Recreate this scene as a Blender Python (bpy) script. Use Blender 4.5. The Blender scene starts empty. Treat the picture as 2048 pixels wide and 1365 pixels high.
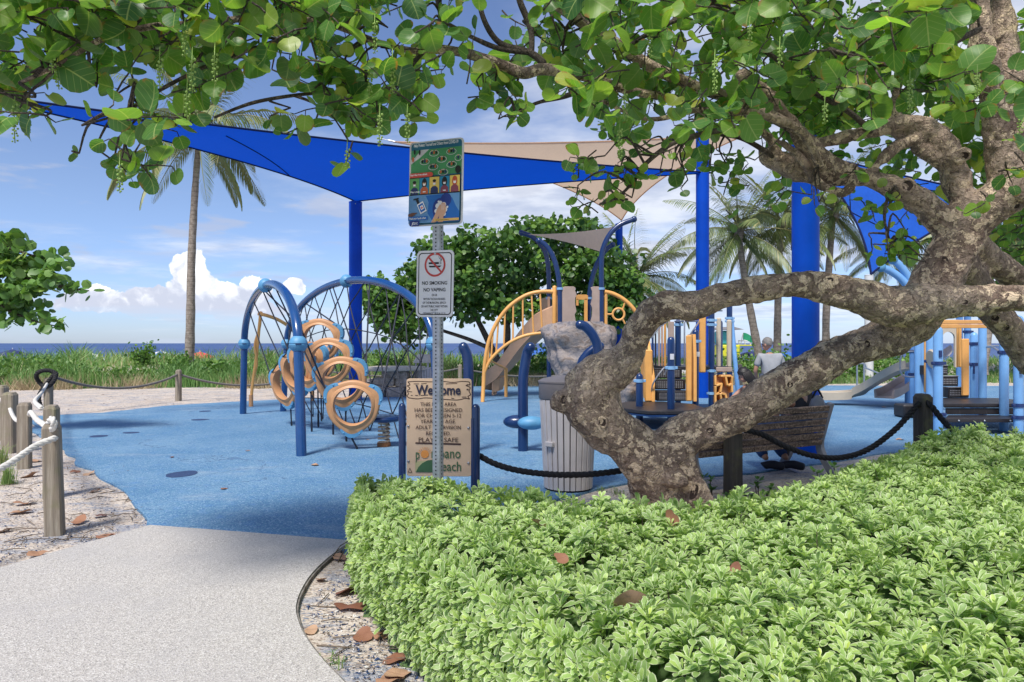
import bpy, bmesh, math, random
import numpy as np
from mathutils import Vector, Matrix, noise as mnoise
random.seed(7); RNG = np.random.default_rng(11)
R = math.radians
S = bpy.context.scene
COL = S.collection
F = 1400.0; CH = 1.5; HV = 687.0; HU = 1024.0
def P(u, v, d): return Vector(((u-HU)/F*d, d, CH-(v-HV)/F*d))
def G(u, v, z=0.0):
    d = F*(CH-z)/(v-HV); return Vector(((u-HU)/F*d, d, z))

# ------------------------------------------------------------ camera
cd = bpy.data.cameras.new('camera'); cam = bpy.data.objects.new('camera', cd); COL.objects.link(cam)
cam.location = (0, 0, CH); cam.rotation_euler = (R(90), 0, 0)
cd.sensor_width = 36; cd.lens = 36*F/2048; cd.shift_y = 4.5/2048; cd.clip_end = 60000; cd.clip_start = .05
S.camera = cam
# ------------------------------------------------------------ light
SUN_EL, SUN_AZ = 57.0, 205.0        # azimuth measured clockwise from +Y (the sea)
sd = Vector((math.sin(R(SUN_AZ))*math.cos(R(SUN_EL)), math.cos(R(SUN_AZ))*math.cos(R(SUN_EL)), math.sin(R(SUN_EL))))
sl = bpy.data.lights.new('sun', 'SUN'); sun = bpy.data.objects.new('sun', sl); COL.objects.link(sun)
sl.energy = 2.05; sl.angle = R(11); sl.color = (1, .95, .88)
sun.rotation_euler = (-sd).to_track_quat('-Z', 'Y').to_euler()
# ------------------------------------------------------------ exposure
S.view_settings.view_transform = 'Standard'; S.view_settings.look = 'None'
S.view_settings.gamma = 1; S.view_settings.use_curve_mapping = False
S.view_settings.exposure = 1.28
S.render.engine = 'CYCLES'
S.cycles.use_denoising = True
S.cycles.max_bounces = 8; S.cycles.transparent_max_bounces = 8
S.cycles.diffuse_bounces = 4; S.cycles.transmission_bounces = 4; S.cycles.glossy_bounces = 3

# ------------------------------------------------------------ node helpers
class NT:
    def __init__(s, tree): s.t = tree; s.n = tree.nodes; s.l = tree.links
    def node(s, typ, **kw):
        n = s.n.new(typ)
        for k, v in kw.items(): setattr(n, k, v)
        return n
    def put(s, sock, v):
        if hasattr(v, 'links'): s.l.new(v, sock)
        elif v is not None: sock.default_value = v
    def m(s, op, a, b=None, c=None, clamp=False):
        n = s.node('ShaderNodeMath', operation=op); n.use_clamp = clamp
        s.put(n.inputs[0], a)
        if b is not None: s.put(n.inputs[1], b)
        if c is not None: s.put(n.inputs[2], c)
        return n.outputs[0]
    def vm(s, op, a, b=None):
        n = s.node('ShaderNodeVectorMath', operation=op); s.put(n.inputs[0], a)
        if b is not None: s.put(n.inputs[1], b)
        return n.outputs[0]
    def scale(s, a, f):
        n = s.node('ShaderNodeVectorMath', operation='SCALE'); s.put(n.inputs[0], a); s.put(n.inputs[3], f); return n.outputs[0]
    def mix(s, f, a, b, blend='MIX'):
        n = s.node('ShaderNodeMix', data_type='RGBA', blend_type=blend)
        s.put(n.inputs[0], f); s.put(n.inputs[6], c4(a)); s.put(n.inputs[7], c4(b)); return n.outputs[2]
    def ss(s, x, lo, hi, a=0.0, b=1.0):
        n = s.node('ShaderNodeMapRange', interpolation_type='SMOOTHSTEP'); n.clamp = True
        for i, v in enumerate((x, lo, hi, a, b)): s.put(n.inputs[i], v)
        return n.outputs[0]
    def noise(s, vec, scale, detail=4, rough=.55, dist=0.0, color=False):
        n = s.node('ShaderNodeTexNoise'); s.put(n.inputs['Vector'], vec)
        n.inputs['Scale'].default_value = scale; n.inputs['Detail'].default_value = detail
        n.inputs['Roughness'].default_value = rough; n.inputs['Distortion'].default_value = dist
        return n.outputs['Color' if color else 'Fac']
    def voro(s, vec, scale, feature='F1', out='Distance'):
        n = s.node('ShaderNodeTexVoronoi', feature=feature); s.put(n.inputs['Vector'], vec)
        n.inputs['Scale'].default_value = scale; return n.outputs[out]
    def sep(s, v):
        n = s.node('ShaderNodeSeparateXYZ'); s.put(n.inputs[0], v); return n.outputs
    def comb(s, x, y, z):
        n = s.node('ShaderNodeCombineXYZ')
        for i, v in enumerate((x, y, z)): s.put(n.inputs[i], v)
        return n.outputs[0]
    def ramp(s, f, stops):
        n = s.node('ShaderNodeValToRGB'); s.put(n.inputs[0], f); e = n.color_ramp.elements
        while len(e) < len(stops): e.new(.5)
        for el, (p, c) in zip(e, stops): el.position = p; el.color = c4(c)
        return n.outputs[0]
def c4(c):
    if isinstance(c, (tuple, list)) and len(c) == 3: return (*c, 1)
    return c

# ------------------------------------------------------------ sky
w = bpy.data.worlds.new('World'); S.world = w; w.use_nodes = True
w.node_tree.nodes.clear(); t = NT(w.node_tree)
sky = t.node('ShaderNodeTexSky', sky_type='NISHITA'); sky.sun_disc = False
sky.sun_elevation = R(SUN_EL); sky.sun_rotation = R(SUN_AZ); sky.ozone_density = 4.0; sky.dust_density = .35; sky.air_density = 1.0
dirv = t.node('ShaderNodeTexCoord').outputs['Generated']
x, y, z = t.sep(dirv)
az = t.m('ARCTAN2', x, y)
el = t.m('ARCSINE', z)
base = t.mix(1.0, sky.outputs[0], t.mix(t.ss(el, .22, .0), (.95, .90, 1.0), (.70, .82, 1.20)), 'MULTIPLY')
# high broken cloud on a plane, thicker to the right
zc = t.m('MAXIMUM', t.m('ADD', z, .06), .03)
pl = t.comb(t.m('DIVIDE', x, zc), t.m('DIVIDE', y, zc), 0.0)
n1 = t.noise(t.vm('ADD', pl, (3.1, 1.7, 0)), .42, 7, .58, .25)
n2 = t.noise(t.vm('ADD', pl, (9.1, 4.2, 0)), 1.3, 5, .6)
cov = t.m('ADD', n1, t.m('MULTIPLY', t.m('SUBTRACT', n2, .5), .22))
bias = t.ss(az, -.50, .05, .035, .16)
cov = t.m('ADD', cov, bias)
high = t.ss(cov, .52, .74)
high = t.m('MULTIPLY', high, t.ss(el, .0, .06))
hshade = t.noise(pl, 1.6, 5, .6)
hcol = t.mix(t.ss(hshade, .35, .65), (6.5, 6.7, 7.2), (4.0, 4.4, 5.5))
c1 = t.mix(t.m('MULTIPLY', high, .85), base, hcol)
# small grey scraps
sv = t.comb(t.m('MULTIPLY', az, 7.0), t.m('MULTIPLY', el, 30.0), 1.0)
scr = t.m('MULTIPLY', t.ss(t.noise(sv, 1.0, 5, .55), .54, .66), t.m('MULTIPLY', t.ss(el, .04, .10), t.ss(el, .30, .2)))
c2 = t.mix(t.m('MULTIPLY', scr, .55), c1, (3.7, 4.0, 5.0))
# low haze bank on the horizon
bankn = t.noise(t.comb(t.m('MULTIPLY', az, 4.0), t.m('MULTIPLY', el, 22.0), 3.0), 1.0, 5, .6)
bank = t.m('MULTIPLY', t.ss(bankn, .42, .65), t.ss(el, .10, .015))
c3 = t.mix(t.m('MULTIPLY', bank, .40), c2, (4.9, 5.6, 7.4))
# cumulus towers over the sea
q = t.comb(az, el, 0.0)
qn = t.noise(q, 16.0, 8, .56, .2, True)
q2 = t.vm('ADD', q, t.scale(t.vm('SUBTRACT', qn, (.5, .5, .5)), .055))
bump = t.m('ADD', t.m('MULTIPLY', t.voro(q2, 34.0, 'SMOOTH_F1'), .7), t.m('MULTIPLY', t.voro(q2, 95.0, 'SMOOTH_F1'), .5))
ax, ay, _ = t.sep(q2)
dens = None
for (ca, ce, ra, re) in [(-.425, .058, .050, .034), (-.432, .086, .024, .034), (-.385, .054, .040, .030), (-.352, .070, .024, .030), (-.475, .052, .036, .022),
                         (-.535, .050, .05, .016), (-.405, .045, .12, .018), (-.300, .078, .022, .013), (.62, .06, .1, .03), (.75, .09, .06, .04)]:
    dx = t.m('DIVIDE', t.m('SUBTRACT', ax, ca), ra); dy = t.m('DIVIDE', t.m('SUBTRACT', ay, ce), re)
    b = t.m('SUBTRACT', 1.0, t.m('ADD', t.m('MULTIPLY', dx, dx), t.m('MULTIPLY', dy, dy)))
    dens = b if dens is None else t.m('MAXIMUM', dens, b)
dens = t.m('SUBTRACT', dens, t.m('MULTIPLY', bump, .55))
cum = t.m('MULTIPLY', t.ss(dens, -.06, .06), t.ss(t.m('ADD', el, t.m('MULTIPLY', t.m('SUBTRACT', n2, .5), .02)), .024, .05))
sh = t.m('ADD', t.m('MULTIPLY', t.noise(t.vm('ADD', q2, (.004, -.006, 0)), 38.0, 5, .6), .9), t.m('MULTIPLY', bump, .5))
low = t.ss(el, .085, .035)
shade = t.ss(t.m('ADD', sh, t.m('MULTIPLY', low, .32)), .55, .98)
ccol = t.mix(shade, (9.2, 9.3, 9.5), (4.6, 4.9, 5.9))
c4_ = t.mix(t.m('MULTIPLY', cum, .96), c3, ccol)
bg = t.node('ShaderNodeBackground'); bg.inputs['Strength'].default_value = .061
t.put(bg.inputs[0], c4_); wo = t.node('ShaderNodeOutputWorld'); t.l.new(bg.outputs[0], wo.inputs[0])

# ------------------------------------------------------------ materials
MATS = {}
def newmat(name):
    m = bpy.data.materials.new(name); m.use_nodes = True; m.node_tree.nodes.clear(); tt = NT(m.node_tree)
    b = tt.node('ShaderNodeBsdfPrincipled'); o = tt.node('ShaderNodeOutputMaterial'); tt.l.new(b.outputs[0], o.inputs[0])
    MATS[name] = m; return m, tt, b, o
def bump(tt, b, h, strength=.3, dist=.01):
    n = tt.node('ShaderNodeBump'); n.inputs['Strength'].default_value = strength; n.inputs['Distance'].default_value = dist
    tt.put(n.inputs['Height'], h); tt.l.new(n.outputs[0], b.inputs['Normal'])
def ocoord(tt): return tt.node('ShaderNodeTexCoord').outputs['Object']
def wcoord(tt): return tt.node('ShaderNodeNewGeometry').outputs['Position']
def simple(name, col, rough=.5, var=.12, scale=6.0, metal=0.0, bmp=0.0, bscale=60.0, coat=0.0, dirt=None, spec=.5):
    m, tt, b, o = newmat(name); p = wcoord(tt)
    n = tt.noise(p, scale, 5, .6)
    k = tt.ss(n, .3, .7, 1-var, 1+var)
    c = tt.mix(1.0, col, tt.comb(k, k, k), 'MULTIPLY')
    if dirt:
        dn = tt.noise(tt.vm('MULTIPLY', p, (1, 1, .35)), scale*1.7, 6, .65)
        c = tt.mix(tt.ss(dn, .56, .74, 0, dirt[1]), c, dirt[0])
    tt.put(b.inputs['Base Color'], c); b.inputs['Roughness'].default_value = rough; b.inputs['Metallic'].default_value = metal
    b.inputs['Coat Weight'].default_value = coat; b.inputs['Coat Roughness'].default_value = .15; b.inputs['Specular IOR Level'].default_value = spec
    if bmp: bump(tt, b, tt.noise(p, bscale, 4, .6), bmp, .005)
    return m
simple('pole_blue', (.001, .054, .40), .45, .10, 2.0, bmp=.05, dirt=((.02, .10, .40), .25), spec=.15)
simple('navy', (.004, .026, .105), .3, .12, 3.0, coat=.3, bmp=.05, dirt=((.06, .11, .22), .35))
simple('arch_blue', (.006, .055, .19), .26, .12, 3.0, coat=.5, dirt=((.03, .10, .24), .3))
simple('ball_blue', (.09, .27, .46), .5, .12, 5.0, bmp=.08, dirt=((.16, .32, .45), .4))
simple('pale_blue', (.16, .36, .66), .38, .08, 3.0, coat=.2, dirt=((.25, .42, .62), .3))
simple('clamp_blue', (.2, .38, .6), .45, .1, 8.0)
simple('clamp_navy', (.01, .03, .12), .4, .1, 8.0)
simple('tan_plastic', (.52, .27, .125), .48, .08, 4.0, bmp=.06, bscale=90, dirt=((.36, .2, .11), .35))
simple('slide_tan', (.64, .38, .22), .42, .08, 4.0, dirt=((.34, .24, .17), .35))
simple('beige_plastic', (.52, .44, .33), .42, .07, 4.0, dirt=((.36, .31, .26), .35))
simple('taupe', (.36, .275, .23), .5, .08, 4.0, dirt=((.26, .2, .17), .3))
simple('orange', (.72, .36, .10), .42, .08, 4.0, dirt=((.5, .28, .12), .3))
simple('black_deck', (.018, .016, .018), .42, .2, 8.0, bmp=.1, dirt=((.09, .08, .08), .5))
simple('black_rope', (.012, .012, .014), .8, .25, 30, bmp=.3)
simple('grey_rope', (.16, .15, .14), .9, .25, 30, bmp=.3)
simple('white_rope', (.62, .60, .56), .85, .12, 20, bmp=.35, bscale=200, dirt=((.4, .38, .33), .5))
simple('net_rope', (.012, .016, .03), .7, .2, 30)
simple('steel', (.45, .46, .48), .42, .12, 12, metal=.9, dirt=((.3, .3, .3), .4))
simple('galvanised', (.42, .44, .47), .5, .14, 25, metal=.55, bmp=.1, bscale=120, dirt=((.30, .31, .32), .4))
simple('rust', (.20, .08, .03), .85, .4, 40, bmp=.3)
simple('spring_rust', (.55, .38, .26), .7, .35, 40, dirt=((.25, .10, .04), .8))
simple('hole_dark', (.012, .012, .013), .9, .1)
simple('sign_white', (.60, .60, .62), .42, .05, 6, dirt=((.5, .5, .52), .4))
simple('sign_black', (.01, .01, .012), .5, .1)
simple('sign_red', (.42, .04, .03), .5, .1)
simple('sign_tan', (.60, .43, .29), .55, .06, 5, bmp=.12, bscale=150)
simple('sign_brown', (.05, .022, .018), .7, .1)
simple('sign_navy', (.016, .017, .045), .6, .1)
simple('sign_edge', (.52, .53, .55), .45, .1)
simple('logo_green', (.045, .12, .05), .55, .1); simple('logo_pale', (.42, .40, .2), .55, .1); simple('logo_sun', (.68, .27, .06), .55, .1)
for nm, c in dict(teal=(.02, .12, .2), field=(.06, .25, .10), walk=(.5, .5, .52), redban=(.5, .07, .05), tile_g=(.1, .3, .1), tile_b=(.02, .2, .34), tile_y=(.62, .45, .10),
                  low_l=(.10, .24, .45), low_d=(.012, .11, .38), low_dd=(.012, .03, .18), skin1=(.52, .30, .2), skin2=(.12, .05, .03), foam=(.6, .6, .62),
                  cloth_r=(.42, .1, .04), cloth_n=(.02, .03, .1), cloth_p=(.2, .05, .08), hair_r=(.4, .07, .03), yel=(.62, .38, .1), ink=(.012, .012, .014), white=(.68, .68, .7)).items():
    simple('print_'+nm, c, .42, .05)
simple('skin', (.42, .22, .15), .5, .08, 8); simple('skin_tan', (.36, .18, .11), .5, .08, 8)
simple('hair_dark', (.012, .009, .008), .5, .3, 40, bmp=.4, bscale=140); simple('hair_grey', (.16, .15, .14), .6, .2, 40, bmp=.4, bscale=140)
simple('denim', (.02, .055, .15), .85, .25, 20, bmp=.2, bscale=160); simple('cloth_navy', (.006, .008, .016), .85, .2, 12)
simple('cloth_white', (.30, .31, .33), .85, .08, 12); simple('cloth_grey', (.35, .36, .4), .85, .1, 12); simple('cloth_pale', (.4, .46, .5), .85, .1, 12)
simple('shoe_navy', (.008, .01, .022), .7, .2); simple('shoe_sole', (.05, .05, .05), .7, .2); simple('grey_bag', (.22, .23, .27), .8, .2)
simple('can_grey', (.55, .51, .50), .5, .07, 5, bmp=.08, bscale=120, dirt=((.28, .25, .24), .35)); simple('can_lid', (.165, .15, .155), .48, .08, 5, bmp=.08, bscale=120)
simple('frame_grey', (.25, .25, .27), .5, .1, 6, dirt=((.18, .18, .19), .4))
simple('concrete', (.55, .49, .41), .85, .15, 9, bmp=.3, bscale=60, dirt=((.25, .22, .18), .5))
simple('stone_wall', (.36, .31, .27), .9, .3, 9, bmp=.5, bscale=30, dirt=((.16, .14, .12), .6))
simple('white_pole', (.62, .62, .60), .45, .06, 3); simple('yellow_panel', (.55, .55, .03), .5, .1); simple('tower_teal', (.05, .35, .4), .5, .1); simple('flag_green', (.01, .25, .12), .7, .1)
simple('umb_red', (.55, .09, .07), .7, .1); simple('umb_blue', (.03, .12, .45), .7, .1); simple('umb_white', (.65, .65, .66), .7, .1); simple('umb_navy', (.02, .03, .12), .7, .1)
simple('dead_wood', (.14, .105, .075), .9, .3, 30, bmp=.4)
simple('hollow_dark', (.035, .022, .017), .95, .4, 40, bmp=.6)
simple('grape', (.22, .34, .07), .45, .2, 60)
simple('rubber_patch', (.022, .05, .13), .9, .35, 120, bmp=.5, bscale=200)
simple('hedge_stem', (.07, .055, .035), .9, .3, 30)
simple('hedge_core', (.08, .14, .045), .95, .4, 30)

def fabric(name, col, tr):
    m, tt, b, o = newmat(name); p = wcoord(tt)
    n = tt.m('ADD', tt.m('MULTIPLY', tt.noise(p, .7, 5, .65), .7), tt.m('MULTIPLY', tt.noise(tt.vm('MULTIPLY', p, (22, 22, 2)), 1.0, 3), .3)); k = tt.ss(n, .34, .66, .80, 1.18)
    c = tt.mix(1.0, col, tt.comb(k, k, k), 'MULTIPLY')
    tt.put(b.inputs['Base Color'], c); b.inputs['Roughness'].default_value = .75
    tl = tt.node('ShaderNodeBsdfTranslucent'); tt.put(tl.inputs[0], c4(tr)); mx = tt.node('ShaderNodeMixShader'); mx.inputs[0].default_value = .62
    tt.l.new(b.outputs[0], mx.inputs[1]); tt.l.new(tl.outputs[0], mx.inputs[2]); tt.l.new(mx.outputs[0], o.inputs[0])
    bump(tt, b, tt.noise(p, 260, 2), .15, .002)
    return m
fabric('sail_blue', (.002, .045, .33), (.002, .058, .42)); fabric('sail_tan', (.60, .45, .33), (.85, .62, .43))
fabric('canopy_tan', (.72, .55, .40), (.92, .68, .48))
fabric('sail_edge', (.006, .02, .12), (.004, .015, .1)); fabric('sail_bright', (.012, .13, .62), (.016, .17, .85))  # last one: sail blue made lighter, sunlight from behind put into the colour

def wood(name, a, bcol, rough=.85):
    m, tt, b, o = newmat(name); p = ocoord(tt)
    g = tt.noise(tt.vm('MULTIPLY', p, (30, 30, 1.6)), 1.0, 6, .65, .4)
    c = tt.ramp(g, [(.3, a), (.52, bcol), (.75, tuple(k*.45 for k in a))])
    gr = tt.noise(wcoord(tt), 4.0, 5, .6)
    c = tt.mix(tt.ss(gr, .5, .72, 0, .55), c, (.17, .18, .07))
    tt.put(b.inputs['Base Color'], c); b.inputs['Roughness'].default_value = rough; bump(tt, b, g, .7, .012); return m
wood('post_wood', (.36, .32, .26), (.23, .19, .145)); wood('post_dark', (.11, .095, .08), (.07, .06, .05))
def benchwood():
    m, tt, b, o = newmat('bench_wood'); p = wcoord(tt)
    g = tt.noise(tt.vm('MULTIPLY', p, (3, 3, 40)), 1.0, 6, .7, .3); f = tt.noise(p, 45, 5, .7)
    c = tt.mix(tt.ss(f, .40, .60), (.09, .06, .042), (.42, .295, .21)); c = tt.mix(tt.ss(g, .4, .65), c, (.09, .065, .05))
    tt.put(b.inputs['Base Color'], c); b.inputs['Roughness'].default_value = .8; bump(tt, b, f, .6, .006)
benchwood()

def bark(name, dark, mid, patch, amt, scale=1.0):
    m, tt, b, o = newmat(name); p = ocoord(tt)
    wv = tt.noise(p, 5.0*scale, 5, .65, 0, True)
    pw = tt.vm('ADD', p, tt.scale(tt.vm('SUBTRACT', wv, (.5, .5, .5)), .22))
    n1 = tt.noise(pw, 11.5*scale, 7, .62)
    n2 = tt.noise(p, 2.0*scale, 4, .6); n3 = tt.noise(p, 34*scale, 6, .65); n4 = tt.noise(pw, 19*scale, 5, .6); ck = tt.voro(pw, 16*scale, 'DISTANCE_TO_EDGE')
    c = tt.mix(tt.ss(n2, .36, .64), dark, mid)
    pn = tt.noise(pw, 6.5*scale, 5, .6); c = tt.mix(tt.ss(pn, .48, .53, 0, .6), c, tuple(k*.5 for k in mid))
    thr = tt.m('ADD', .518+.09*(1-amt), tt.m('MULTIPLY', tt.m('SUBTRACT', n2, .5), .25))
    pm = tt.ss(tt.m('SUBTRACT', n1, thr), -.002, .006)
    pc = tt.mix(tt.ss(n3, .35, .65), patch, tuple(k*.72 for k in patch))
    c = tt.mix(pm, c, pc)
    c = tt.mix(tt.m('MULTIPLY', tt.ss(n4, .60, .62), .75), c, tuple(k*.85 for k in patch)); c = tt.mix(tt.m('MULTIPLY', tt.ss(n4, .41, .38), .7), c, tuple(k*.6 for k in dark))
    k = tt.ss(n3, .25, .75, .74, 1.2); c = tt.mix(1.0, c, tt.comb(k, k, k), 'MULTIPLY')
    tt.put(b.inputs['Base Color'], c); b.inputs['Roughness'].default_value = .9; b.inputs['Specular IOR Level'].default_value = .25
    h = tt.m('ADD', tt.m('ADD', n3, tt.m('MULTIPLY', pm, -.5)), tt.m('ADD', tt.m('MULTIPLY', n4, 1.2), tt.ss(ck, .0, .12, 0, .5))); bump(tt, b, h, 1.0, .022); return m
bark('bark', (.20, .14, .108), (.52, .40, .31), (.88, .69, .49), .75)
bark('bark_twig', (.09, .072, .06), (.21, .175, .145), (.33, .27, .21), .3, 2.0)
def palm_bark():
    m, tt, b, o = newmat('palm_bark'); p = ocoord(tt); n = tt.noise(p, 8, 5, .65)
    _, _, pz = tt.sep(p); rg = tt.m('FRACT', tt.m('ADD', tt.m('MULTIPLY', pz, 5.5), tt.m('MULTIPLY', n, .5)))
    c = tt.mix(tt.ss(n, .35, .65), (.20, .165, .135), (.33, .285, .24)); c = tt.mix(tt.ss(rg, .82, .95, 0, .6), c, (.07, .055, .045))
    tt.put(b.inputs['Base Color'], c); b.inputs['Roughness'].default_value = .9; bump(tt, b, rg, .5, .02)
palm_bark()

def leafmat(name, stops, back, vein, trans, margin=None, rough=.38, tw=.35, blem=0.0, osp=.2):
    m, tt, b, o = newmat(name)
    at = tt.node('ShaderNodeAttribute', attribute_name='rnd').outputs['Fac']
    oi = tt.node('ShaderNodeObjectInfo').outputs['Random']
    r = tt.m('ADD', at, tt.m('MULTIPLY', tt.m('SUBTRACT', oi, .5), osp), None, True)
    c = tt.ramp(r, stops)
    uv = tt.node('ShaderNodeUVMap').outputs[0]; ux, uy, _ = tt.sep(uv); a = tt.m('ABSOLUTE', ux)
    if vein:
        mid = tt.ss(a, .055, .02); lat = tt.m('FRACT', tt.m('MULTIPLY', tt.m('SUBTRACT', uy, tt.m('MULTIPLY', a, .7)), 2.6))
        lv = tt.ss(tt.m('ABSOLUTE', tt.m('SUBTRACT', lat, .5)), .06, .02)
        vv = tt.m('MAXIMUM', mid, tt.m('MULTIPLY', lv, .55)); c = tt.mix(tt.m('MULTIPLY', vv, vein[1]), c, vein[0])
    if margin:
        wob = tt.noise(uv, 3.0, 2); e = tt.m('ADD', a, tt.m('MULTIPLY', wob, .25))
        c = tt.mix(tt.ss(e, .82, .95, 0, margin[1]), c, margin[0])
    if blem:
        bn = tt.noise(wcoord(tt), 14, 3); r2 = tt.m('MULTIPLY', uy, uy); rr = tt.m('ADD', r2, tt.m('MULTIPLY', ux, ux))
        c = tt.mix(tt.m('MULTIPLY', tt.ss(bn, .55, .64), tt.m('MULTIPLY', tt.ss(rr, .45, .9), blem)), c, (.33, .14, .05))
    bf = tt.node('ShaderNodeNewGeometry').outputs['Backfacing']
    cb = tt.mix(bf, c, tt.mix(.5, c, back))
    tt.put(b.inputs['Base Color'], cb); b.inputs['Roughness'].default_value = rough
    tl = tt.node('ShaderNodeBsdfTranslucent'); tt.put(tl.inputs[0], tt.mix(1.0, cb, trans, 'MULTIPLY'))
    mx = tt.node('ShaderNodeMixShader'); mx.inputs[0].default_value = tw
    tt.l.new(b.outputs[0], mx.inputs[1]); tt.l.new(tl.outputs[0], mx.inputs[2]); tt.l.new(mx.outputs[0], o.inputs[0]); return m
leafmat('grape_leaf', [(0, (.055, .14, .05)), (.3, (.08, .19, .05)), (.55, (.115, .25, .055)), (.8, (.17, .32, .06)), (.94, (.25, .38, .07)), (1, (.36, .40, .09))],
        (.12, .2, .06), ((.40, .47, .19), .75), (1.8, 1.9, .6), None, .42, .50, .9)
leafmat('hedge_leaf', [(0, (.25, .38, .12)), (.4, (.39, .55, .175)), (.7, (.49, .64, .18)), (.9, (.58, .70, .20)), (1, (.64, .74, .15))],
        (.2, .3, .12), ((.3, .4, .16), .35), (1.3, 1.4, .7), ((.78, .80, .58), .75), .45, .42)
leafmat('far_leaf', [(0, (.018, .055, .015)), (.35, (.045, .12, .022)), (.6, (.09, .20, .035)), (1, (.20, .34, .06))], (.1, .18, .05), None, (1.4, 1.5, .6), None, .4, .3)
leafmat('near_left_leaf', [(0, (.09, .19, .05)), (.5, (.17, .33, .07)), (.85, (.28, .42, .10)), (1, (.45, .42, .2))], (.12, .2, .06), None, (1.4, 1.5, .6), None, .4, .3)
leafmat('palm_leaf', [(0, (.06, .10, .035)), (.5, (.12, .175, .06)), (.8, (.22, .25, .09)), (1, (.38, .34, .15))], (.2, .22, .1), None, (1.2, 1.2, .7), None, .45, .25)
leafmat('dune_grass', [(0, (.10, .23, .055)), (.55, (.19, .33, .09)), (.8, (.30, .36, .14)), (1, (.55, .45, .28))], (.2, .28, .1), None, (1.1, 1.2, .6), None, .6, .25)
leafmat('dry_grass', [(0, (.32, .25, .14)), (1, (.5, .40, .25))], (.35, .3, .2), None, (1, 1, 1), None, .8, .2)
leafmat('shrub_leaf', [(0, (.06, .14, .03)), (.5, (.1, .22, .04)), (1, (.2, .33, .06))], (.1, .2, .05), None, (1.4, 1.5, .6), None, .5, .3)
leafmat('dead_leaf', [(0, (.17, .06, .035)), (.5, (.33, .16, .09)), (1, (.5, .32, .2))], (.4, .28, .2), ((.2, .09, .05), .4), (.8, .6, .5), None, .7, .1)

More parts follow.
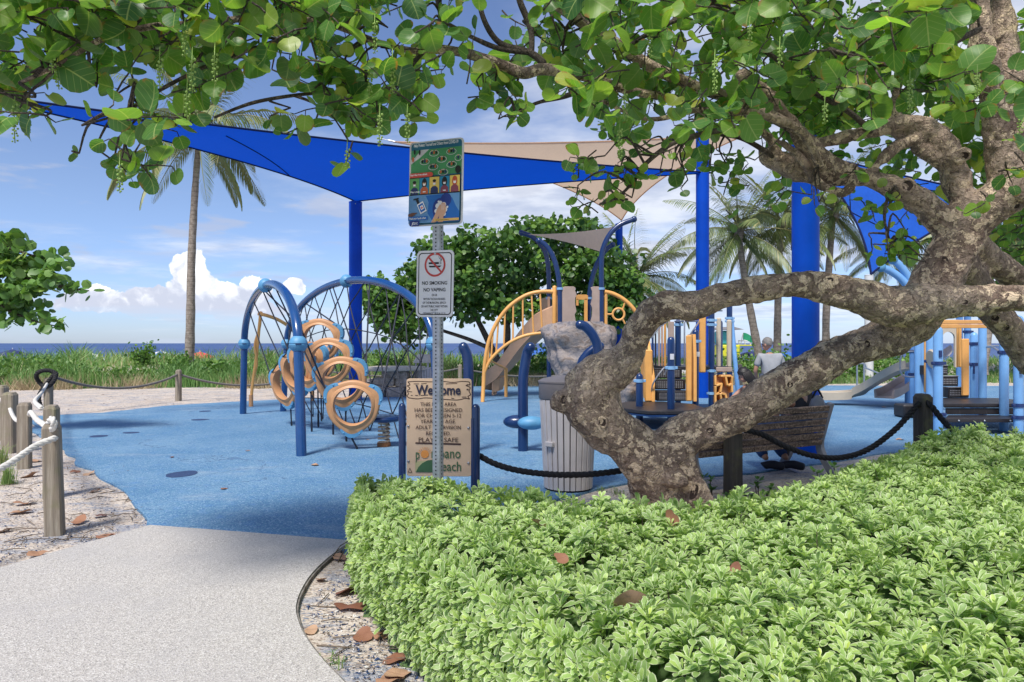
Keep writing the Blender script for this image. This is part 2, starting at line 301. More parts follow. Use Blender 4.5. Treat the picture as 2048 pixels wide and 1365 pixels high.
def ground_mats():
    m, tt, b, o = newmat('sand'); p = wcoord(tt)
    n = tt.noise(p, 1.1, 5, .6); f = tt.noise(p, 55, 4, .7); g = tt.noise(p, 9, 5, .6)
    c = tt.mix(tt.ss(n, .35, .65), (.68, .59, .50), (.56, .47, .39)); c = tt.mix(tt.ss(f, .35, .7, 0, .6), c, (.56, .50, .42))
    # mulch and rubber crumb mixed into the sand
    st = tt.voro(tt.vm('MULTIPLY', p, (1, 2.2, 1)), 60, 'F1', 'Color'); sr, sg, sb = tt.sep(st)
    blm = tt.noise(p, 1.7, 4, .6)
    c = tt.mix(tt.m('MULTIPLY', tt.ss(sr, .66, .68), tt.ss(blm, .42, .62, .1, .85)), c, (.10, .16, .26))
    c = tt.mix(tt.m('MULTIPLY', tt.ss(sg, .80, .82), .7), c, (.13, .075, .045)); c = tt.mix(tt.m('MULTIPLY', tt.ss(sb, .86, .88), .6), c, (.62, .57, .5))
    c = tt.mix(tt.ss(g, .56, .7, 0, .35), c, (.30, .23, .17)); sb2 = tt.noise(tt.vm('MULTIPLY', p, (.9, 2.6, 1)), 1.6, 6, .7); c = tt.mix(tt.m('MULTIPLY', tt.ss(sb2, .52, .60), .55), c, (.22, .27, .36)); sb3 = tt.noise(tt.vm('MULTIPLY', p, (1.4, 4, 1)), 2.3, 6, .7); c = tt.mix(tt.m('MULTIPLY', tt.ss(sb3, .57, .66), .5), c, (.24, .17, .12))
    tt.put(b.inputs['Base Color'], c); b.inputs['Roughness'].default_value = .95; b.inputs['Specular IOR Level'].default_value = .15
    bump(tt, b, tt.m('ADD', f, tt.m('MULTIPLY', g, 2)), .7, .02)
    m, tt, b, o = newmat('rubber'); p = wcoord(tt)
    n = tt.noise(p, .8, 5, .6); gr = tt.voro(p, 95, 'F1', 'Color'); a, bb, cc = tt.sep(gr); mot = tt.noise(p, 7, 5, .65)
    c = tt.mix(tt.ss(n, .35, .68), (.085, .205, .335), (.15, .28, .40)); c = tt.mix(tt.ss(a, .6, .75, 0, .65), c, (.035, .11, .27))
    c = tt.mix(tt.ss(bb, .78, .88, 0, .65), c, (.30, .43, .56)); c = tt.mix(tt.ss(mot, .5, .75, 0, .5), c, (.075, .20, .45))
    du = tt.noise(tt.vm('MULTIPLY', p, (.5, 1.2, 1)), 1.0, 6, .65); c = tt.mix(tt.ss(du, .56, .74, 0, .4), c, (.42, .47, .50))
    cr1 = tt.voro(tt.vm('ADD', p, tt.scale(tt.noise(p, 3, 4, .6, 0, True), .5)), .9, 'DISTANCE_TO_EDGE'); c = tt.mix(tt.m('MULTIPLY', tt.ss(cr1, .012, .004), tt.ss(n, .5, .56, 0, .6)), c, (.04, .08, .16))
    tt.put(b.inputs['Base Color'], c); b.inputs['Roughness'].default_value = .85; b.inputs['Specular IOR Level'].default_value = .3
    bump(tt, b, tt.m('ADD', a, tt.m('MULTIPLY', mot, 1.5)), .45, .006)
    m, tt, b, o = newmat('path_concrete'); p = wcoord(tt)
    gr = tt.voro(p, 150, 'F1', 'Color'); a, bb, cc = tt.sep(gr); n = tt.noise(p, 1.3, 5, .6); f = tt.noise(p, 80, 6, .75); d1 = tt.voro(p, 150)
    c = tt.mix(tt.ss(a, .2, .8), (.395, .37, .34), (.51, .48, .445)); c = tt.mix(tt.ss(bb, .83, .86, 0, .6), c, (.2, .19, .185)); c = tt.mix(tt.ss(cc, .85, .88, 0, .7), c, (.68, .66, .62))
    c = tt.mix(tt.ss(f, .5, .68, 0, .4), c, (.32, .30, .285)); c = tt.mix(tt.ss(n, .42, .72, 0, .6), c, (.40, .385, .375))
    tt.put(b.inputs['Base Color'], c); b.inputs['Roughness'].default_value = .9; bump(tt, b, tt.m('ADD', f, d1), .5, .006)
    m, tt, b, o = newmat('path_edge_shade'); p = wcoord(tt); n = tt.noise(p, 12, 5, .6)
    tt.put(b.inputs['Base Color'], tt.mix(tt.ss(n, .35, .65), (.10, .09, .08), (.23, .21, .19))); b.inputs['Roughness'].default_value = .9
    m, tt, b, o = newmat('sea'); p = wcoord(tt)
    n = tt.noise(tt.vm('MULTIPLY', p, (.05, .12, 1)), 1.0, 6, .6); n2 = tt.noise(tt.vm('MULTIPLY', p, (.004, .02, 1)), 1.0, 4, .6)
    c = tt.mix(tt.ss(n2, .35, .65), (.04, .075, .20), (.075, .125, .26)); c = tt.mix(tt.ss(n, .60, .76, 0, .6), c, (.17, .25, .35))
    tt.put(b.inputs['Base Color'], c); b.inputs['Roughness'].default_value = .6; b.inputs['Specular IOR Level'].default_value = .1
    bump(tt, b, n, .6, .6)
    m, tt, b, o = newmat('boulder'); p = wcoord(tt)
    wv = tt.noise(p, 2.2, 4, .6, 0, True); pw = tt.vm('ADD', p, tt.scale(wv, .5)); n = tt.noise(tt.vm('MULTIPLY', pw, (1.6, 1.6, 4)), 1.6, 7, .62); f = tt.noise(p, 14, 6, .7)
    c = tt.ramp(n, [(.28, (.06, .065, .09)), (.42, (.17, .16, .17)), (.54, (.33, .28, .25)), (.60, (.20, .15, .12)), (.75, (.26, .22, .19))]); c = tt.mix(tt.ss(f, .5, .75, 0, .45), c, (.13, .12, .12))
    tt.put(b.inputs['Base Color'], c); b.inputs['Roughness'].default_value = .75; bump(tt, b, tt.m('ADD', n, tt.m('MULTIPLY', f, .4)), .9, .06)
ground_mats()
M = MATS
# ------------------------------------------------------------ mesh helpers
ORG = {}
def org(o): return ORG.get(o.name, Vector((0, 0, 0))) if o else Vector((0, 0, 0))
def props(o, label=None, cat=None, group=None, kind=None):
    if label: o['label'] = label
    if cat: o['category'] = cat
    if group: o['group'] = group
    if kind: o['kind'] = kind
    return o
def thing(name, label, cat, loc=(0, 0, 0), group=None, rz=0.0):
    o = bpy.data.objects.new(name, None); COL.objects.link(o); o.location = loc; o.rotation_euler.z = rz
    o.empty_display_size = .2; ORG[o.name] = Vector(loc); return props(o, label, cat, group)
def link(name, me, parent=None, local=False):
    o = bpy.data.objects.new(name, me); COL.objects.link(o)
    if parent:
        o.parent = parent; ORG[o.name] = org(parent)
    return o
def frames(pts):
    n = len(pts); T = []
    for i in range(n):
        d = pts[min(i+1, n-1)]-pts[max(i-1, 0)]; T.append(d.normalized() if d.length > 1e-9 else Vector((0, 0, 1)))
    up = Vector((0, 0, 1)) if abs(T[0].z) < .9 else Vector((1, 0, 0))
    a = T[0].cross(up).normalized(); out = []
    for i in range(n):
        a = (a-T[i]*a.dot(T[i]))
        a = a.normalized() if a.length > 1e-6 else T[i].orthogonal().normalized()
        out.append((T[i], a, T[i].cross(a)))
    return out
def cr(pts, per=6, rad=None):
    """Catmull-Rom through points (and radii)."""
    p = [Vector(q) for q in pts]; n = len(p); o = []; rr = []
    for i in range(n-1):
        p0, p1, p2, p3 = p[max(i-1, 0)], p[i], p[i+1], p[min(i+2, n-1)]
        for k in range(per):
            t_ = k/per; t2 = t_*t_; t3 = t2*t_
            o.append(.5*((2*p1)+(p2-p0)*t_+(2*p0-5*p1+4*p2-p3)*t2+(3*p1-p0-3*p2+p3)*t3))
            if rad is not None: rr.append(rad[i]*(1-t_)+rad[i+1]*t_)
    o.append(p[-1])
    if rad is not None: rr.append(rad[-1]); return o, rr
    return o
class MB:
    def __init__(s): s.v = []; s.f = []; s.mi = []; s.cur = 0
    def mat(s, i): s.cur = i; return s
    def add(s, vs, fs):
        b = len(s.v); s.v += [Vector(v) for v in vs]
        for f in fs: s.f.append(tuple(b+i for i in f)); s.mi.append(s.cur)
    def box(s, c, size, rz=0.0, ch=None, mx=None):
        hx, hy, hz = (q/2 for q in size); ch = min(size)*.12 if ch is None else ch; ch = min(ch, min(hx, hy, hz)*.9)
        vs = []; idx = {}
        for sx in (-1, 1):
            for sy in (-1, 1):
                for sz in (-1, 1):
                    for ax in range(3):
                        q = [sx*(hx-ch), sy*(hy-ch), sz*(hz-ch)]; q[ax] = (sx*hx, sy*hy, sz*hz)[ax]
                        idx[(sx, sy, sz, ax)] = len(vs); vs.append(Vector(q))
        fs = []
        for ax in range(3):
            b_, c_ = [i for i in range(3) if i != ax]
            for sg in (-1, 1):
                def k(p, q):
                    s3 = [0, 0, 0]; s3[ax] = sg; s3[b_] = p; s3[c_] = q; return idx[(*s3, ax)]
                fs.append((k(-1, -1), k(1, -1), k(1, 1), k(-1, 1)))
        for ax in range(3):
            b_, c_ = [i for i in range(3) if i != ax]
            for p in (-1, 1):
                for q in (-1, 1):
                    def k(e, a):
                        s3 = [0, 0, 0]; s3[ax] = e; s3[b_] = p; s3[c_] = q; return idx[(*s3, a)]
                    fs.append((k(-1, b_), k(1, b_), k(1, c_), k(-1, c_)))
        for sx in (-1, 1):
            for sy in (-1, 1):
                for sz in (-1, 1): fs.append(tuple(idx[(sx, sy, sz, a)] for a in range(3)))
        m = mx if mx is not None else Matrix.Translation(Vector(c)) @ Matrix.Rotation(rz, 4, 'Z')
        s.add([m @ v for v in vs], fs); return s
    def beam(s, a, b, wx, wy, ch=None, up=None):
        a = Vector(a); b = Vector(b); d = b-a; q = d.to_track_quat('Z', 'Y').to_matrix().to_4x4()
        if up is not None:
            zz = d.normalized(); xx = Vector(up).cross(zz).normalized(); yy = zz.cross(xx)
            q = Matrix((xx, yy, zz)).transposed().to_4x4()
        s.box((0, 0, 0), (wx, wy, d.length), ch=ch, mx=Matrix.Translation((a+b)/2) @ q); return s
    def tube(s, pts, rad, seg=10, caps=True, rnd=False, close=False):
        pts = [Vector(p) for p in pts]; n = len(pts)
        rad = [rad]*n if not hasattr(rad, '__len__') else list(rad)
        if rnd and not close:   # rounded ends
            T = frames(pts); a, b = [], []
            for k in (0, 1, 2):
                an = k/3*math.pi/2; a.append((pts[0]-T[0][0]*rad[0]*math.cos(an), rad[0]*math.sin(an)+1e-4)); b.append((pts[-1]+T[-1][0]*rad[-1]*math.cos(an), rad[-1]*math.sin(an)+1e-4))
            pts = [q[0] for q in a]+pts+[q[0] for q in b[::-1]]; rad = [q[1] for q in a]+rad+[q[1] for q in b[::-1]]; n = len(pts)
        fr = frames(pts); vs = []
        for p, r, (T_, A, B) in zip(pts, rad, fr):
            for k in range(seg):
                an = 2*math.pi*k/seg; vs.append(p+(A*math.cos(an)+B*math.sin(an))*r)
        fs = []
        for i in range(n if close else n-1):
            j = (i+1) % n
            for k in range(seg):
                l = (k+1) % seg; fs.append((i*seg+k, i*seg+l, j*seg+l, j*seg+k))
        if caps and not close: fs += [tuple(range(seg))[::-1], tuple((n-1)*seg+k for k in range(seg))]
        s.add(vs, fs); return s
    def lathe(s, prof, c=(0, 0, 0), seg=20, mx=None):
        m = mx if mx is not None else Matrix.Translation(Vector(c)); vs = []; fs = []; n = len(prof)
        for (r, z_) in prof:
            for k in range(seg):
                an = 2*math.pi*k/seg; vs.append(m @ Vector((r*math.cos(an), r*math.sin(an), z_)))
        for i in range(n-1):
            for k in range(seg):
                l = (k+1) % seg; fs.append((i*seg+k, i*seg+l, (i+1)*seg+l, (i+1)*seg+k))
        if prof[0][0] > 1e-6: fs.append(tuple(range(seg))[::-1])
        if prof[-1][0] > 1e-6: fs.append(tuple((n-1)*seg+k for k in range(seg)))
        s.add(vs, fs); return s
    def ball(s, c, r, seg=14, sc=(1, 1, 1), mx=None):
        pr = [(max(1e-5, r*math.sin(math.pi*i/9)), -r*math.cos(math.pi*i/9)) for i in range(10)]
        m = Matrix.Translation(Vector(c)) @ (mx or Matrix.Identity(4)) @ Matrix.Diagonal((*sc, 1)); return s.lathe(pr, seg=seg, mx=m)
    def prism(s, poly, z0, z1, mx=None, ch=0.0):
        """poly in local xy, extruded along local z, optional chamfer at z1."""
        n = len(poly); m = mx or Matrix.Identity(4); L = [(poly, z0)]
        if ch:
            cx = sum(p[0] for p in poly)/n; cy = sum(p[1] for p in poly)/n
            def ins(q):
                d = Vector((q[0]-cx, q[1]-cy)); l = max(d.length, 1e-6); return (cx+d.x*(1-ch/l), cy+d.y*(1-ch/l))
            L = [([ins(p) for p in poly], z0), (poly, z0+ch*(1 if z1 > z0 else -1)), (poly, z1-ch*(1 if z1 > z0 else -1)), ([ins(p) for p in poly], z1)]
        else: L.append((poly, z1))
        vs = [m @ Vector((p[0], p[1], zz)) for pl_, zz in L for p in pl_]; fs = []
        for i in range(len(L)-1):
            for k in range(n):
                l = (k+1) % n; fs.append((i*n+k, i*n+l, (i+1)*n+l, (i+1)*n+k))
        fs += [tuple(range(n))[::-1], tuple((len(L)-1)*n+k for k in range(n))]
        s.add(vs, fs); return s
    def rope(s, pts, r, pitch=.16, seg=6, strands=3):
        pts = [Vector(p) for p in pts]; L = [0]
        for a, b in zip(pts, pts[1:]): L.append(L[-1]+(b-a).length)
        step = pitch/8; n = max(4, int(L[-1]/step)); rs = []; j = 0
        for i in range(n+1):
            d = L[-1]*i/n
            while j < len(L)-2 and L[j+1] < d: j += 1
            t_ = (d-L[j])/max(1e-9, L[j+1]-L[j]); rs.append(pts[j].lerp(pts[j+1], t_))
        fr = frames(rs)
        for k in range(strands):
            q = []
            for i, (p, (T_, A, B)) in enumerate(zip(rs, fr)):
                an = 2*math.pi*(L[-1]*i/n/pitch+k/strands); q.append(p+(A*math.cos(an)+B*math.sin(an))*r*.5)
            s.tube(q, r*.56, seg)
        return s
    def build(s, name, mats, parent=None, smooth=True, local=False, ang=40, kind=None, label=None):
        me = bpy.data.meshes.new(name); o0 = Vector((0, 0, 0)) if local else org(parent)
        me.from_pydata([tuple(v-o0) for v in s.v], [], s.f)
        mats = mats if isinstance(mats, (list, tuple)) else [mats]
        for m in mats: me.materials.append(M[m] if isinstance(m, str) else m)
        if len(mats) > 1: me.polygons.foreach_set('material_index', s.mi)
        if smooth:
            me.polygons.foreach_set('use_smooth', [True]*len(me.polygons)); me.set_sharp_from_angle(angle=R(ang))
        bm = bmesh.new(); bm.from_mesh(me); bmesh.ops.recalc_face_normals(bm, faces=bm.faces); bm.to_mesh(me); bm.free()
        me.update()
        o = link(name, me, parent); props(o, label, kind=kind); return o
def np_mesh(name, V, Fc, mat, parent=None, rnd=None, uv=None, smooth=True, kind=None):
    """V (n,3) numpy in world coords, Fc (m,k) index array; rnd per vertex, uv per vertex."""
    me = bpy.data.meshes.new(name); V = np.asarray(V, dtype=np.float32)-np.array(org(parent), dtype=np.float32)
    m_, k_ = Fc.shape
    me.vertices.add(len(V)); me.vertices.foreach_set('co', V.ravel())
    me.loops.add(m_*k_); me.loops.foreach_set('vertex_index', Fc.ravel().astype(np.int32))
    me.polygons.add(m_); me.polygons.foreach_set('loop_start', np.arange(0, m_*k_, k_, dtype=np.int32))
    me.polygons.foreach_set('use_smooth', np.full(m_, smooth))
    if rnd is not None:
        a = me.attributes.new('rnd', 'FLOAT', 'POINT'); a.data.foreach_set('value', np.asarray(rnd, dtype=np.float32))
    if uv is not None:
        u = me.uv_layers.new(name='UVMap'); u.data.foreach_set('uv', np.asarray(uv, dtype=np.float32)[Fc.ravel()].ravel())
    me.update(calc_edges=True); me.validate(); me.materials.append(M[mat])
    o = link(name, me, parent); props(o, kind=kind); return o
def instances(tv, tf, tuv, mats4, rnds):
    """template (n,3)/(m,k)/(n,2) stamped with numpy 4x4 list -> V, F, rnd, uv"""
    A = np.asarray(mats4, dtype=np.float64); n = len(tv); h = np.concatenate([tv, np.ones((n, 1))], 1)
    V = np.einsum('aij,nj->ani', A[:, :3, :], h).reshape(-1, 3)
    Fc = (tf[None]+(np.arange(len(A))*n)[:, None, None]).reshape(-1, tf.shape[1])
    return V, Fc, np.repeat(np.asarray(rnds), n), np.tile(tuv, (len(A), 1))
def basis(pos, x, y, z, s=1.0):
    m = np.eye(4); m[:3, 0] = np.array(x)*s; m[:3, 1] = np.array(y)*s; m[:3, 2] = np.array(z)*s; m[:3, 3] = pos; return m
def nv(v):
    v = np.asarray(v, dtype=float); l = np.linalg.norm(v); return v/l if l > 1e-9 else np.array([0, 0, 1.])
def leaf_frame(pos, axis, normal, s):
    y_ = nv(axis); n_ = nv(np.asarray(normal)-y_*np.dot(normal, y_)); x_ = np.cross(y_, n_); return basis(pos, x_, y_, n_, s)
def copy_tree(o, parent=None):
    c = o.copy(); COL.objects.link(c)
    if parent: c.parent = parent
    ORG[c.name] = org(o)
    for ch in list(o.children): copy_tree(ch, c)
    return c
def eval_mesh(o):
    dg = bpy.context.evaluated_depsgraph_get(); e = o.evaluated_get(dg); return bpy.data.meshes.new_from_object(e)
def text_mesh(body, size, sx=1.0, bold=0.0, spacing=1.0):
    cu = bpy.data.curves.new('lettering', 'FONT'); cu.body = body; cu.size = size; cu.align_x = 'CENTER'; cu.align_y = 'CENTER'
    cu.offset = bold; cu.space_character = spacing; cu.resolution_u = 3
    o = bpy.data.objects.new('lettering_tmp', cu); COL.objects.link(o); bpy.context.view_layer.update(); me = eval_mesh(o)
    bpy.data.objects.remove(o); bpy.data.curves.remove(cu)
    for v in me.vertices: v.co = (v.co.x*sx, 0, v.co.y)   # text stands in local xz, facing -y
    return me
def letter(parent, body, x_, z_, size, mat, y_, sx=1.0, bold=0.0, width=None, tilt=0.0):
    me = text_mesh(body, size, sx, bold)
    if width:
        xs = [v.co.x for v in me.vertices]; k = width/max(1e-6, max(xs)-min(xs))
        for v in me.vertices: v.co.x *= k
    me.materials.clear(); me.materials.append(M[mat])
    o = bpy.data.objects.new('lettering', me); COL.objects.link(o); o.parent = parent; o.location = (x_, y_, z_); o.rotation_euler.y = tilt; return o

def sail(name, label, A, B, C, k, mat, group=None, sag=.0, n=16, seams=()):
    root = thing(name, label, 'shade sail', tuple(A), group); A, B, C = map(Vector, (A, B, C)); kab, kbc, kca = k
    def pt(a, b, c):
        p = A*a+B*b+C*c
        p += (C-(A+B)/2)*(4*a*b*kab*(1-c))+(A-(B+C)/2)*(4*b*c*kbc*(1-a))+(B-(C+A)/2)*(4*c*a*kca*(1-b))
        p.z -= sag*27*a*b*c; return p
    vs = []; ix = {}
    for i in range(n+1):
        for j in range(n+1-i): ix[(i, j)] = len(vs); vs.append(pt(i/n, j/n, (n-i-j)/n))
    fs = []
    for i in range(n):
        for j in range(n-i):
            fs.append((ix[(i, j)], ix[(i+1, j)], ix[(i, j+1)]))
            if j < n-i-1: fs.append((ix[(i+1, j)], ix[(i+1, j+1)], ix[(i, j+1)]))
    m = MB(); m.add(vs, fs); cl = m.build('cloth', mat, root)
    for (fa, fb) in (((1, 0, 0), (0, 1, 0)), ((0, 1, 0), (0, 0, 1)), ((0, 0, 1), (1, 0, 0))):
        q = [pt(*[x_*(1-i/20)+y_*i/20 for x_, y_ in zip(fa, fb)]) for i in range(21)]
        MB().tube(q, .022, 6).build('edge_webbing', 'sail_edge' if 'blue' in mat or 'bright' in mat else 'sail_tan', root)
    grid_ = [(i/90, j/90, 1-(i+j)/90) for i in range(91) for j in range(91-i)]
    def near_(px):
        def e(w_): p = pt(*w_); return (HU+F*p.x/p.y-px[0])**2+(HV-F*(p.z-CH)/p.y-px[1])**2
        return min(grid_, key=e)
    for (fa, fb) in seams:
        fa, fb = near_(fa), near_(fb)
        q = [pt(*[x_*(1-i/16)+y_*i/16 for x_, y_ in zip(fa, fb)])+Vector((0, -.015, -.015)) for i in range(17)]
        MB().tube(q, .012, 5).build('seam', 'sail_edge', root)
    return root
def skin_mesh(joints, edges, sub=2):
    names = list(joints); me = bpy.data.meshes.new('skin'); me.from_pydata([joints[k][0] for k in names], [(names.index(a), names.index(b)) for a, b in edges], [])
    o = bpy.data.objects.new('skin_tmp', me); COL.objects.link(o)
    sk = o.modifiers.new('s', 'SKIN'); sk.use_smooth_shade = True
    for i, k in enumerate(names):
        d = me.skin_vertices[0].data[i]; r = joints[k][1]; d.radius = (r, r) if not isinstance(r, tuple) else r; d.use_root = (i == 0)
    sb = o.modifiers.new('u', 'SUBSURF'); sb.levels = sub; sb.render_levels = sub
    bpy.context.view_layer.update(); out = eval_mesh(o); bpy.data.objects.remove(o); bpy.data.meshes.remove(me); return out
def skin_part(name, joints, edges, mat, parent, sub=2):
    me = skin_mesh(joints, edges, sub); o0 = org(parent)
    for v in me.vertices: v.co -= o0
    me.materials.clear(); me.materials.append(M[mat]); me.polygons.foreach_set('use_smooth', [True]*len(me.polygons))
    return link(name, me, parent)
# ============================================================ SETTING
def sstep(a, b, v):
    q = np.clip((v-a)/(b-a), 0, 1); return q*q*(3-2*q)
def yd(x_): return np.clip(24.0+(x_+10)*.10, 23.2, 28.5)
def gheight(X, Y):
    m_ = .55*sstep(0, 5, Y-yd(X)) - 3.2*sstep(9, 40, Y-yd(X)) - 3.0*sstep(60, 110, Y)
    wob = .10*np.sin(X*.55+1.3)*np.sin(Y*.47+X*.21)+.05*np.sin(X*1.7+Y*1.1)
    return -.022+m_+wob*sstep(-1.5, 3, Y-yd(X))
def ground():
    xs = np.unique(np.concatenate([np.linspace(-400, -30, 24), np.arange(-30, 40, .5), np.linspace(40, 400, 24)]))
    ys = np.unique(np.concatenate([np.linspace(-120, -4, 18), np.arange(-4, 45, .45), np.linspace(45, 140, 30)]))
    X, Y = np.meshgrid(xs, ys); Z = gheight(X, Y)
    rn = np.random.default_rng(3).normal(0, .004, Z.shape); Z = Z+np.clip(rn, -.008, .010)*(np.abs(X) < 30)*(Y < 30)
    nx, ny = len(xs), len(ys); i = (np.arange(ny-1)[:, None]*nx+np.arange(nx-1)[None]).ravel()
    Fc = np.stack([i, i+1, i+nx+1, i+nx], 1)
    np_mesh('ground', np.stack([X.ravel(), Y.ravel(), Z.ravel()], 1), Fc, 'sand', kind='structure')
ground()
def jag(poly, amp, step=.25, seed=0, closed=True):
    out = []; n = len(poly)
    for i in range(n if closed else n-1):
        a, b = Vector(poly[i]), Vector(poly[(i+1) % n]); L = (b-a).length; k = max(1, min(60, int(L/step)))
        nrm = Vector((-(b-a).y, (b-a).x))/max(L, 1e-6)
        for j in range(k):
            p = a.lerp(b, j/k); h = mnoise.fractal(Vector((p.x*1.3+seed, p.y*1.3, seed)), 1.0, 2.0, 4)
            out.append(p+nrm*h*amp*(1 if j or True else 0))
    return out
def flat(name, poly, z0, z1, mat, kind='structure'):
    m = MB(); m.prism([tuple(p[:2]) for p in poly], z0, z1); o = m.build(name, mat, None, smooth=False, kind=kind); return o
rub_px = [(296, 1052), (285, 1012), (250, 988), (205, 955), (165, 935), (130, 905), (95, 880), (60, 860), (72, 832), (200, 826), (330, 812), (460, 804), (527, 801), (620, 797), (738, 795), (811, 793), (900, 780), (947, 773),
          (1060, 768), (1250, 765), (1450, 770), (1640, 771), (1760, 772), (2048, 772), (2500, 774), (2500, 850), (2048, 880), (1850, 895), (1650, 925), (1500, 945), (1395, 952), (1280, 962), (1185, 978), (1100, 1000), (900, 1040), (760, 1080), (700, 1100), (500, 1090)]
rub = jag([G(u, v).xy for u, v in rub_px], .10, .25, 5)
flat('playground_surface', rub, -.06, 0.0, 'rubber')
path_px = [(-500, 1245), (0, 1135), (150, 1092), (300, 1050), (500, 1065), (703, 1081), (660, 1112), (625, 1145), (602, 1180), (592, 1212), (596, 1240), (612, 1275), (645, 1318), (690, 1365), (760, 1440)]
pth = [G(u, v, .014).xy for u, v in path_px]
curve = cr([Vector((*p, 0)) for p in pth[5:]]+[Vector((.15, 1.4, 0)), Vector((.9, .2, 0)), Vector((1.6, -1.5, 0)), Vector((1.9, -8, 0))], 5)
pathpoly = [tuple(p) for p in pth[:5]]+[tuple(p.xy) for p in curve]+[(-9, -8), (-9, 2.0)]
flat('footpath', pathpoly, -.09, .014, 'path_concrete')
# recessed edge strip along the curve, coloured dark for the shade line there
eo = []
for i, p in enumerate(curve):
    a = curve[max(i-1, 0)]; b = curve[min(i+1, len(curve)-1)]; d = (b-a).normalized(); eo.append(Vector((p.x+(-d.y)*.013, p.y+d.x*.013, 0)))
flat('path_edge_shade_strip', [tuple(p.xy) for p in eo]+[tuple(p.xy+Vector((.0005, 0))) for p in curve[::-1]], -.09, .004, 'path_edge_shade')
# darker repair patches let into the rubber
def patch(u, v, rx, ry, seed):
    c = G(u, v); q = []
    for i in range(26):
        an = 2*math.pi*i/26; k = 1+.22*mnoise.noise(Vector((math.cos(an)*1.3+seed, math.sin(an)*1.3, seed)))
        q.append((c.x+rx*k*math.cos(an), c.y+ry*k*math.sin(an)))
    flat('rubber_patch', q, -.02, .004, 'rubber_patch')
patch(364, 949, .16, .20, 1); patch(197, 873, .13, .14, 2); patch(262, 866, .14, .10, 4); patch(400, 840, .16, .14, 6); patch(410, 823, .12, .14, 8)
# sea
sv_ = [(-30000, 60, -2.2), (30000, 60, -2.2), (30000, 40000, -2.2), (-30000, 40000, -2.2)]
m = MB(); m.add(sv_, [(0, 1, 2, 3)]); m.build('sea', 'sea', None, smooth=False, kind='structure')

# ============================================================ LEAF TEMPLATES
def grape_leaf_t(seed):
    rg = np.random.default_rng(seed); vs = [(0, 0, 0)]; S_ = 14; wv = rg.uniform(0, 6.28, 3); cup = rg.uniform(-.20, .28); fold = rg.uniform(.02, .34); tw_ = rg.uniform(-.25, .25)
    for r_ in (.55, 1.0):
        for k in range(S_):
            th = 2*math.pi*k/S_; d = math.pi-abs((th+math.pi) % (2*math.pi)-math.pi)
            rr = r_*(1-.22*math.exp(-(d/.22)**2))*(1+.035*math.sin(2*th+wv[0])+.025*math.sin(3*th+wv[1]))
            xx = rr*math.sin(th)*.98; yy = rr*math.cos(th)*.93
            vs.append((xx, yy, cup*rr*rr+fold*abs(xx)+.05*r_*math.sin(3*th+wv[2])+tw_*xx*yy))
    f = []
    for k in range(S_):
        l = (k+1) % S_; f.append((0, 1+l, 1+k)); f += [(1+k, 1+l, 1+S_+l), (1+k, 1+S_+l, 1+S_+k)]
    v = np.array(vs); uv = v[:, :2].copy(); v[:, 1] += .80; v[:, 2] -= v[0, 2]
    return v, np.array(f), uv
GL = [grape_leaf_t(i) for i in range(10)]
def leaf_objects(mat_name, n):
    out = []
    rs = np.linspace(0.02, .98, n)
    for i in range(n):
        v, f, uv = GL[i % len(GL)]; me = bpy.data.meshes.new('leaf')
        me.from_pydata(v.tolist(), [], f.tolist()); me.polygons.foreach_set('use_smooth', [True]*len(f))
        a = me.attributes.new('rnd', 'FLOAT', 'POINT'); a.data.foreach_set('value', np.full(len(v), rs[(i*7) % n], dtype=np.float32))
        u = me.uv_layers.new(name='UVMap'); u.data.foreach_set('uv', uv.astype(np.float32)[f.ravel()].ravel()); me.materials.append(M[mat_name]); out.append(me)
    return out
def round_leaf_t(S_=7):
    v = [(0, .5, .06)]+[(.5*math.sin(2*math.pi*k/S_), .5-.5*math.cos(2*math.pi*k/S_), 0) for k in range(S_)]
    f = [(0, 1+k, 1+(k+1) % S_) for k in range(S_)]; v = np.array(v); return v, np.array(f), (v[:, :2]-[0, .5])*2
RL = round_leaf_t()
def mat_from(o_loc, m4): return Matrix([list(r) for r in m4])

# ============================================================ FAR SEA-GRAPE TREE, PALMS, DUNE PLANTS
def branch_tree(name, label, cat, base, limbs, clumps, leafsize, per, leafmat_, seed, group=None, upb=.45, twigs=True, barkm='bark_twig'):
    rg = np.random.default_rng(seed); root = thing(name, label, cat, tuple(base), group); m_ = MB()
    for pts, r0, r1 in limbs:
        q, rr = cr(pts, 5, list(np.linspace(r0, r1, len(pts)))); m_.tube(q, rr, 8)
    m_.build('trunk', barkm, root, ang=80)
    V4 = []; rn = []
    for (c, rad) in clumps:
        c = np.array(c); tone = rg.uniform(.1, .6)
        k = int(per*(rad/.6)**2)
        for _ in range(k):
            d = nv(rg.normal(size=3)); p = c+d*rad*rg.uniform(.55, 1.05)*np.array([1, 1, .8])
            nrm = nv(d*.8+np.array([0, 0, upb])+rg.normal(size=3)*.45); ax = nv(rg.normal(size=3)+d*.6)
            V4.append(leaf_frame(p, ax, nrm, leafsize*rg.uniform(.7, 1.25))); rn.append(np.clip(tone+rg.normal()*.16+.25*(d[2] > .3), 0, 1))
    V, Fc, r_, uv = instances(RL[0], RL[1], RL[2], V4, rn)
    np_mesh('crown', V, Fc, leafmat_, root, r_, uv, kind='stuff'); return root
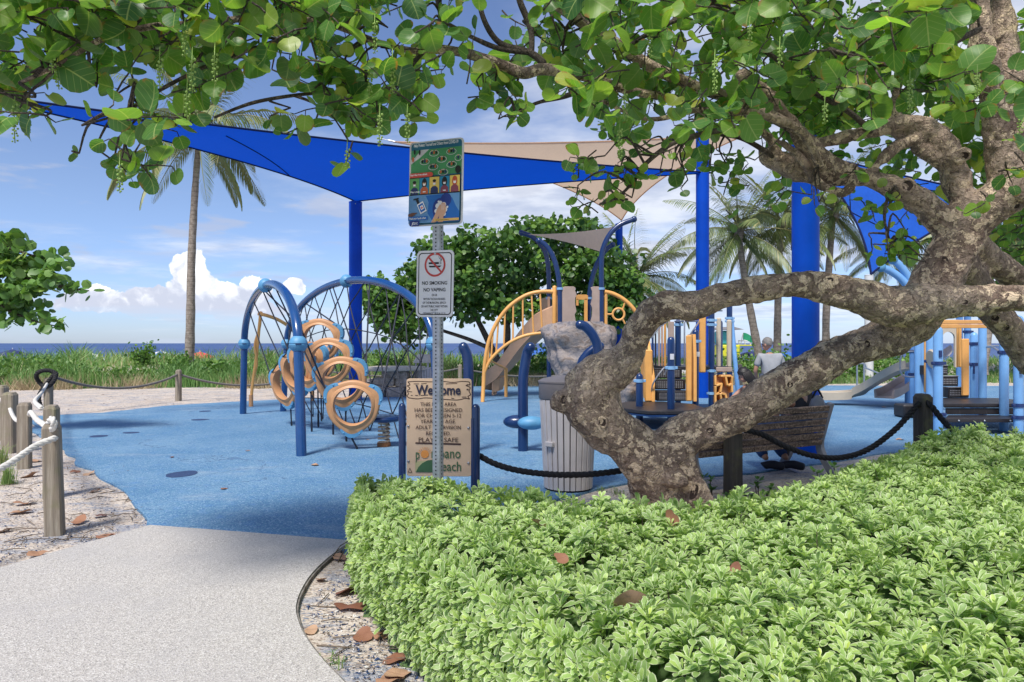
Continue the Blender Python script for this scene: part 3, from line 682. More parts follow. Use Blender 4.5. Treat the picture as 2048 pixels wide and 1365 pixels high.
def far_tree():
    rg = np.random.default_rng(5); D = 24.5; base = G(985, 772); base = Vector((P(990, 770, D).x, D, .0)); limbs = []; cl = []
    def q(u, v, d=0): return P(u, v, D+d)
    limbs += [([q(1012, 772), q(1000, 735), q(980, 690), q(955, 640), q(930, 590)], .17, .06), ([q(1008, 770, .4), q(1012, 720, .4), q(1016, 660, .5), q(1010, 600, .5), q(1050, 540, .5)], .14, .05),
              ([q(1014, 700, .4), q(1040, 670, .2), q(1075, 640, 0), q(1120, 600, -.4)], .09, .04), ([q(985, 700), q(940, 680, -.4), q(880, 660, -.6), q(820, 640, -.6), q(770, 610, -.6)], .08, .03),
              ([q(960, 650), q(900, 560, .5), q(860, 500, .8)], .07, .03), ([q(1012, 640, .5), q(1100, 540, 1), q(1190, 520, 1)], .07, .03), ([q(820, 640, -.6), q(800, 680, -.7), q(815, 705, -.7)], .04, .015)]
    top = [(735, 545), (770, 560), (800, 540), (840, 480), (900, 470), (940, 445), (1000, 435), (1060, 430), (1110, 425), (1150, 420), (1190, 445), (1230, 480), (1262, 540), (1275, 600)]
    bot = [(735, 620), (790, 690), (840, 660), (880, 640), (930, 650), (1000, 640), (1060, 650), (1120, 660), (1180, 660), (1230, 660), (1270, 640)]
    tu, tv = zip(*top); bu, bv = zip(*bot)
    for _ in range(430):
        u = rg.uniform(740, 1268); a = np.interp(u, tu, tv); b = np.interp(u, bu, bv); rad = rg.uniform(.28, .52)
        v = rg.uniform(a+rad*F/D*.75, max(a+30, b-rad*F/D*.5)); cl.append((tuple(P(u, v, D+rg.uniform(-1.9, 1.9)*(1-.4*abs(u-1000)/270))), rad))
    for u, v, rad in [(740, 590, .35), (760, 620, .3), (790, 640, .32), (820, 690, .22), (800, 600, .35), (758, 560, .28), (1275, 520, .3), (1285, 590, .3), (870, 470, .3), (840, 500, .35)]: cl.append((tuple(P(u, v, D-.4)), rad))
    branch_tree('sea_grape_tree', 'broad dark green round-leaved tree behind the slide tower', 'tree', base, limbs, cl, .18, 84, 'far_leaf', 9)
far_tree()
def left_branch():
    rg = np.random.default_rng(8); D = 11.5; cl = []; limbs = []
    base = Vector((P(-260, 800, D).x, D, 0))
    def q(u, v, d=0): return P(u, v, D+d)
    limbs += [([base, q(-250, 700), q(-200, 620), q(-120, 580), q(-20, 545), q(60, 560), q(130, 575), q(178, 582)], .14, .008), ([q(-120, 580), q(-60, 520), q(0, 495), q(60, 510), q(120, 525)], .05, .006),
              ([q(-60, 565), q(0, 610), q(60, 640), q(125, 655)], .04, .005), ([q(-100, 540), q(-50, 480), q(20, 470)], .04, .006)]
    for u, v, r_ in [(-60, 480, .38), (-20, 500, .3), (15, 490, .18), (30, 478, .11), (0, 530, .28), (40, 530, .2), (75, 515, .17), (60, 495, .1), (108, 523, .12), (128, 518, .09), (90, 545, .14), (10, 570, .26), (55, 570, .2), (100, 565, .15), (135, 578, .12), (160, 582, .09), (178, 584, .08),
                     (-20, 600, .26), (30, 610, .18), (0, 640, .16), (60, 635, .13), (95, 645, .1), (118, 652, .12), (70, 650, .08), (-60, 560, .4), (25, 645, .12), (45, 600, .14), (-90, 630, .3), (50, 545, .22), (85, 540, .18), (25, 515, .2), (70, 580, .18), (115, 545, .12), (30, 590, .22), (120, 572, .13), (85, 620, .12), (50, 620, .16)]:
        cl.append((tuple(P(u, v, D+rg.uniform(-.25, .25))), r_))
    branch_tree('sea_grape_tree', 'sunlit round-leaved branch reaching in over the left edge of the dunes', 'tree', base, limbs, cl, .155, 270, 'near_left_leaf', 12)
left_branch()
def frond_mesh(seed, L, droop, up):
    rg = np.random.default_rng(seed); n = 44; V = []; Fc = []; rn = []
    cen = []
    for i in range(n+1):
        t_ = i/n; an = up-droop*t_**1.4; cen.append((0 if not cen else cen[-1][0]+L/n*math.cos(an), 0, 0 if not cen else cen[-1][2]+L/n*math.sin(an)))
    m_ = MB(); m_.tube(cen, [.03*(1-.85*i/n) for i in range(n+1)], 5); V = [tuple(v) for v in m_.v]; Fq = [f for f in m_.f if len(f) == 4]; rn = [.9]*len(V)
    for i in range(3, n+1):
        t_ = i/n; ll = L*.24*math.sin(math.pi*min(1, .12+t_*.86))**.7*(1.05-.3*t_); c = np.array(cen[i]); tang = nv(np.array(cen[i])-np.array(cen[i-1]))
        for sd_ in (-1, 1):
            hang = rg.uniform(.25, .6)+droop*.15; d = nv(np.array([0, sd_, 0])*.85+tang*.75+np.array([0, 0, -hang])); wd = .026*L/3.6; side = nv(np.cross(d, [0, 0, 1])+tang*.3)
            p1 = c+d*ll*.5+np.array([0, 0, .0]); d2 = nv(d+np.array([0, 0, -.55])); p2 = p1+d2*ll*.5; b = len(V)
            for p, w_ in ((c, wd*.5), (p1, wd), (p2, wd*.12)): V += [tuple(p-side*w_), tuple(p+side*w_)]
            Fq += [(b, b+1, b+3, b+2), (b+2, b+3, b+5, b+4)]; rn += [float(np.clip(.35+.4*t_+rg.normal()*.15, 0, 1))]*6
    me = bpy.data.meshes.new('frond'); me.from_pydata(V, [], Fq); me.polygons.foreach_set('use_smooth', [True]*len(Fq))
    a = me.attributes.new('rnd', 'FLOAT', 'POINT'); a.data.foreach_set('value', np.array(rn, dtype=np.float32)); me.uv_layers.new(name='UVMap'); me.materials.append(M['palm_leaf']); return me
FR = [frond_mesh(1, 3.7, .5, 1.15), frond_mesh(2, 3.8, .9, .75), frond_mesh(3, 3.8, 1.25, .35), frond_mesh(4, 3.6, 1.2, -.2), frond_mesh(5, 3.2, .75, -.75)]
def palm(label, pts, r0, r1, seed, sc=1.0, nf=22, group='coconut palms along the beach edge', el=(0, 5), extra=()):
    rg = np.random.default_rng(seed); root = thing('palm_tree', label, 'palm tree', tuple(pts[0]), group); q, rr = cr(pts, 6, list(np.linspace(r0, r1, len(pts))))
    rr[0] *= 1.25; MB().tube(q, [r_*(1+.05*math.sin(i*2.1)) for i, r_ in enumerate(rr)], 10).build('trunk', 'palm_bark', root, ang=80); top = q[-1]
    ms = MB(); ms.ball(top, .24, 10, (1, 1, 1.6)); ms.build('crownshaft', 'palm_bark', root)
    for i in range(nf):
        k = el[0]+int((i/nf)*(el[1]-el[0])); a = i*2.39996+rg.uniform(-.3, .3); f_ = link('frond', FR[min(k, 4)], root)
        f_.matrix_local = Matrix.Translation(top-org(root)+Vector((0, 0, .25-.06*k))) @ Matrix.Rotation(a, 4, 'Z') @ Matrix.Rotation(rg.uniform(-.15, .15), 4, 'Y') @ Matrix.Rotation(rg.uniform(-.5, .5), 4, 'X') @ Matrix.Scale(sc*rg.uniform(.85, 1.1), 4)
    return root
def pp(u, v, d, z=None):
    p = P(u, v, d); return p
dl = 27.0
palm('tall coconut palm with a bare grey trunk, alone in front of the open sea', [Vector((P(378, 700, dl).x, dl, .3)), pp(381, 640, dl), pp(383, 520, dl), pp(389, 400, dl), pp(396, 300, dl), pp(398, 262, dl)], .185, .09, 3, 1.15, 25)
D2 = 31.0
palm('coconut palm hidden low behind the round-leaved tree, only fronds showing', [Vector((P(1290, 700, D2).x, D2, .3)), pp(1290, 650, D2), pp(1275, 560, D2)], .2, .13, 4, .95, 30)
palm('coconut palm with a leaning trunk left of the big blue pole', [Vector((P(1524, 730, D2).x, D2, .3)), pp(1512, 680, D2), pp(1497, 600, D2), pp(1484, 520, D2), pp(1478, 470, D2)], .19, .12, 5, .95, 28)
palm('straight-trunked coconut palm close beside the big blue pole', [Vector((P(1554, 716, D2+1).x, D2+1, .3)), pp(1555, 660, D2+1), pp(1557, 560, D2+1), pp(1562, 455, D2+1)], .19, .12, 6, .95, 28)
palm('coconut palm right behind the big blue pole with fronds under the small blue sail', [Vector((P(1655, 720, D2+2).x, D2+2, .3)), pp(1652, 640, D2+2), pp(1662, 480, D2+2), pp(1668, 430, D2+2)], .19, .12, 7, 1.0, 28)
palm('coconut palm behind the white pole, mostly hidden by the sea grape trunk', [Vector((P(1822, 715, D2+3).x, D2+3, .3)), pp(1815, 650, D2+3), pp(1795, 500, D2+3)], .19, .12, 8, .95, 32)
palm('coconut palm leaning behind the pale blue play tower at the right', [Vector((P(1962, 705, D2-4).x, D2-4, .3)), pp(1975, 660, D2-4), pp(1992, 600, D2-4), pp(2030, 480, D2-4)], .22, .13, 9, .95, 32)

def dune_grass():
    rg = np.random.default_rng(21); n = 46000
    X = rg.uniform(-26, 34, n); Y = yd(X)+rg.exponential(2.6, n)*1.3-.2; Y = np.minimum(Y, 44)
    cl = np.sin(X*1.3+Y*.9)+np.sin(X*.63-Y*.5+2); keep = (cl+rg.normal(size=n)*.9 > -1.0) & (np.abs(X+9.2) > -1); X, Y = X[keep], Y[keep]; n = len(X); Z = gheight(X, Y)
    left = sstep(3, -4, X); H = rg.uniform(.32, .76, n)*(.62+.45*left)*(1+.16*np.sin(X*.9+Y*.4)); H *= np.where(X > 4, .75, 1)*(1+.28*np.sin(X*2.3+1)*np.sin(Y*1.9+X))
    an = rg.uniform(0, 2*np.pi, n); le = rg.uniform(.15, .8, n)*H; dx, dy = np.cos(an)*le, np.sin(an)*le; wx = rg.uniform(.010, .024, n)
    V = np.zeros((n, 6, 3)); px, py = -np.sin(an)*.3+.95, np.cos(an)*.3
    for k, (t_, hh, w_) in enumerate(((0, 0, 1), (.35, .65, .85), (1, .97, .1))):
        for s_, sg in ((0, -1), (1, 1)):
            V[:, k*2+s_, 0] = X+dx*t_+sg*wx*w_*px; V[:, k*2+s_, 1] = Y+dy*t_+sg*wx*w_*py; V[:, k*2+s_, 2] = Z-.03+H*hh
    b = (np.arange(n)*6)[:, None]; Fc = np.concatenate([b+[0, 1, 3, 2], b+[2, 3, 5, 4]])
    patchy = np.sin(X*.8+1)*np.sin(Y*.7+X*.3); rnd = np.clip(.40+.30*patchy+rg.normal(size=n)*.24+.35*(rg.random(n) < .15), 0, 1)
    np_mesh('dune_grass', V.reshape(-1, 3), Fc, 'dune_grass', None, np.repeat(rnd, 6), np.zeros((n*6, 2)), smooth=False, kind='stuff')
    n = 15000; X = rg.uniform(-26, 12, n); Y = yd(X)+rg.normal(size=n)*.35-.05; keep = np.sin(X*1.9)+np.sin(X*.8+1)+rg.normal(size=n)*.5 > .35; X, Y = X[keep], Y[keep]; n = len(X); Z = gheight(X, Y)
    an = rg.uniform(0, 6.28, n); le = rg.uniform(.1, .55, n); V = np.zeros((n, 3, 3)); hh = rg.uniform(.15, .6, n)
    V[:, 0] = np.stack([X-.012, Y, Z-.02], 1); V[:, 1] = np.stack([X+.012, Y, Z-.02], 1); V[:, 2] = np.stack([X+np.cos(an)*le, Y+np.sin(an)*le-.1, Z+hh], 1)
    np_mesh('dry_grass', V.reshape(-1, 3), np.arange(n*3).reshape(n, 3), 'dry_grass', None, np.repeat(rg.random(n), 3), np.zeros((n*3, 2)), smooth=False, kind='stuff')
dune_grass()
def bush(label, x_, y_, wd, hg, seed, mat='shrub_leaf', name='bush', ls=.11, n=420):
    rg = np.random.default_rng(seed); z0 = float(gheight(np.array(x_), np.array(y_))); root = thing(name, label, 'bush', (x_, y_, z0)); ms = MB()
    tips = []
    for i in range(9):
        a = rg.uniform(0, 6.28); tip = Vector((x_+math.cos(a)*wd*.5*rg.uniform(.3, 1), y_+math.sin(a)*wd*.5*rg.uniform(.3, 1), z0+hg*rg.uniform(.55, 1)))
        ms.tube([Vector((x_, y_, z0-.05)), Vector((x_, y_, z0)).lerp(tip, .5)+Vector((0, 0, .05)), tip], [.015, .01, .004], 5); tips.append(tip)
    ms.build('stem', 'bark_twig', root, ang=80); V4 = []; rn = []
    for _ in range(n):
        tp = tips[rg.integers(len(tips))]; b_ = Vector((x_, y_, z0)); c = np.array(b_.lerp(tp, rg.uniform(.35, 1.02)))+rg.normal(size=3)*wd*.09
        c[2] = max(c[2], z0+.02); V4.append(leaf_frame(c, rg.normal(size=3)+[0, 0, .3], nv(rg.normal(size=3)*.7+[0, -.2, .8]), ls*rg.uniform(.6, 1.2))); rn.append(rg.random())
    V, Fc, r_, uv = instances(RL[0], RL[1], RL[2], V4, rn); np_mesh('foliage', V, Fc, mat, root, r_, uv, kind='stuff')
def on(u, d): return (u-HU)/F*d
bush('bright green leafy bush standing up out of the dune grass left of the tall palm', on(290, 27), 27, 1.2, 1.15, 31)
bush('low rounded green bush in the dune grass at the far left', on(60, 26), 26, 2.2, .75, 32, n=700)
bush('dark green bush at the foot of the tall palm trunk', on(352, 26), 26.2, 1.4, .75, 33, n=500)
bush('small green bush between the tall palm and the arched climber', on(455, 25.2), 25.2, 1.6, .7, 34, n=600)
bush('yellow-green leafy clump right of the tall palm', on(430, 25.6), 25.6, 1.1, .85, 38, n=420)
bush('leafy green ground plant at the dune foot behind the slim grey post', on(150, 25), 24.6, 2.4, .5, 61, n=900)
bush('leafy green ground plant at the dune foot left of the short grey post', on(270, 25), 24.7, 2.0, .45, 62, n=800)
bush('leafy green ground plant at the dune foot behind the orange bent bar', on(520, 25), 24.9, 2.2, .5, 63, n=800)
bush('leafy green ground plant at the far left of the dune foot', on(20, 25), 24.3, 1.8, .5, 64, n=700)
bush('green bush on the dune behind the rope net', on(760, 26.5), 26.5, 2.0, .7, 35, n=700)
for i, (u, lb) in enumerate(((1120, 'low bright green ground plant under the play boulder'), (1500, 'low bright green ground plant behind the leaning palm trunk'), (1600, 'low bright green ground plant behind the big blue pole'), (1720, 'low bright green ground plant left of the white pole'), (1800, 'low bright green ground plant right of the white pole'))):
    bush(lb, on(u, 28.2), 28.0, 4.2, .42, 40+i, n=1500, ls=.13)
# ============================================================ SHADE SAILS AND THEIR POLES
def pole(name, label, u, d, top, rad, mat, cat='pole', group=None, parts=True, base_z=0.0):
    x_ = on(u, d); root = thing(name, label, cat, (x_, d, base_z), group)
    MB().tube([(x_, d, base_z-.05), (x_, d, base_z+.02), (x_, d, top)], rad, 28).build('shaft', mat, root)
    if parts:
        MB().lathe([(rad*.98, 0), (rad*1.03, .01), (rad*1.03, .03), (rad*.7, .05), (.001, .06)], (x_, d, top), 24).build('cap', mat, root)
    return root
DP, DR, DL = 18.6, 19.3, 12.0
pole('shade_pole', 'dark blue steel pole carrying the lowest corner of the long blue sail', 711, DP, 5.22, .172, 'pole_blue', 'pole', 'blue poles of the shade sails')
pole('shade_pole', 'tall blue steel pole rising behind the orange panels of the stair tower', 1405, DR, 7.3, .178, 'pole_blue', 'pole', 'blue poles of the shade sails')
pole('shade_pole', 'slim far blue pole behind the play boulder and orange ring', 1238, 26.0, 5.9, .135, 'pole_blue', 'pole', 'blue poles of the shade sails')
pole('shade_pole', 'thickest blue pole, nearest, standing just behind the bench', 1611, 9.6, 4.4, .178, 'pole_blue', 'pole', 'blue poles of the shade sails')
pole('white_pole', 'plain white round pole on the beach side, left of the toddler tower', 1738, 27.0, 4.1, .16, 'white_pole', 'pole', base_z=-.1)
sail('shade_sail', 'long triangular royal blue sail stretching from the upper left to the tall pole', P(-130, 176, DL), P(711, 403, DP), P(1425, 346, DR), (.06, .03, .10), 'sail_blue', 'shade sails', .05, 20, seams=(((451, 274), (578, 366)),))
sail('shade_sail', 'big tan sail behind the blue one, hanging down to the slim far pole', P(786, 284, 24), P(1243, 441, 25.8), P(1500, 267, 22), (.12, .06, .05), 'sail_tan', 'shade sails', .05, 16)
sail('shade_sail', 'blue sail seen under the tree fork at the right, coloured brighter as if sunlit, tip pointing down', P(1742, 549, 14.2), P(1600, 300, 16), P(2010, 395, 14.6), (.09, .02, .04), 'sail_bright', 'shade sails', .05, 14, seams=(((1690, 430), (1840, 478)),))
def hardware():
    # fittings of the sails: turnbuckle and cable between sail corner and pole
    for (a, b, lb) in ((P(711, 403, DP), P(711, 408, DP-.18), 'steel fitting joining the blue sail to the left pole'), (P(1243, 441, 25.8), P(1239, 458, 25.85), 'steel fitting joining the tan sail to the slim far pole'), (P(760, 277, 24), P(815, 290, 24), 'thin cable and turnbuckle beside the top of the tall health sign')):
        r_ = thing('sail_fitting', lb, 'fitting', tuple(a), 'steel fittings of the sails'); m_ = MB(); m_.tube([a, b], .012, 6); m_.build('cable', 'steel', r_)
        c = (a+b)/2; e = (b-a)*.2; MB().tube([c-e, c+e], .028, 8).build('turnbuckle', 'steel', r_)
hardware()

# ============================================================ ARCHED CLIMBER
def arc3(a, top, b, n=30, pw=.62):
    """arch between two points over the top point (all world)"""
    q = []
    for i in range(n+1):
        th = math.pi*i/n; c = math.cos(th); s_ = math.sin(th)
        m0 = (a+b)/2; half = (a-b)/2; up = top-m0
        q.append(m0+half*c+up*s_)
    return q
def arched_climber():
    root = thing('arched_climber', 'dark blue double-arch climber with tan hanging rings and a black rope net', 'climber', (-3.4, 12, 0))
    def arch(fa, fb, zb, ztop, rad, lean):
        fa, fb = Vector(fa), Vector(fb); L = (fb-fa); a = fa+L*.035+Vector((0, 0, zb)); b = fb-L*.035+Vector((0, 0, zb)); topp = (a+b)/2; topp.z = ztop
        path = [fa-Vector((0, 0, .05)), fa.lerp(a, .5)]+arc3(a, topp, b, 34)+[fb.lerp(b, .5), fb-Vector((0, 0, .05))]
        tb = MB().tube(path, rad, 16).build('arch_tube', 'arch_blue', root); j = MB()
        for p in (a, b, topp):
            d = L.normalized(); m_ = MB()
            vert = p is not topp
            axis = Vector((0, 0, 1)) if vert else d
            q = axis.to_track_quat('Z', 'Y').to_matrix().to_4x4(); r_ = rad*1.82; pr = [(rad*.9, -r_*.86)]+[(r_*math.sin(math.pi*i/12), -r_*math.cos(math.pi*i/12)) for i in range(2, 6)]+[(r_*1.0, -.012), (r_*.955, -.006), (r_*.955, .006), (r_*1.0, .012)]+[(r_*math.sin(math.pi*i/12), -r_*math.cos(math.pi*i/12)) for i in range(7, 11)]+[(rad*.9, r_*.86)]
            m_.lathe(pr, seg=18, mx=Matrix.Translation(p) @ q)
            bo = m_.build('ball_joint', 'ball_blue', tb); sl_ = MB()
            n_ = (Vector((0, 0, CH))-p); n_.z = 0; n_.normalize(); sl_.box(p+n_*r_*.985, (r_*.62, .02, r_*.14), rz=math.atan2(n_.y, n_.x)+math.pi/2); sl_.build('bolt_slot', 'navy', tb)
        return a, b, topp, arc3(a, topp, b, 60)
    A = arch(G(486, 828), G(603, 912), 1.49, 2.50, .068, 0)
    B = arch(G(566, 823), G(884, 892), 1.49, 2.64, .068, 0)
    # hanging rings
    def ring(c, rr, yaw, roll, tilt):
        n = 42; mx = Matrix.Translation(c) @ Matrix.Rotation(yaw, 4, 'Z') @ Matrix.Rotation(tilt, 4, 'X') @ Matrix.Rotation(roll, 4, 'Y')
        def outer(th, k=1.0):
            lug = sum(math.exp(-(((th-a_+math.pi) % (2*math.pi)-math.pi)/.36)**2) for a_ in (math.pi*.5*-1, math.pi/6, math.pi*5/6)); return rr*k*(.90+.15*lug)
        prof = []   # (fraction inner->outer, y)
        ys = [(.0, -.045), (.10, -.078), (.22, -.066), (.34, -.062), (.40, -.050), (.80, -.050), (.93, -.040), (1.0, -.02), (1.0, .02), (.93, .04), (.40, .05), (.22, .066), (.10, .078), (0, .045), (-.02, 0)]
        vs = []
        for k in range(n):
            th = 2*math.pi*k/n; ri = rr*.635; ro = outer(th)
            for f_, y_ in ys: r_ = ri+(ro-ri)*f_; vs.append(mx @ Vector((r_*math.cos(th), y_*rr/.42, r_*math.sin(th))))
        q = len(ys); fs = [(k*q+i, k*q+(i+1) % q, ((k+1) % n)*q+(i+1) % q, ((k+1) % n)*q+i) for k in range(n) for i in range(q)]
        m_ = MB(); m_.add(vs, fs); ob = m_.build('ring', 'tan_plastic', root, ang=50); lugs = []
        for a_ in (-math.pi/2, math.pi/6, math.pi*5/6):
            m_ = MB(); vs = []; K = 9
            for k in range(K):
                th = a_+(k/(K-1)-.5)*.86; ro = outer(th); e = .2+.8*math.sin(math.pi*k/(K-1))**.5
                for r_, y_ in ((ro*.93, -.052), (ro+.026*e*rr/.42, -.046), (ro+.026*e*rr/.42, .046), (ro*.93, .052)): vs.append(mx @ Vector((r_*math.cos(th), y_*rr/.42, r_*math.sin(th))))
            fs = [(k*4+i, k*4+(i+1) % 4, (k+1)*4+(i+1) % 4, (k+1)*4+i) for k in range(K-1) for i in range(4)]+[(0, 1, 2, 3), tuple((K-1)*4+i for i in range(4))]
            m_.add(vs, fs)
            for dk in (-.28, .28):
                th = a_+dk; m_.ball(mx @ Vector((outer(th)*math.cos(th), -.05*rr/.42, outer(th)*math.sin(th))), .014, 6)
            m_.build('corner_cap', 'ball_blue', ob); lugs.append(mx @ Vector(((outer(a_)+.03)*math.cos(a_), 0, (outer(a_)+.03)*math.sin(a_))))
        return lugs
    RS = [(706, 812, 9.85, .405, -.10, .05), (683, 762, 10.6, .415, -.06, -.12), (658, 722, 11.4, .42, .05, -.1), (640, 680, 12.4, .42, .1, .12),
          (572, 768, 12.7, .42, .62, -.2), (596, 742, 12.1, .42, .55, -.1), (617, 728, 11.8, .42, .45, -.05), (640, 722, 13.4, .38, .3, 0)]
    lug = [ring(P(u, v, d), r_, -yw, ro, R(4)) for (u, v, d, r_, yw, ro) in RS]
    arcA, arcB = A[3], B[3]
    def rp(a, b, r_=.013): MB().tube([a, b], r_, 6).build('rope', 'net_rope', root)
    for i, l in enumerate(lug):
        g = Vector((l[0].x, l[0].y, 0)); g += Vector((.07 if i == 0 else .0, .05, 0)); rp(l[0], g); MB().tube([g.lerp(l[0], .02), g.lerp(l[0], .22)], .018, 6).build('rope_end', 'net_rope', root)
    for k, (i, t_) in enumerate(((4, .24), (5, .33), (6, .46))): rp(arcA[int(60*t_)], lug[i][2])
    rp(arcA[36], lug[1][2]); rp(arcA[50], lug[0][2]); rp(arcA[30], lug[2][2]); rp(arcA[27], lug[3][2])
    rp(arcB[44], lug[0][1]); rp(arcB[36], lug[1][1]); rp(arcB[26], lug[2][1]); rp(arcB[16], lug[3][1])
    for a_, b_ in ((0, 1), (1, 2), (2, 3), (4, 5), (5, 6)): rp(lug[a_][2], lug[b_][2], .011)
    # rope net under arch B: two families of slanting ropes
    base0, base1 = G(640, 850), G(872, 868)
    def onb(t_): return arcB[min(60, max(0, int(round(t_*60))))]
    gb = [G(570, 822)+Vector((.25, -.2, 0)), G(884, 892)+Vector((-.35, .2, 0))]
    net = []
    def netp(s_, h):   # s along the arch foot line, h from ground (0) to arch (1); the net bellies towards the sea side
        top = onb(s_); g = gb[0].lerp(gb[1], (s_-.08)/.84); bel = math.sin(math.pi*h)*.35; p = g.lerp(top, h); return p+Vector((-.28, -.45, 0))*bel*(1 if s_ < .6 else .5)
    N = 10; H = 6; nod = MB()
    grid = {}
    for i in range(N+1):
        s_ = .10+.80*i/N
        for h in range(H+1):
            off = (.5 if h % 2 else 0); sx = min(.92, max(.08, s_+off*.80/N)); grid[(i, h)] = netp(sx, h/H)
    for i in range(N+1):
        for h in range(H):
            a = grid[(i, h)]
            for j in ((i, i-1) if h % 2 == 0 else (i, i+1)):
                if 0 <= j <= N: MB().tube([a, a.lerp(grid[(j, h+1)], .5)+Vector((0, 0, -.01)), grid[(j, h+1)]], .0115, 5).build('net_rope', 'net_rope', root)
            if 0 < h: nod.ball(a, .021, 6)
    nod.build('net_knots', 'net_rope', root, kind='stuff')
    for h in (1, 2, 4): MB().tube(cr([grid[(i, h)] for i in range(N+1)], 2), .010, 5).build('net_rope', 'net_rope', root)
    return root
arched_climber()
# yellow bent bar climber behind the arch
def yellow_bar():
    D = 16.6; r_ = thing('bent_pole_climber', 'thin orange bent bar with a twisted pole standing behind the left blue arch', 'climber', tuple(G(503, 813)))
    top = P(521, 628, D); MB().tube(cr([top+Vector((-.05, 0, 0)), P(535, 632, D), P(560, 642, D+.3), P(585, 660, D+.6), P(606, 690, D+1), P(622, 740, D+1.4), Vector((P(626, 800, D+1.6).x, D+1.6, -.02))], 6), .042, 10).build('curved_bar', 'orange', r_)
    MB().tube(cr([top, P(516, 680, D), P(512, 720, D), P(505, 770, D), P(502, 805, D)], 6), .035, 10).build('hanging_pole', 'orange', r_)
    q = []
    for i in range(60):
        t_ = i/59; c = top.lerp(P(502, 806, D), t_*.95+.03); an = t_*11; q.append(c+Vector((math.cos(an), math.sin(an), 0))*.055*math.sin(math.pi*min(1, t_*1.2+.05)))
    MB().tube(q, .026, 8).build('twist', 'orange', r_); MB().tube([P(502, 790, D), Vector((P(502, 812, D).x, D, -.01))], .05, 10).build('foot', 'tan_plastic', r_)
    MB().ball(top, .06, 10).build('joint', 'orange', r_)
yellow_bar()
def spring_seat():
    c = G(768, 893); r_ = thing('spring_seat', 'round dark blue seat on a rusty coil spring beside the nearest ring', 'spring rider', tuple(c)); x_, y_, _ = c
    MB().lathe([(.001, .36), (.2, .36), (.25, .38), (.262, .41), (.25, .44), (.2, .448), (.001, .44)], (x_, y_, 0), 28).build('seat', 'navy', r_)
    q = [Vector((x_+.075*math.cos(a), y_+.075*math.sin(a), .03+.33*a/(2*math.pi*6))) for a in np.linspace(0, 2*math.pi*6, 110)]
    MB().tube(q, .017, 7).build('spring', 'spring_rust', r_); MB().lathe([(.1, -.01), (.1, .05), (.085, .07), (.001, .07)], (x_, y_, 0), 16).build('base', 'rust', r_)
spring_seat()
def bent_handle(label, foot, pts, rad=.068, pod=None, mat='navy'):
    r_ = thing('balance_post', label, 'play post', tuple(foot), 'bent blue posts in the play area'); MB().tube(cr([Vector(foot)-Vector((0, 0, .05))]+pts, 8), rad, 14, rnd=True).build('post', mat, r_)
    if pod is not None:
        for sx, mt in ((-1, 'navy'), (1, 'ball_blue')):
            m_ = MB(); m_.ball(pod+Vector((.1*sx+.02, -.10 if sx > 0 else .05, 0)), .2, 16, (1, .62, .48)); m_.build('foot_rest', mt, r_)
    return r_
d_ = 9.77; f_ = G(1046, 902)
bent_handle('bent blue post with a round foot pod, left of the rubbish bin', f_, [Vector((f_.x, d_, .5)), Vector((f_.x, d_, .95)), P(1049, 735, d_), P(1055, 705, d_), P(1061, 695, d_-.05)], .072, Vector((f_.x, d_, .40)))
f2 = Vector((on(936, 9.6), 9.6, 0))
bent_handle('bent dark blue post rising behind the right edge of the tan welcome sign', f2, [Vector((f2.x, 9.6, .6)), P(937, 740, 9.6), P(934, 712, 9.6), P(927, 695, 9.6)], .072)
f3 = Vector((on(1196, 10.6), 10.6, 0))
bent_handle('blue post curving up and left behind the leaning trunk', f3, [Vector((f3.x, 10.6, .7)), P(1196, 705, 10.6), P(1188, 675, 10.6), P(1172, 655, 10.6), P(1160, 650, 10.6)], .072)
f4 = Vector((on(1160, 11.6), 11.2, 0))
bent_handle('blue post curving up and right in front of the play boulder', f4, [Vector((f4.x, 11.2, .6)), P(1162, 735, 11.2), P(1172, 712, 11.2), P(1188, 698, 11.2), P(1200, 693, 11.2)], .072)

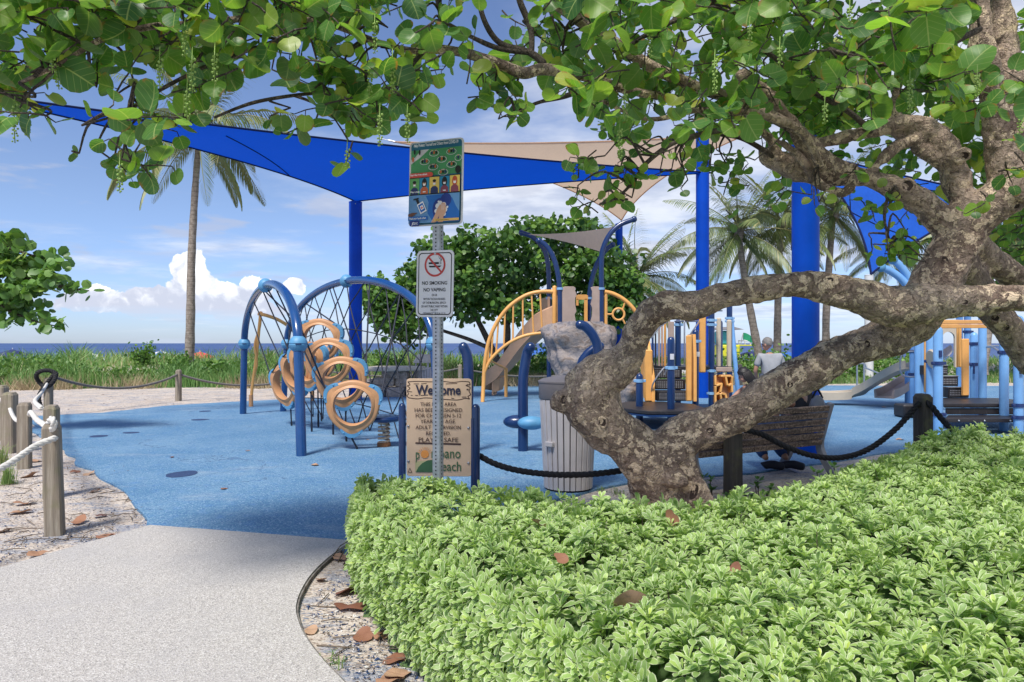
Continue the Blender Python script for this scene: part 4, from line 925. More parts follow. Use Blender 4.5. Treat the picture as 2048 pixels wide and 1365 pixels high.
# ============================================================ SLIDE TOWER WITH BOULDER
def slide_tower():
    root = thing('slide_tower', 'navy four-post tower with a tan spiral slide, orange arched rails and a small tan canopy', 'play tower', (1.6, 18.5, 0)); Z = lambda v, d: CH-(v-HV)/F*d
    posts = {'a': [(1098, 19.3), (1098, 610), (1097, 545), (1092, 510), (1080, 488), (1062, 473), (1043, 466)], 'b': [(1120, 17.9), (1120, 620), (1119, 575), (1114, 540), (1105, 512), (1092, 492), (1078, 482)],
             'c': [(1203, 18.0), (1203, 600), (1203, 520), (1208, 492), (1222, 466), (1242, 449), (1268, 439)], 'd': [(1178, 19.4), (1178, 620), (1180, 580), (1186, 550), (1197, 522), (1212, 500), (1225, 490)]}
    for k, q in posts.items():
        u, d = q[0]; pts = [Vector((on(u, d), d, -.05)), Vector((on(u, d), d, 1.0))]+[P(a, b, d) for a, b in q[1:]]
        o = MB().tube(cr(pts, 6), .066, 14).build('post', 'navy', root); e = pts[-1]; MB().ball(e, .082, 10).build('cap', 'navy', o)
        for v in ((578, 650) if k in 'bc' else (597, 668)): MB().lathe([(.068, -.03), (.085, -.03), (.085, .03), (.068, .03)], (on(u, d), d, Z(v, d)), 14).build('clamp', 'clamp_blue', root)
    # canopy
    A, B, C = P(1056, 469, 19.0), P(1240, 451, 18.0), P(1204, 505, 18.6); vs = []; n = 12; ix = {}; fs = []
    for i in range(n+1):
        for j in range(n+1-i):
            a, b, c = i/n, j/n, (n-i-j)/n; p = A*a+B*b+C*c+(C-(A+B)/2)*(4*a*b*.10*(1-c))+(A-(B+C)/2)*(4*b*c*.05)+(B-(C+A)/2)*(4*c*a*.05*(1-b)); ix[(i, j)] = len(vs); vs.append(p)
    for i in range(n):
        for j in range(n-i):
            fs.append((ix[(i, j)], ix[(i+1, j)], ix[(i, j+1)]))
            if j < n-i-1: fs.append((ix[(i+1, j)], ix[(i+1, j+1)], ix[(i, j+1)]))
    m_ = MB(); m_.add(vs, fs); m_.build('canopy', 'canopy_tan', root)
    # deck and barrier panels
    MB().box((1.68, 18.65, 1.72), (1.15, 1.45, .07)).build('deck', 'black_deck', root)
    def wavy(u0, u1, v0, v1, d, mat, side, name='panel'):
        poly = []; k = 12
        x0, x1, z0, z1 = on(u0, d), on(u1, d), Z(v1, d), Z(v0, d)
        for i in range(k+1):
            t_ = i/k; w_ = .018*math.sin(t_*17)+.012*math.sin(t_*31+1); poly.append((x1+(w_ if side > 0 else 0), z0+(z1-z0)*t_))
        poly += [(x1-(x1-x0)*.15, z1+.03), (x0+(x1-x0)*.2, z1+.03)]
        for i in range(k+1):
            t_ = 1-i/k; w_ = .018*math.sin(t_*15+2)+.012*math.sin(t_*29); poly.append((x0+(w_ if side < 0 else 0), z0+(z1-z0)*t_))
        m_ = MB(); m_.prism(poly, 0, .04, mx=Matrix.Translation((0, d, 0)) @ Matrix.Rotation(R(90), 4, 'X'), ch=.008); return m_.build(name, mat, root)
    wavy(1124, 1151, 576, 657, 17.9, 'taupe', 1); wavy(1183, 1199, 576, 655, 18.0, 'taupe', -1)
    for (u0, u1, v0, v1) in ((1152, 1176, 592, 600), (1110, 1117, 594, 655), (1168, 1175, 600, 660), (1152, 1157, 600, 612)): wavy(u0, u1, v0, v1, 19.2, 'orange', 0, 'arch_panel')
    # orange arched rails
    D = 18.0; up = cr([P(1109, 584, D), P(1080, 584, D), P(1050, 592, D), P(1018, 614, D), P(994, 645, D), P(978, 682, D), P(970, 725, D), P(967, 770, D), Vector((on(965, 17.9), 17.9, -.04))], 7)
    MB().tube(up, .052, 10).build('rail', 'orange', root); lo = cr([P(1109, 667, D), P(1080, 667, D), P(1050, 672, D), P(1022, 684, D), P(998, 702, D), P(980, 722, D), P(969, 745, D)], 7)
    MB().tube(lo, .045, 10).build('rail', 'orange', root); MB().tube([P(1109, 668, D), P(1109, 576, D)], .06, 10, rnd=True).build('rail_post', 'orange', root)
    for (a, b) in ((7, 6), (11, 10), (15, 15), (19, 20), (23, 25), (27, 30), (31, 34), (35, 37)): MB().tube([up[min(a, len(up)-1)], lo[min(b, len(lo)-1)]], .024, 7).build('baluster', 'orange', root)
    MB().tube([P(980, 722, D), P(1012, 738, 19.6)], .03, 7).build('brace', 'orange', root); MB().tube([P(1012, 737, 19.6), Vector((on(1012, 19.6), 19.6, -.04))], .05, 10).build('rail_post', 'orange', root)
    up2 = cr([P(1209, 584, D), P(1226, 588, D), P(1248, 600, D), P(1268, 620, D), P(1285, 650, D), P(1296, 700, D), Vector((on(1300, D), D, -.04))], 7); MB().tube(up2, .055, 10).build('rail', 'orange', root)
    MB().tube([P(1212, 586, D), P(1212, 660, D)], .04, 8).build('rail_post', 'orange', root); c = P(1237, 629, D)
    MB().tube([c+Vector((math.cos(a), 0, math.sin(a)))*.15 for a in np.linspace(0, 2*math.pi, 25)[:-1]], .03, 8, close=True).build('hoop', 'orange', root)
    for a, b in ((P(1212, 629, D), c-Vector((.15, 0, 0))), (c+Vector((.1, 0, .11)), up2[15]), (c+Vector((.1, 0, -.11)), P(1250, 648, D))): MB().tube([a, b], .024, 7).build('baluster', 'orange', root)
    # slide
    cl = cr([P(1118, 640, 19.0), P(1092, 652, 19.2), P(1068, 672, 19.5), P(1040, 702, 19.8), P(1012, 735, 20.0), P(992, 757, 20.1), P(986, 772, 20.2), P(990, 783, 20.2)], 6); n = len(cl); vs = []; fs = []
    prof = [(-.33, .30), (-.30, .33), (-.27, .30), (-.24, .06), (-.15, 0), (.15, 0), (.24, .06), (.27, .30), (.30, .33), (.33, .30), (.28, -.05), (-.28, -.05)]
    for i, p in enumerate(cl):
        d = cl[min(i+1, n-1)]-cl[max(i-1, 0)]; d.z = 0; d.normalize(); sd_ = Vector((-d.y, d.x, 0)); tl = 1+.35*(1-i/n)
        for a, b in prof: vs.append(p+sd_*a*1.05+Vector((0, 0, b*tl-.05)))
    q = len(prof)
    for i in range(n-1):
        for k in range(q): fs.append((i*q+k, i*q+(k+1) % q, (i+1)*q+(k+1) % q, (i+1)*q+k))
    m_ = MB(); m_.add(vs, fs); m_.build('slide', 'slide_tan', root, ang=35); MB().tube([cl[-5]-Vector((0, 0, .08)), Vector((cl[-5].x, cl[-5].y, -.04))], .05, 8).build('slide_leg', 'slide_tan', root)
    m_ = MB(); m_.box(P(1090, 630, 19.6), (.06, .9, .95), rz=.2); m_.build('slide_hood', 'slide_tan', root)
slide_tower()
def rock(name, label, cat, c, size, seed, mat, flat_top=None, det=4, amp=.32, taper=.25, group=None):
    bm = bmesh.new(); bmesh.ops.create_icosphere(bm, subdivisions=det, radius=1.0); me = bpy.data.meshes.new(name)
    for v in bm.verts:
        p = v.co.copy(); n = mnoise.fractal(p*1.3+Vector((seed, 0, 0)), 1.0, 2.0, 5); r_ = 1+amp*n
        st = .05*math.sin(p.z*13+3*mnoise.noise(p*2+Vector((0, seed, 0)))); q = Vector((p.x*r_, p.y*r_, p.z*(1+.15*n)))*(1+st)
        q.z = max(-.98, min(.98, q.z*1.25)); k = 1+taper*q.z; v.co = Vector((q.x*size[0]*k, q.y*size[1]*k, q.z*size[2]))
    bm.to_mesh(me); bm.free(); me.materials.append(M[mat]); me.polygons.foreach_set('use_smooth', [True]*len(me.polygons)); o = link(name, me); o.location = c; props(o, label, cat, group); return o
rock('play_boulder', 'moulded grey-brown climbing boulder in front of the slide tower', 'boulder', (on(1165, 16.6), 16.6, .98), (.78, .6, 1.05), 3, 'boulder', det=5, taper=.30)
rock('play_boulder', 'small dark grey boulder under the round black platform of the stair tower', 'boulder', (on(1249, 15.2), 15.2, .38), (.30, .35, .5), 8, 'boulder')

# ============================================================ STAIR TOWER (navy, orange)
def perforated(root_part, x0, x1, z0, z1, y_, nx, nz):
    m_ = MB()
    for i in range(nx):
        for j in range(nz):
            x_ = x0+(x1-x0)*(i+.5)/nx; z_ = z0+(z1-z0)*(j+.5)/nz; a = (x1-x0)/nx*.28; b = (z1-z0)/nz*.28
            m_.add([(x_-a, y_, z_-b), (x_+a, y_, z_-b), (x_+a, y_, z_+b), (x_-a, y_, z_+b)], [(0, 1, 2, 3)])
    return m_.build('perforations', 'frame_grey', root_part, smooth=False, kind='stuff')
def post_(root, u, d, ztop, rad, mat, clamps=(), cm='clamp_blue', base=-.05):
    x_ = on(u, d); o = MB().tube([(x_, d, base), (x_, d, .5*ztop), (x_, d, ztop)], rad, 16, rnd=True).build('post', mat, root)
    for v in clamps:
        z_ = CH-(v-HV)/F*d; m_ = MB(); m_.lathe([(rad, -.03), (rad+.014, -.03), (rad+.014, .03), (rad, .03)], (x_, d, z_), 16); m_.box((x_+rad+.02, d-.02, z_), (.05, .05, .05)); m_.box((x_-rad-.02, d-.02, z_), (.05, .05, .05)); m_.build('clamp', cm, root)
    return o
def stair_tower():
    root = thing('stair_tower', 'navy post play deck with perforated black steps between orange side panels', 'play tower', (3.6, 14.6, 0)); Z = lambda v, d: CH-(v-HV)/F*d
    c = Vector((2.68, 13.0)); poly = [(c.x+.86*math.cos(2*math.pi*(i+.5)/8), c.y+1.05*math.sin(2*math.pi*(i+.5)/8)) for i in range(8)]
    m_ = MB(); m_.prism(poly, .27, .34, ch=.012); m_.build('platform', 'black_deck', root); m_ = MB(); m_.prism([(c.x+(p[0]-c.x)*1.012, c.y+(p[1]-c.y)*1.012) for p in poly], .235, .266); m_.build('platform_rim', 'navy', root)
    for u, d, zt, cl in ((1279, 12.9, .88, (762,)), (1342, 12.35, 1.55, (736,)), (1356, 15.9, 1.98, (650,)), (1391, 14.3, 1.72, (683,)), (1423, 15.3, 2.2, (641, 650, 742, 787)), (1459, 16.6, 2.75, (637, 643)), (1440, 17.2, 2.0, ()), (1252, 13.6, .24, ())): post_(root, u, d, zt, .066, 'navy', cl)
    # steps
    x0, x1 = 2.90, 3.56
    for k in range(3):
        y_ = 14.05+.30*k; z_ = .34+.215*k; s_ = MB().box(((x0+x1)/2, y_+.16, z_+.10), (x1-x0, .32, .20), ch=.01).build('step', 'black_deck', root)
        perforated(s_, x0+.05, x1-.05, z_+.03, z_+.17, y_-.004, 14, 5)
    for xx, top, mat in ((2.80, 1.66, 'orange'), (3.64, 1.68, 'orange')):   # stringer panels beside the steps
        prof = [(13.85, .345), (14.75, .345), (15.1, 1.0), (15.0, top+.25), (14.45, top), (14.1, 1.2), (13.85, .8)] if xx < 3 else [(13.9, .345), (14.25, .345), (14.4, .9), (14.4, top), (13.98, top), (13.9, 1.2)]
        m_ = MB(); m_.prism(prof, -.03, .03, mx=Matrix.Translation((xx, 0, 0)) @ Matrix(((0, 0, 1, 0), (1, 0, 0, 0), (0, 1, 0, 0), (0, 0, 0, 1))), ch=.006); m_.build('side_panel', mat, root)
    MB().box((on(1297, 13.9), 13.9, (Z(700, 13.9)+.345)/2), (.16, .045, Z(700, 13.9)-.345), ch=.02).build('end_panel', 'orange', root)
    MB().box((on(1378, 13.95), 13.95, (Z(671, 13.95)+.345)/2), (.125, .045, Z(671, 13.95)-.345), ch=.02).build('end_panel', 'orange', root)
    for u, w_, mat in ((1309, 4, 'clamp_navy'), (1314, 3, 'black_deck'), (1320, 4, 'taupe'), (1325, 3, 'tan_plastic'), (1330, 5, 'orange'), (1340, 13, 'taupe')):
        d = 15.8; z1 = Z(646+(1330-u)*.9 if u < 1330 else 644, d); MB().box((on(u, d), d+(1330-u)*.01, (z1+.92)/2), (w_*d/F*.9, .04, z1-.92), ch=.008).build('barrier_slat', mat, root)
    MB().tube([P(1303, 676, 14.2), P(1318, 655, 15.2), P(1335, 643, 15.8)], .02, 7).build('handrail', 'steel', root)
    MB().box((on(1405, 15.0), 15.0, (Z(633, 15)+Z(746, 15))/2), (.15, .05, Z(633, 15)-Z(746, 15)), ch=.03).build('panel', 'orange', root)
    for u, v0, v1 in ((1437.5, 636, 746), (1458.5, 640, 745)): MB().box((on(u, 15.6), 15.6, (Z(v0, 15.6)+Z(v1, 15.6))/2), (.11, .05, Z(v0, 15.6)-Z(v1, 15.6)), ch=.03).build('panel', 'beige_plastic', root)
    MB().box((4.05, 16.0, .955), (1.5, 1.5, .07)).build('deck', 'black_deck', root); MB().box((on(1447, 15.3), 15.3, .93), (.36, .12, .10)).build('deck_edge', 'taupe', root)
    for a, b in ((P(1350, 643, 15.9), P(1402, 643, 15.2)), (P(1398, 644, 15), P(1379, 672, 14.2)), (P(1369, 643, 15.6), P(1369, 735, 15.6)), (P(1426, 622, 15.4), P(1444, 622, 16.6))): MB().tube([a, b], .018, 7, rnd=True).build('handrail', 'steel', root)
    for off in (0, .12): MB().tube(cr([P(1303, 790, 13.95), P(1306, 768, 13.9-off), P(1326, 738, 13.9-off), P(1333, 737, 13.9), P(1329, 750, 13.9)], 5), .016, 7).build('handrail', 'steel', root)
    # honeycomb climbing block: open cells
    hx0, hx1, hz0, hz1, hy = on(1428, 15.3), on(1461, 15.3), .02, Z(752, 15.3), 15.3; m_ = MB(); nodes = {}
    for j in range(5):
        for i in range(4): nodes[(i, j)] = Vector((hx0+(hx1-hx0)*(i+.32*((j % 2)-.5)*(0 < i < 3))/3, hy-.02*((i+j) % 2), hz0+(hz1-hz0)*(j+.22*((i % 2)-.5)*(0 < j < 4))/4))
    for (i, j), p in nodes.items():
        for q in ((i+1, j), (i, j+1)):
            if q in nodes and not (i+j) % 5 == 4: m_.beam(p, nodes[q], .045, .24, ch=.008, up=(0, 1, 0))
    m_.build('climbing_block', 'orange', root); MB().box(((hx0+hx1)/2, hy+.1, (hz0+hz1)/2), (hx1-hx0, .03, hz1-hz0)).build('climbing_back', 'tan_plastic', root)
    for u, v, r_ in ((1344, 714, .05), (1396, 709, .055)): # worn pale stickers
        d = 12.28 if u < 1360 else 14.23; p = P(u, v, d); s_ = MB(); s_.box(p, (.07, .006, .10), ch=.002); s_.build('sticker', 'sign_white', root)
    MB().tube([P(1463, 640, 18), Vector((on(1478, 17.6), 17.6, -.03))], .055, 10).build('leaning_pole', 'pale_blue', root)
stair_tower()

# ============================================================ TODDLER TOWER (pale blue)
def toddler_tower():
    root = thing('toddler_tower', 'pale blue post play tower with low black steps, beige tunnel wall and orange beams', 'play tower', (7.5, 12.8, 0)); Z = lambda v, d: CH-(v-HV)/F*d; pb = 'pale_blue'
    for u, d, vt, cl in ((1841, 15.2, 640, (703, 753)), (1826, 15.8, 660, (688, 703, 749)), (1816, 17.0, 735, ()), (1861, 12.4, 640, (723, 797)), (1876, 11.5, 662, (727, 829)), (1948, 14.0, 672, (688, 729)), (1965, 13.5, 628, ()), (2008, 12.0, 600, (705,)), (2037, 11.3, 640, (706, 811, 835)),
                          (1919, 16.4, 628, ()), (1935, 16.0, 628, (664,)), (2075, 13.2, 640, ())): post_(root, u, d, Z(vt, d), .072, pb, cl, 'clamp_navy')
    for v0, v1, mat in ((641, 648, 'orange'), (650, 656, 'orange')): d = 12.3; MB().beam((on(1866, d), d, Z((v0+v1)/2, d)), (on(1996, 13.0), 13.0, Z((v0+v1)/2, 13.0)), .06, .07).build('beam', mat, root)
    # wall with round-topped opening
    d = 15.0; W0, W1 = on(1878, d), on(1914, d); z0, z1 = Z(735, d), Z(640, d); hx0, hx1 = on(1882, d), on(1907, d); hz1 = Z(664, d); q = [(W0, z0), (W0, z1), (W1, z1), (W1, z0), (hx1, z0)]
    cx, rr = (hx0+hx1)/2, (hx1-hx0)/2
    arc_ = [(cx+rr*math.cos(a), hz1-rr+rr*math.sin(a)) for a in np.linspace(0, math.pi, 13)]; MX = Matrix.Translation((0, d, 0)) @ Matrix.Rotation(R(90), 4, 'X')
    m_ = MB()
    m_.prism([(W0, z0), (hx0, z0), (hx0, z1), (W0, z1)], 0, .05, MX); m_.prism([(hx1, z0), (W1, z0), (W1, z1), (hx1, z1)], 0, .05, MX); m_.prism([(hx0+.001, z1)]+arc_[::-1]+[(hx1-.001, z1)], 0.001, .049, MX); m_.build('tunnel_wall', 'beige_plastic', root, ang=30)
    m_ = MB(); pts = [(cx+(.12*math.sin(t_*1.5)), d+.05+1.2*t_, hz1-rr-.25-.4*t_) for t_ in np.linspace(0, 1, 8)]; vs = []; fs = []
    for i, p in enumerate(pts):
        for k in range(11): a = math.pi*(1.05+1.4*k/10)-.6; vs.append(Vector((p[0]+rr*1.1*math.cos(a), p[1], p[2]+rr*1.1*math.sin(a))))
    for i in range(7):
        for k in range(10): fs.append((i*11+k, i*11+k+1, (i+1)*11+k+1, (i+1)*11+k))
    m_.add(vs, fs); m_.build('tunnel_slide', 'can_grey', root)
    for k in range(3):
        d = 13.3+.32*k; za = .47+.2*k; s_ = MB().box((on(1904, 13.5), d+.17, za+.09), (.40, .34, .19), ch=.01).build('step', 'black_deck', root); perforated(s_, on(1904, 13.5)-.17, on(1904, 13.5)+.17, za+.03, za+.15, d-.004, 12, 3)
        MB().box((on(1904, 13.5), d+.02, za+.192), (.40, .07, .02), ch=.005).build('tread_nosing', 'frame_grey', root)
    for u, v0, v1, d, w_ in ((1930.5, 678, 792, 13.2, .14), (1851, 676, 785, 13.0, .05), (1920, 655, 735, 14.2, .06), (1915, 655, 735, 14.3, .04)): MB().box((on(u, d), d, (Z(v0, d)+Z(v1, d))/2), (w_, .045, Z(v0, d)-Z(v1, d)), ch=.015).build('side_panel', 'orange', root)
    MB().prism([(7.44, 12.05), (8.95, 12.05), (9.3, 12.6), (9.3, 13.3), (8.1, 13.4)], .39, .46, ch=.012).build('upper_platform', 'black_deck', root); MB().prism([(7.07, 11.44), (8.85, 11.44), (8.85, 12.055), (7.5, 12.055)], .205, .265, ch=.012).build('lower_platform', 'black_deck', root)
    MB().box((8.2, 12.10, .325), (1.4, .04, .11)).build('riser', 'black_deck', root)
    for i in range(4): MB().ball((7.3+.42*i, 11.435, .235), .016, 8).build('bolt', 'steel', root)
    MB().box((on(1812, 14.3), 14.2, .14), (.42, .40, .26), ch=.03).build('low_step', 'black_deck', root)
    # grab rails
    d = 15.3
    for k in (0, .16): MB().tube(cr([P(1838, 704, d+k), P(1815, 704, d+k), P(1803, 712, d+k), P(1800, 730, d+k), P(1803, 748, d+k), P(1815, 754, d+k), P(1838, 754, d+k)], 5), .018, 8).build('grab_rail', 'steel', root)
    MB().tube(cr([P(1972, 694, 13.5), P(1988, 696, 13), P(2000, 705, 12.4)], 5), .018, 7).build('grab_rail', 'steel', root); MB().tube([P(1962, 692, 14), P(2000, 692, 14)], .015, 6).build('grab_rail', 'steel', root)
    MB().box(P(1948, 738, 13.88), (.03, .03, .2)).build('latch', 'clamp_navy', root); MB().box(P(1881, 708, 11.42), (.05, .02, .11)).build('sticker', 'clamp_navy', root); MB().box(P(2043, 741, 11.2), (.05, .02, .12)).build('sticker', 'black_deck', root)
    m_ = MB(); m_.lathe([(.16, -.03), (.18, 0), (.16, .03)], seg=18, mx=Matrix.Translation(P(1866, 719, 12.2)) @ Matrix.Rotation(R(78), 4, 'Y')); m_.build('steering_wheel', 'beige_plastic', root)
    # two slides
    def chute(pts, hw, hgt, mat, name):
        cl = cr(pts, 6); n = len(cl); vs = []; fs = []; prof = [(-1.12, 1), (-1.0, 1.06), (-.92, 1), (-.8, .1), (.8, .1), (.92, 1), (1.0, 1.06), (1.12, 1), (1.05, -.15), (-1.05, -.15)]
        for i, p in enumerate(cl):
            d = cl[min(i+1, n-1)]-cl[max(i-1, 0)]; d.z = 0; d.normalize(); sd_ = Vector((-d.y, d.x, 0)); vs += [p+sd_*a*hw+Vector((0, 0, b*hgt)) for a, b in prof]
        q = len(prof); fs = [(i*q+k, i*q+(k+1) % q, (i+1)*q+(k+1) % q, (i+1)*q+k) for i in range(n-1) for k in range(q)]+[tuple(range(q)), tuple((n-1)*q+k for k in range(q))]; m_ = MB(); m_.add(vs, fs); return m_.build(name, mat, root, ang=35)
    chute([P(1822, 736, 16.0), P(1800, 742, 16.2), P(1765, 760, 16.5), P(1728, 782, 16.8), P(1705, 794, 17.0), P(1672, 797, 17.1), P(1640, 797, 17.2)], .26, .16, 'beige_plastic', 'straight_slide')
    chute([P(1834, 758, 17.4), P(1818, 766, 17.3), P(1802, 777, 17.1), P(1785, 788, 16.8), P(1768, 795, 16.4)], .20, .17, 'taupe', 'curved_slide')
    # curved pale tubes that carry the sunlit-coloured sail
    for q in ([(1762, 535), (1778, 541), (1800, 556), (1818, 578), (1830, 610)], [(1786, 520), (1800, 532), (1816, 554), (1828, 584), (1836, 620)]):
        d = 14.3; o = MB().tube(cr([P(u, v, d) for u, v in q]+[P(q[-1][0]+6, 680, d), Vector((on(q[-1][0]+8, d), d, -.04))], 6), .075, 12).build('canopy_tube', 'pale_blue', root); MB().ball(P(*q[0], d), .1, 12).build('cap', 'ball_blue', o)
toddler_tower()

# ============================================================ BEACH-SIDE THINGS
def rubbish_bin(label, c, rt, rb, h, ns, lidh, flip=True, far=False):
    x_, y_, z_ = c; root = thing('rubbish_bin', label, 'rubbish bin', c); hb = h-lidh
    MB().lathe([(rb*.93, 0.0), (rt*.93, hb), (.001, hb)], c, 32).build('liner', 'hole_dark', root)
    for k in range(ns):
        a = 2*math.pi*k/ns; wb = 2*math.pi*rb/ns*.80; wt = 2*math.pi*rt/ns*.82; vs = []
        for zz, rr, ww in ((.02, rb, wb), (hb-.005, rt, wt)):
            for dr, dw in ((-.022, .5), (-.004, .5), (0, .42), (0, -.42), (-.004, -.5), (-.022, -.5)):
                vs.append(Vector(c)+Vector(((rr+dr)*math.cos(a)-dw*ww*math.sin(a), (rr+dr)*math.sin(a)+dw*ww*math.cos(a), zz)))
        m_ = MB(); m_.add(vs, [(i, (i+1) % 6, 6+(i+1) % 6, 6+i) for i in range(6)]+[tuple(range(6)), tuple(range(6, 12))]); m_.build('slat', 'can_grey', root, smooth=False)
    if not far:
        lid = MB().lathe([(rt*1.01, hb), (rt*1.035, hb+.01), (rt*1.035, hb+lidh*.68), (rt*1.06, hb+lidh*.7), (rt*1.06, hb+lidh*.76), (rt*.9, hb+lidh*.86), (rt*.4, hb+lidh*.98), (.001, h)], c, 36).build('lid', 'can_lid', root)
        m_ = MB(); rr = rt*1.04; vs = []; fs = []; n = 9     # flap opening on the camera-right side
        for i in range(n):
            a = -math.pi/2+.25+(i/(n-1))*1.0
            for zz in (hb+.05, hb+lidh*.62): vs.append(Vector(c)+Vector((rr*math.cos(a), rr*math.sin(a), zz)))
        fs = [(2*i, 2*i+1, 2*i+3, 2*i+2) for i in range(n-1)]; m_.add(vs, fs); m_.build('flap', 'hole_dark', lid)
        lt = MB(); a = -math.pi/2-.78
        lt.box(Vector(c)+Vector(((rt-.01)*math.cos(a), (rt-.01)*math.sin(a), hb*.52)), (.10, .05, .05), rz=a+math.pi/2); lt.build('latch', 'can_grey', root)
    else:
        for a in (.6, 2.2, 3.7, 5.3): MB().box(Vector(c)+Vector((rt*.85*math.cos(a), rt*.85*math.sin(a), hb+.09)), (.05, .05, .2)).build('lid_post', 'can_grey', root)
        MB().lathe([(rt*1.05, hb+.17), (rt*1.05, hb+.2), (rt*.6, h), (.001, h)], c, 24).build('lid', 'concrete', root); MB().lathe([(rt*1.02, hb-.01), (rt*1.02, hb+.03), (rt*.8, hb+.03)], c, 24).build('rim', 'can_grey', root)
    return root
rubbish_bin('large grey slatted rubbish bin behind the leaning trunk', (on(1137, 7.2), 7.25, 0), .295, .25, 1.17, 26, .24)
rubbish_bin('far grey slatted rubbish bin with a domed top behind the rope net', (on(848, 20.5), 20.5, 0), .30, .28, 1.18, 24, .42, far=True)
def stone_seat():
    root = thing('stone_seat', 'low concrete-topped seat on a rough stone block beyond the net', 'seat', (on(775, 20.0), 20.0, 0)); D = 20.0
    poly = [(on(735, D), -.35), (on(745, D), .25), (on(835, D), .45), (on(850, D), .1), (on(790, D), -.4)]
    m_ = MB(); m_.prism([(p[0], D+p[1]*1.6) for p in poly], .72, .84, ch=.02); m_.build('top', 'concrete', root)
    for i, (u, z0, w_, h, dy) in enumerate(((757, 0, .55, .30, -.1), (795, 0, .5, .26, -.2), (832, 0, .5, .28, 0), (770, .28, .6, .24, 0), (812, .27, .6, .22, .1), (790, .49, .75, .23, .1), (745, .28, .35, .2, .05))):
        bm = bmesh.new(); bmesh.ops.create_cube(bm, size=1); bmesh.ops.subdivide_edges(bm, edges=bm.edges, cuts=3, use_grid_fill=True)
        for v in bm.verts:
            p = v.co.copy(); k = 1-.10*(p.length/.87)**4; n = mnoise.noise(p*3+Vector((i*5, 0, 0))); v.co = Vector((p.x*w_*(k+.12*n), p.y*.6*(k+.1*n), p.z*h*(1+.1*n)))+Vector((on(u, D), D+dy, z0+h/2))-org(root)
        me = bpy.data.meshes.new('stone'); bm.to_mesh(me); bm.free(); me.materials.append(M['stone_wall']); link('stone', me, root)
stone_seat()
def umbrella(label, u, d, v, r_, mat, mat2=None):
    c = P(u, v, d); root = thing('beach_umbrella', label, 'beach umbrella', (c.x, d, -1.6), 'umbrellas on the beach'); m_ = MB(); n = 8; vs = [c]; fs = []
    for ring_, (rr, dz) in enumerate(((.55, -.16), (1.0, -.42))):
        for k in range(n*2): a = math.pi*k/n; e = 1 if k % 2 == 0 else .93; vs.append(c+Vector((r_*rr*e*math.cos(a), r_*rr*e*math.sin(a), r_*dz*(1 if k % 2 == 0 else .93))))
    N = n*2
    for k in range(N): l = (k+1) % N; m_.cur = (k//2) % 2 if mat2 else 0; fs.append((0, 1+k, 1+l)); fs.append((1+k, 1+N+k, 1+N+l, 1+l))
    m_.add(vs, fs)
    if mat2: m_.mi = [(i//4) % 2 for i in range(len(m_.f))]
    m_.build('cover', [mat, mat2] if mat2 else mat, root, smooth=False); MB().tube([(c.x, d, -1.7), c+Vector((0, 0, .1))], .025, 6).build('pole', 'white_pole', root)
for a in (('red beach umbrella just above the dune grass right of the tall palm', 400, 48, 704, 1.1, 'umb_red'), ('blue and white beach umbrella left of the tall palm', 322, 50, 702, 1.3, 'umb_blue', 'umb_white'), ('pale blue umbrella low in the dune grass at the left', 182, 50, 706, 1.4, 'umb_blue', 'umb_white'),
          ('dark blue umbrella at the far left edge of the beach', 25, 52, 699, 1.3, 'umb_navy'), ('blue umbrella seen under the orange arched rail', 1083, 44, 696, 1.2, 'umb_blue'), ('navy umbrella on the sand left of the standing man', 1502, 47, 702, 1.0, 'umb_navy'),
          ('blue umbrella between the standing man and the big blue pole', 1572, 49, 703, 1.1, 'umb_blue')): umbrella(*a)
def lifeguard_tower():
    D = 46.0; x_ = on(1452, D); root = thing('lifeguard_tower', 'small yellow and teal lifeguard tower on the beach behind the tan panels', 'lifeguard tower', (x_, D, -1.6)); Z = lambda v: CH-(v-HV)/F*D
    MB().box((x_, D, (Z(690)+Z(715))/2), (1.5, 1.3, Z(690)-Z(715))).build('cabin', 'yellow_panel', root); MB().box((x_-.2, D, (Z(690)+Z(662))/2), (.9, .9, Z(662)-Z(690))).build('upper_cabin', 'tower_teal', root)
    poly = [(x_-1.3, Z(660)), (x_+.9, Z(660)), (x_+.3, Z(655)), (x_-.7, Z(655))]; m_ = MB(); m_.prism(poly, -.9, .9, Matrix.Translation((0, D, 0)) @ Matrix.Rotation(R(90), 4, 'X')); m_.build('roof', 'frame_grey', root)
    for dx in (-.6, .6):
        for dy in (-.5, .5): MB().tube([(x_+dx, D+dy, -2.0), (x_+dx, D+dy, Z(714))], .06, 6).build('leg', 'white_pole', root)
    for dx in (.75, 1.15, 1.5): MB().tube([(x_+dx, D-.3, Z(690)), (x_+dx, D-.3, Z(682))], .03, 5).build('railing', 'white_pole', root)
    MB().tube([(x_+.7, D-.3, Z(682)), (x_+1.5, D-.3, Z(682))], .03, 5).build('railing', 'white_pole', root); MB().box((x_+1.1, D, Z(691)), (.9, 1.0, .08)).build('balcony', 'yellow_panel', root)
    fx = on(1483, D); MB().tube([(fx-.15, D-.3, Z(690)), (fx, D-.3, Z(668))], .025, 5).build('flag_pole', 'white_pole', root); vs = []; fs = []
    for i in range(7):
        for j in range(4): vs.append((fx+.11*i, D-.3+.08*math.sin(i*1.3), Z(668)+.05-.15*j-.03*i+.05*math.sin(i)))
    for i in range(6):
        for j in range(3): fs.append((i*4+j, (i+1)*4+j, (i+1)*4+j+1, i*4+j+1))
    m_ = MB(); m_.add(vs, fs); m_.build('flag', 'flag_green', root)
lifeguard_tower()
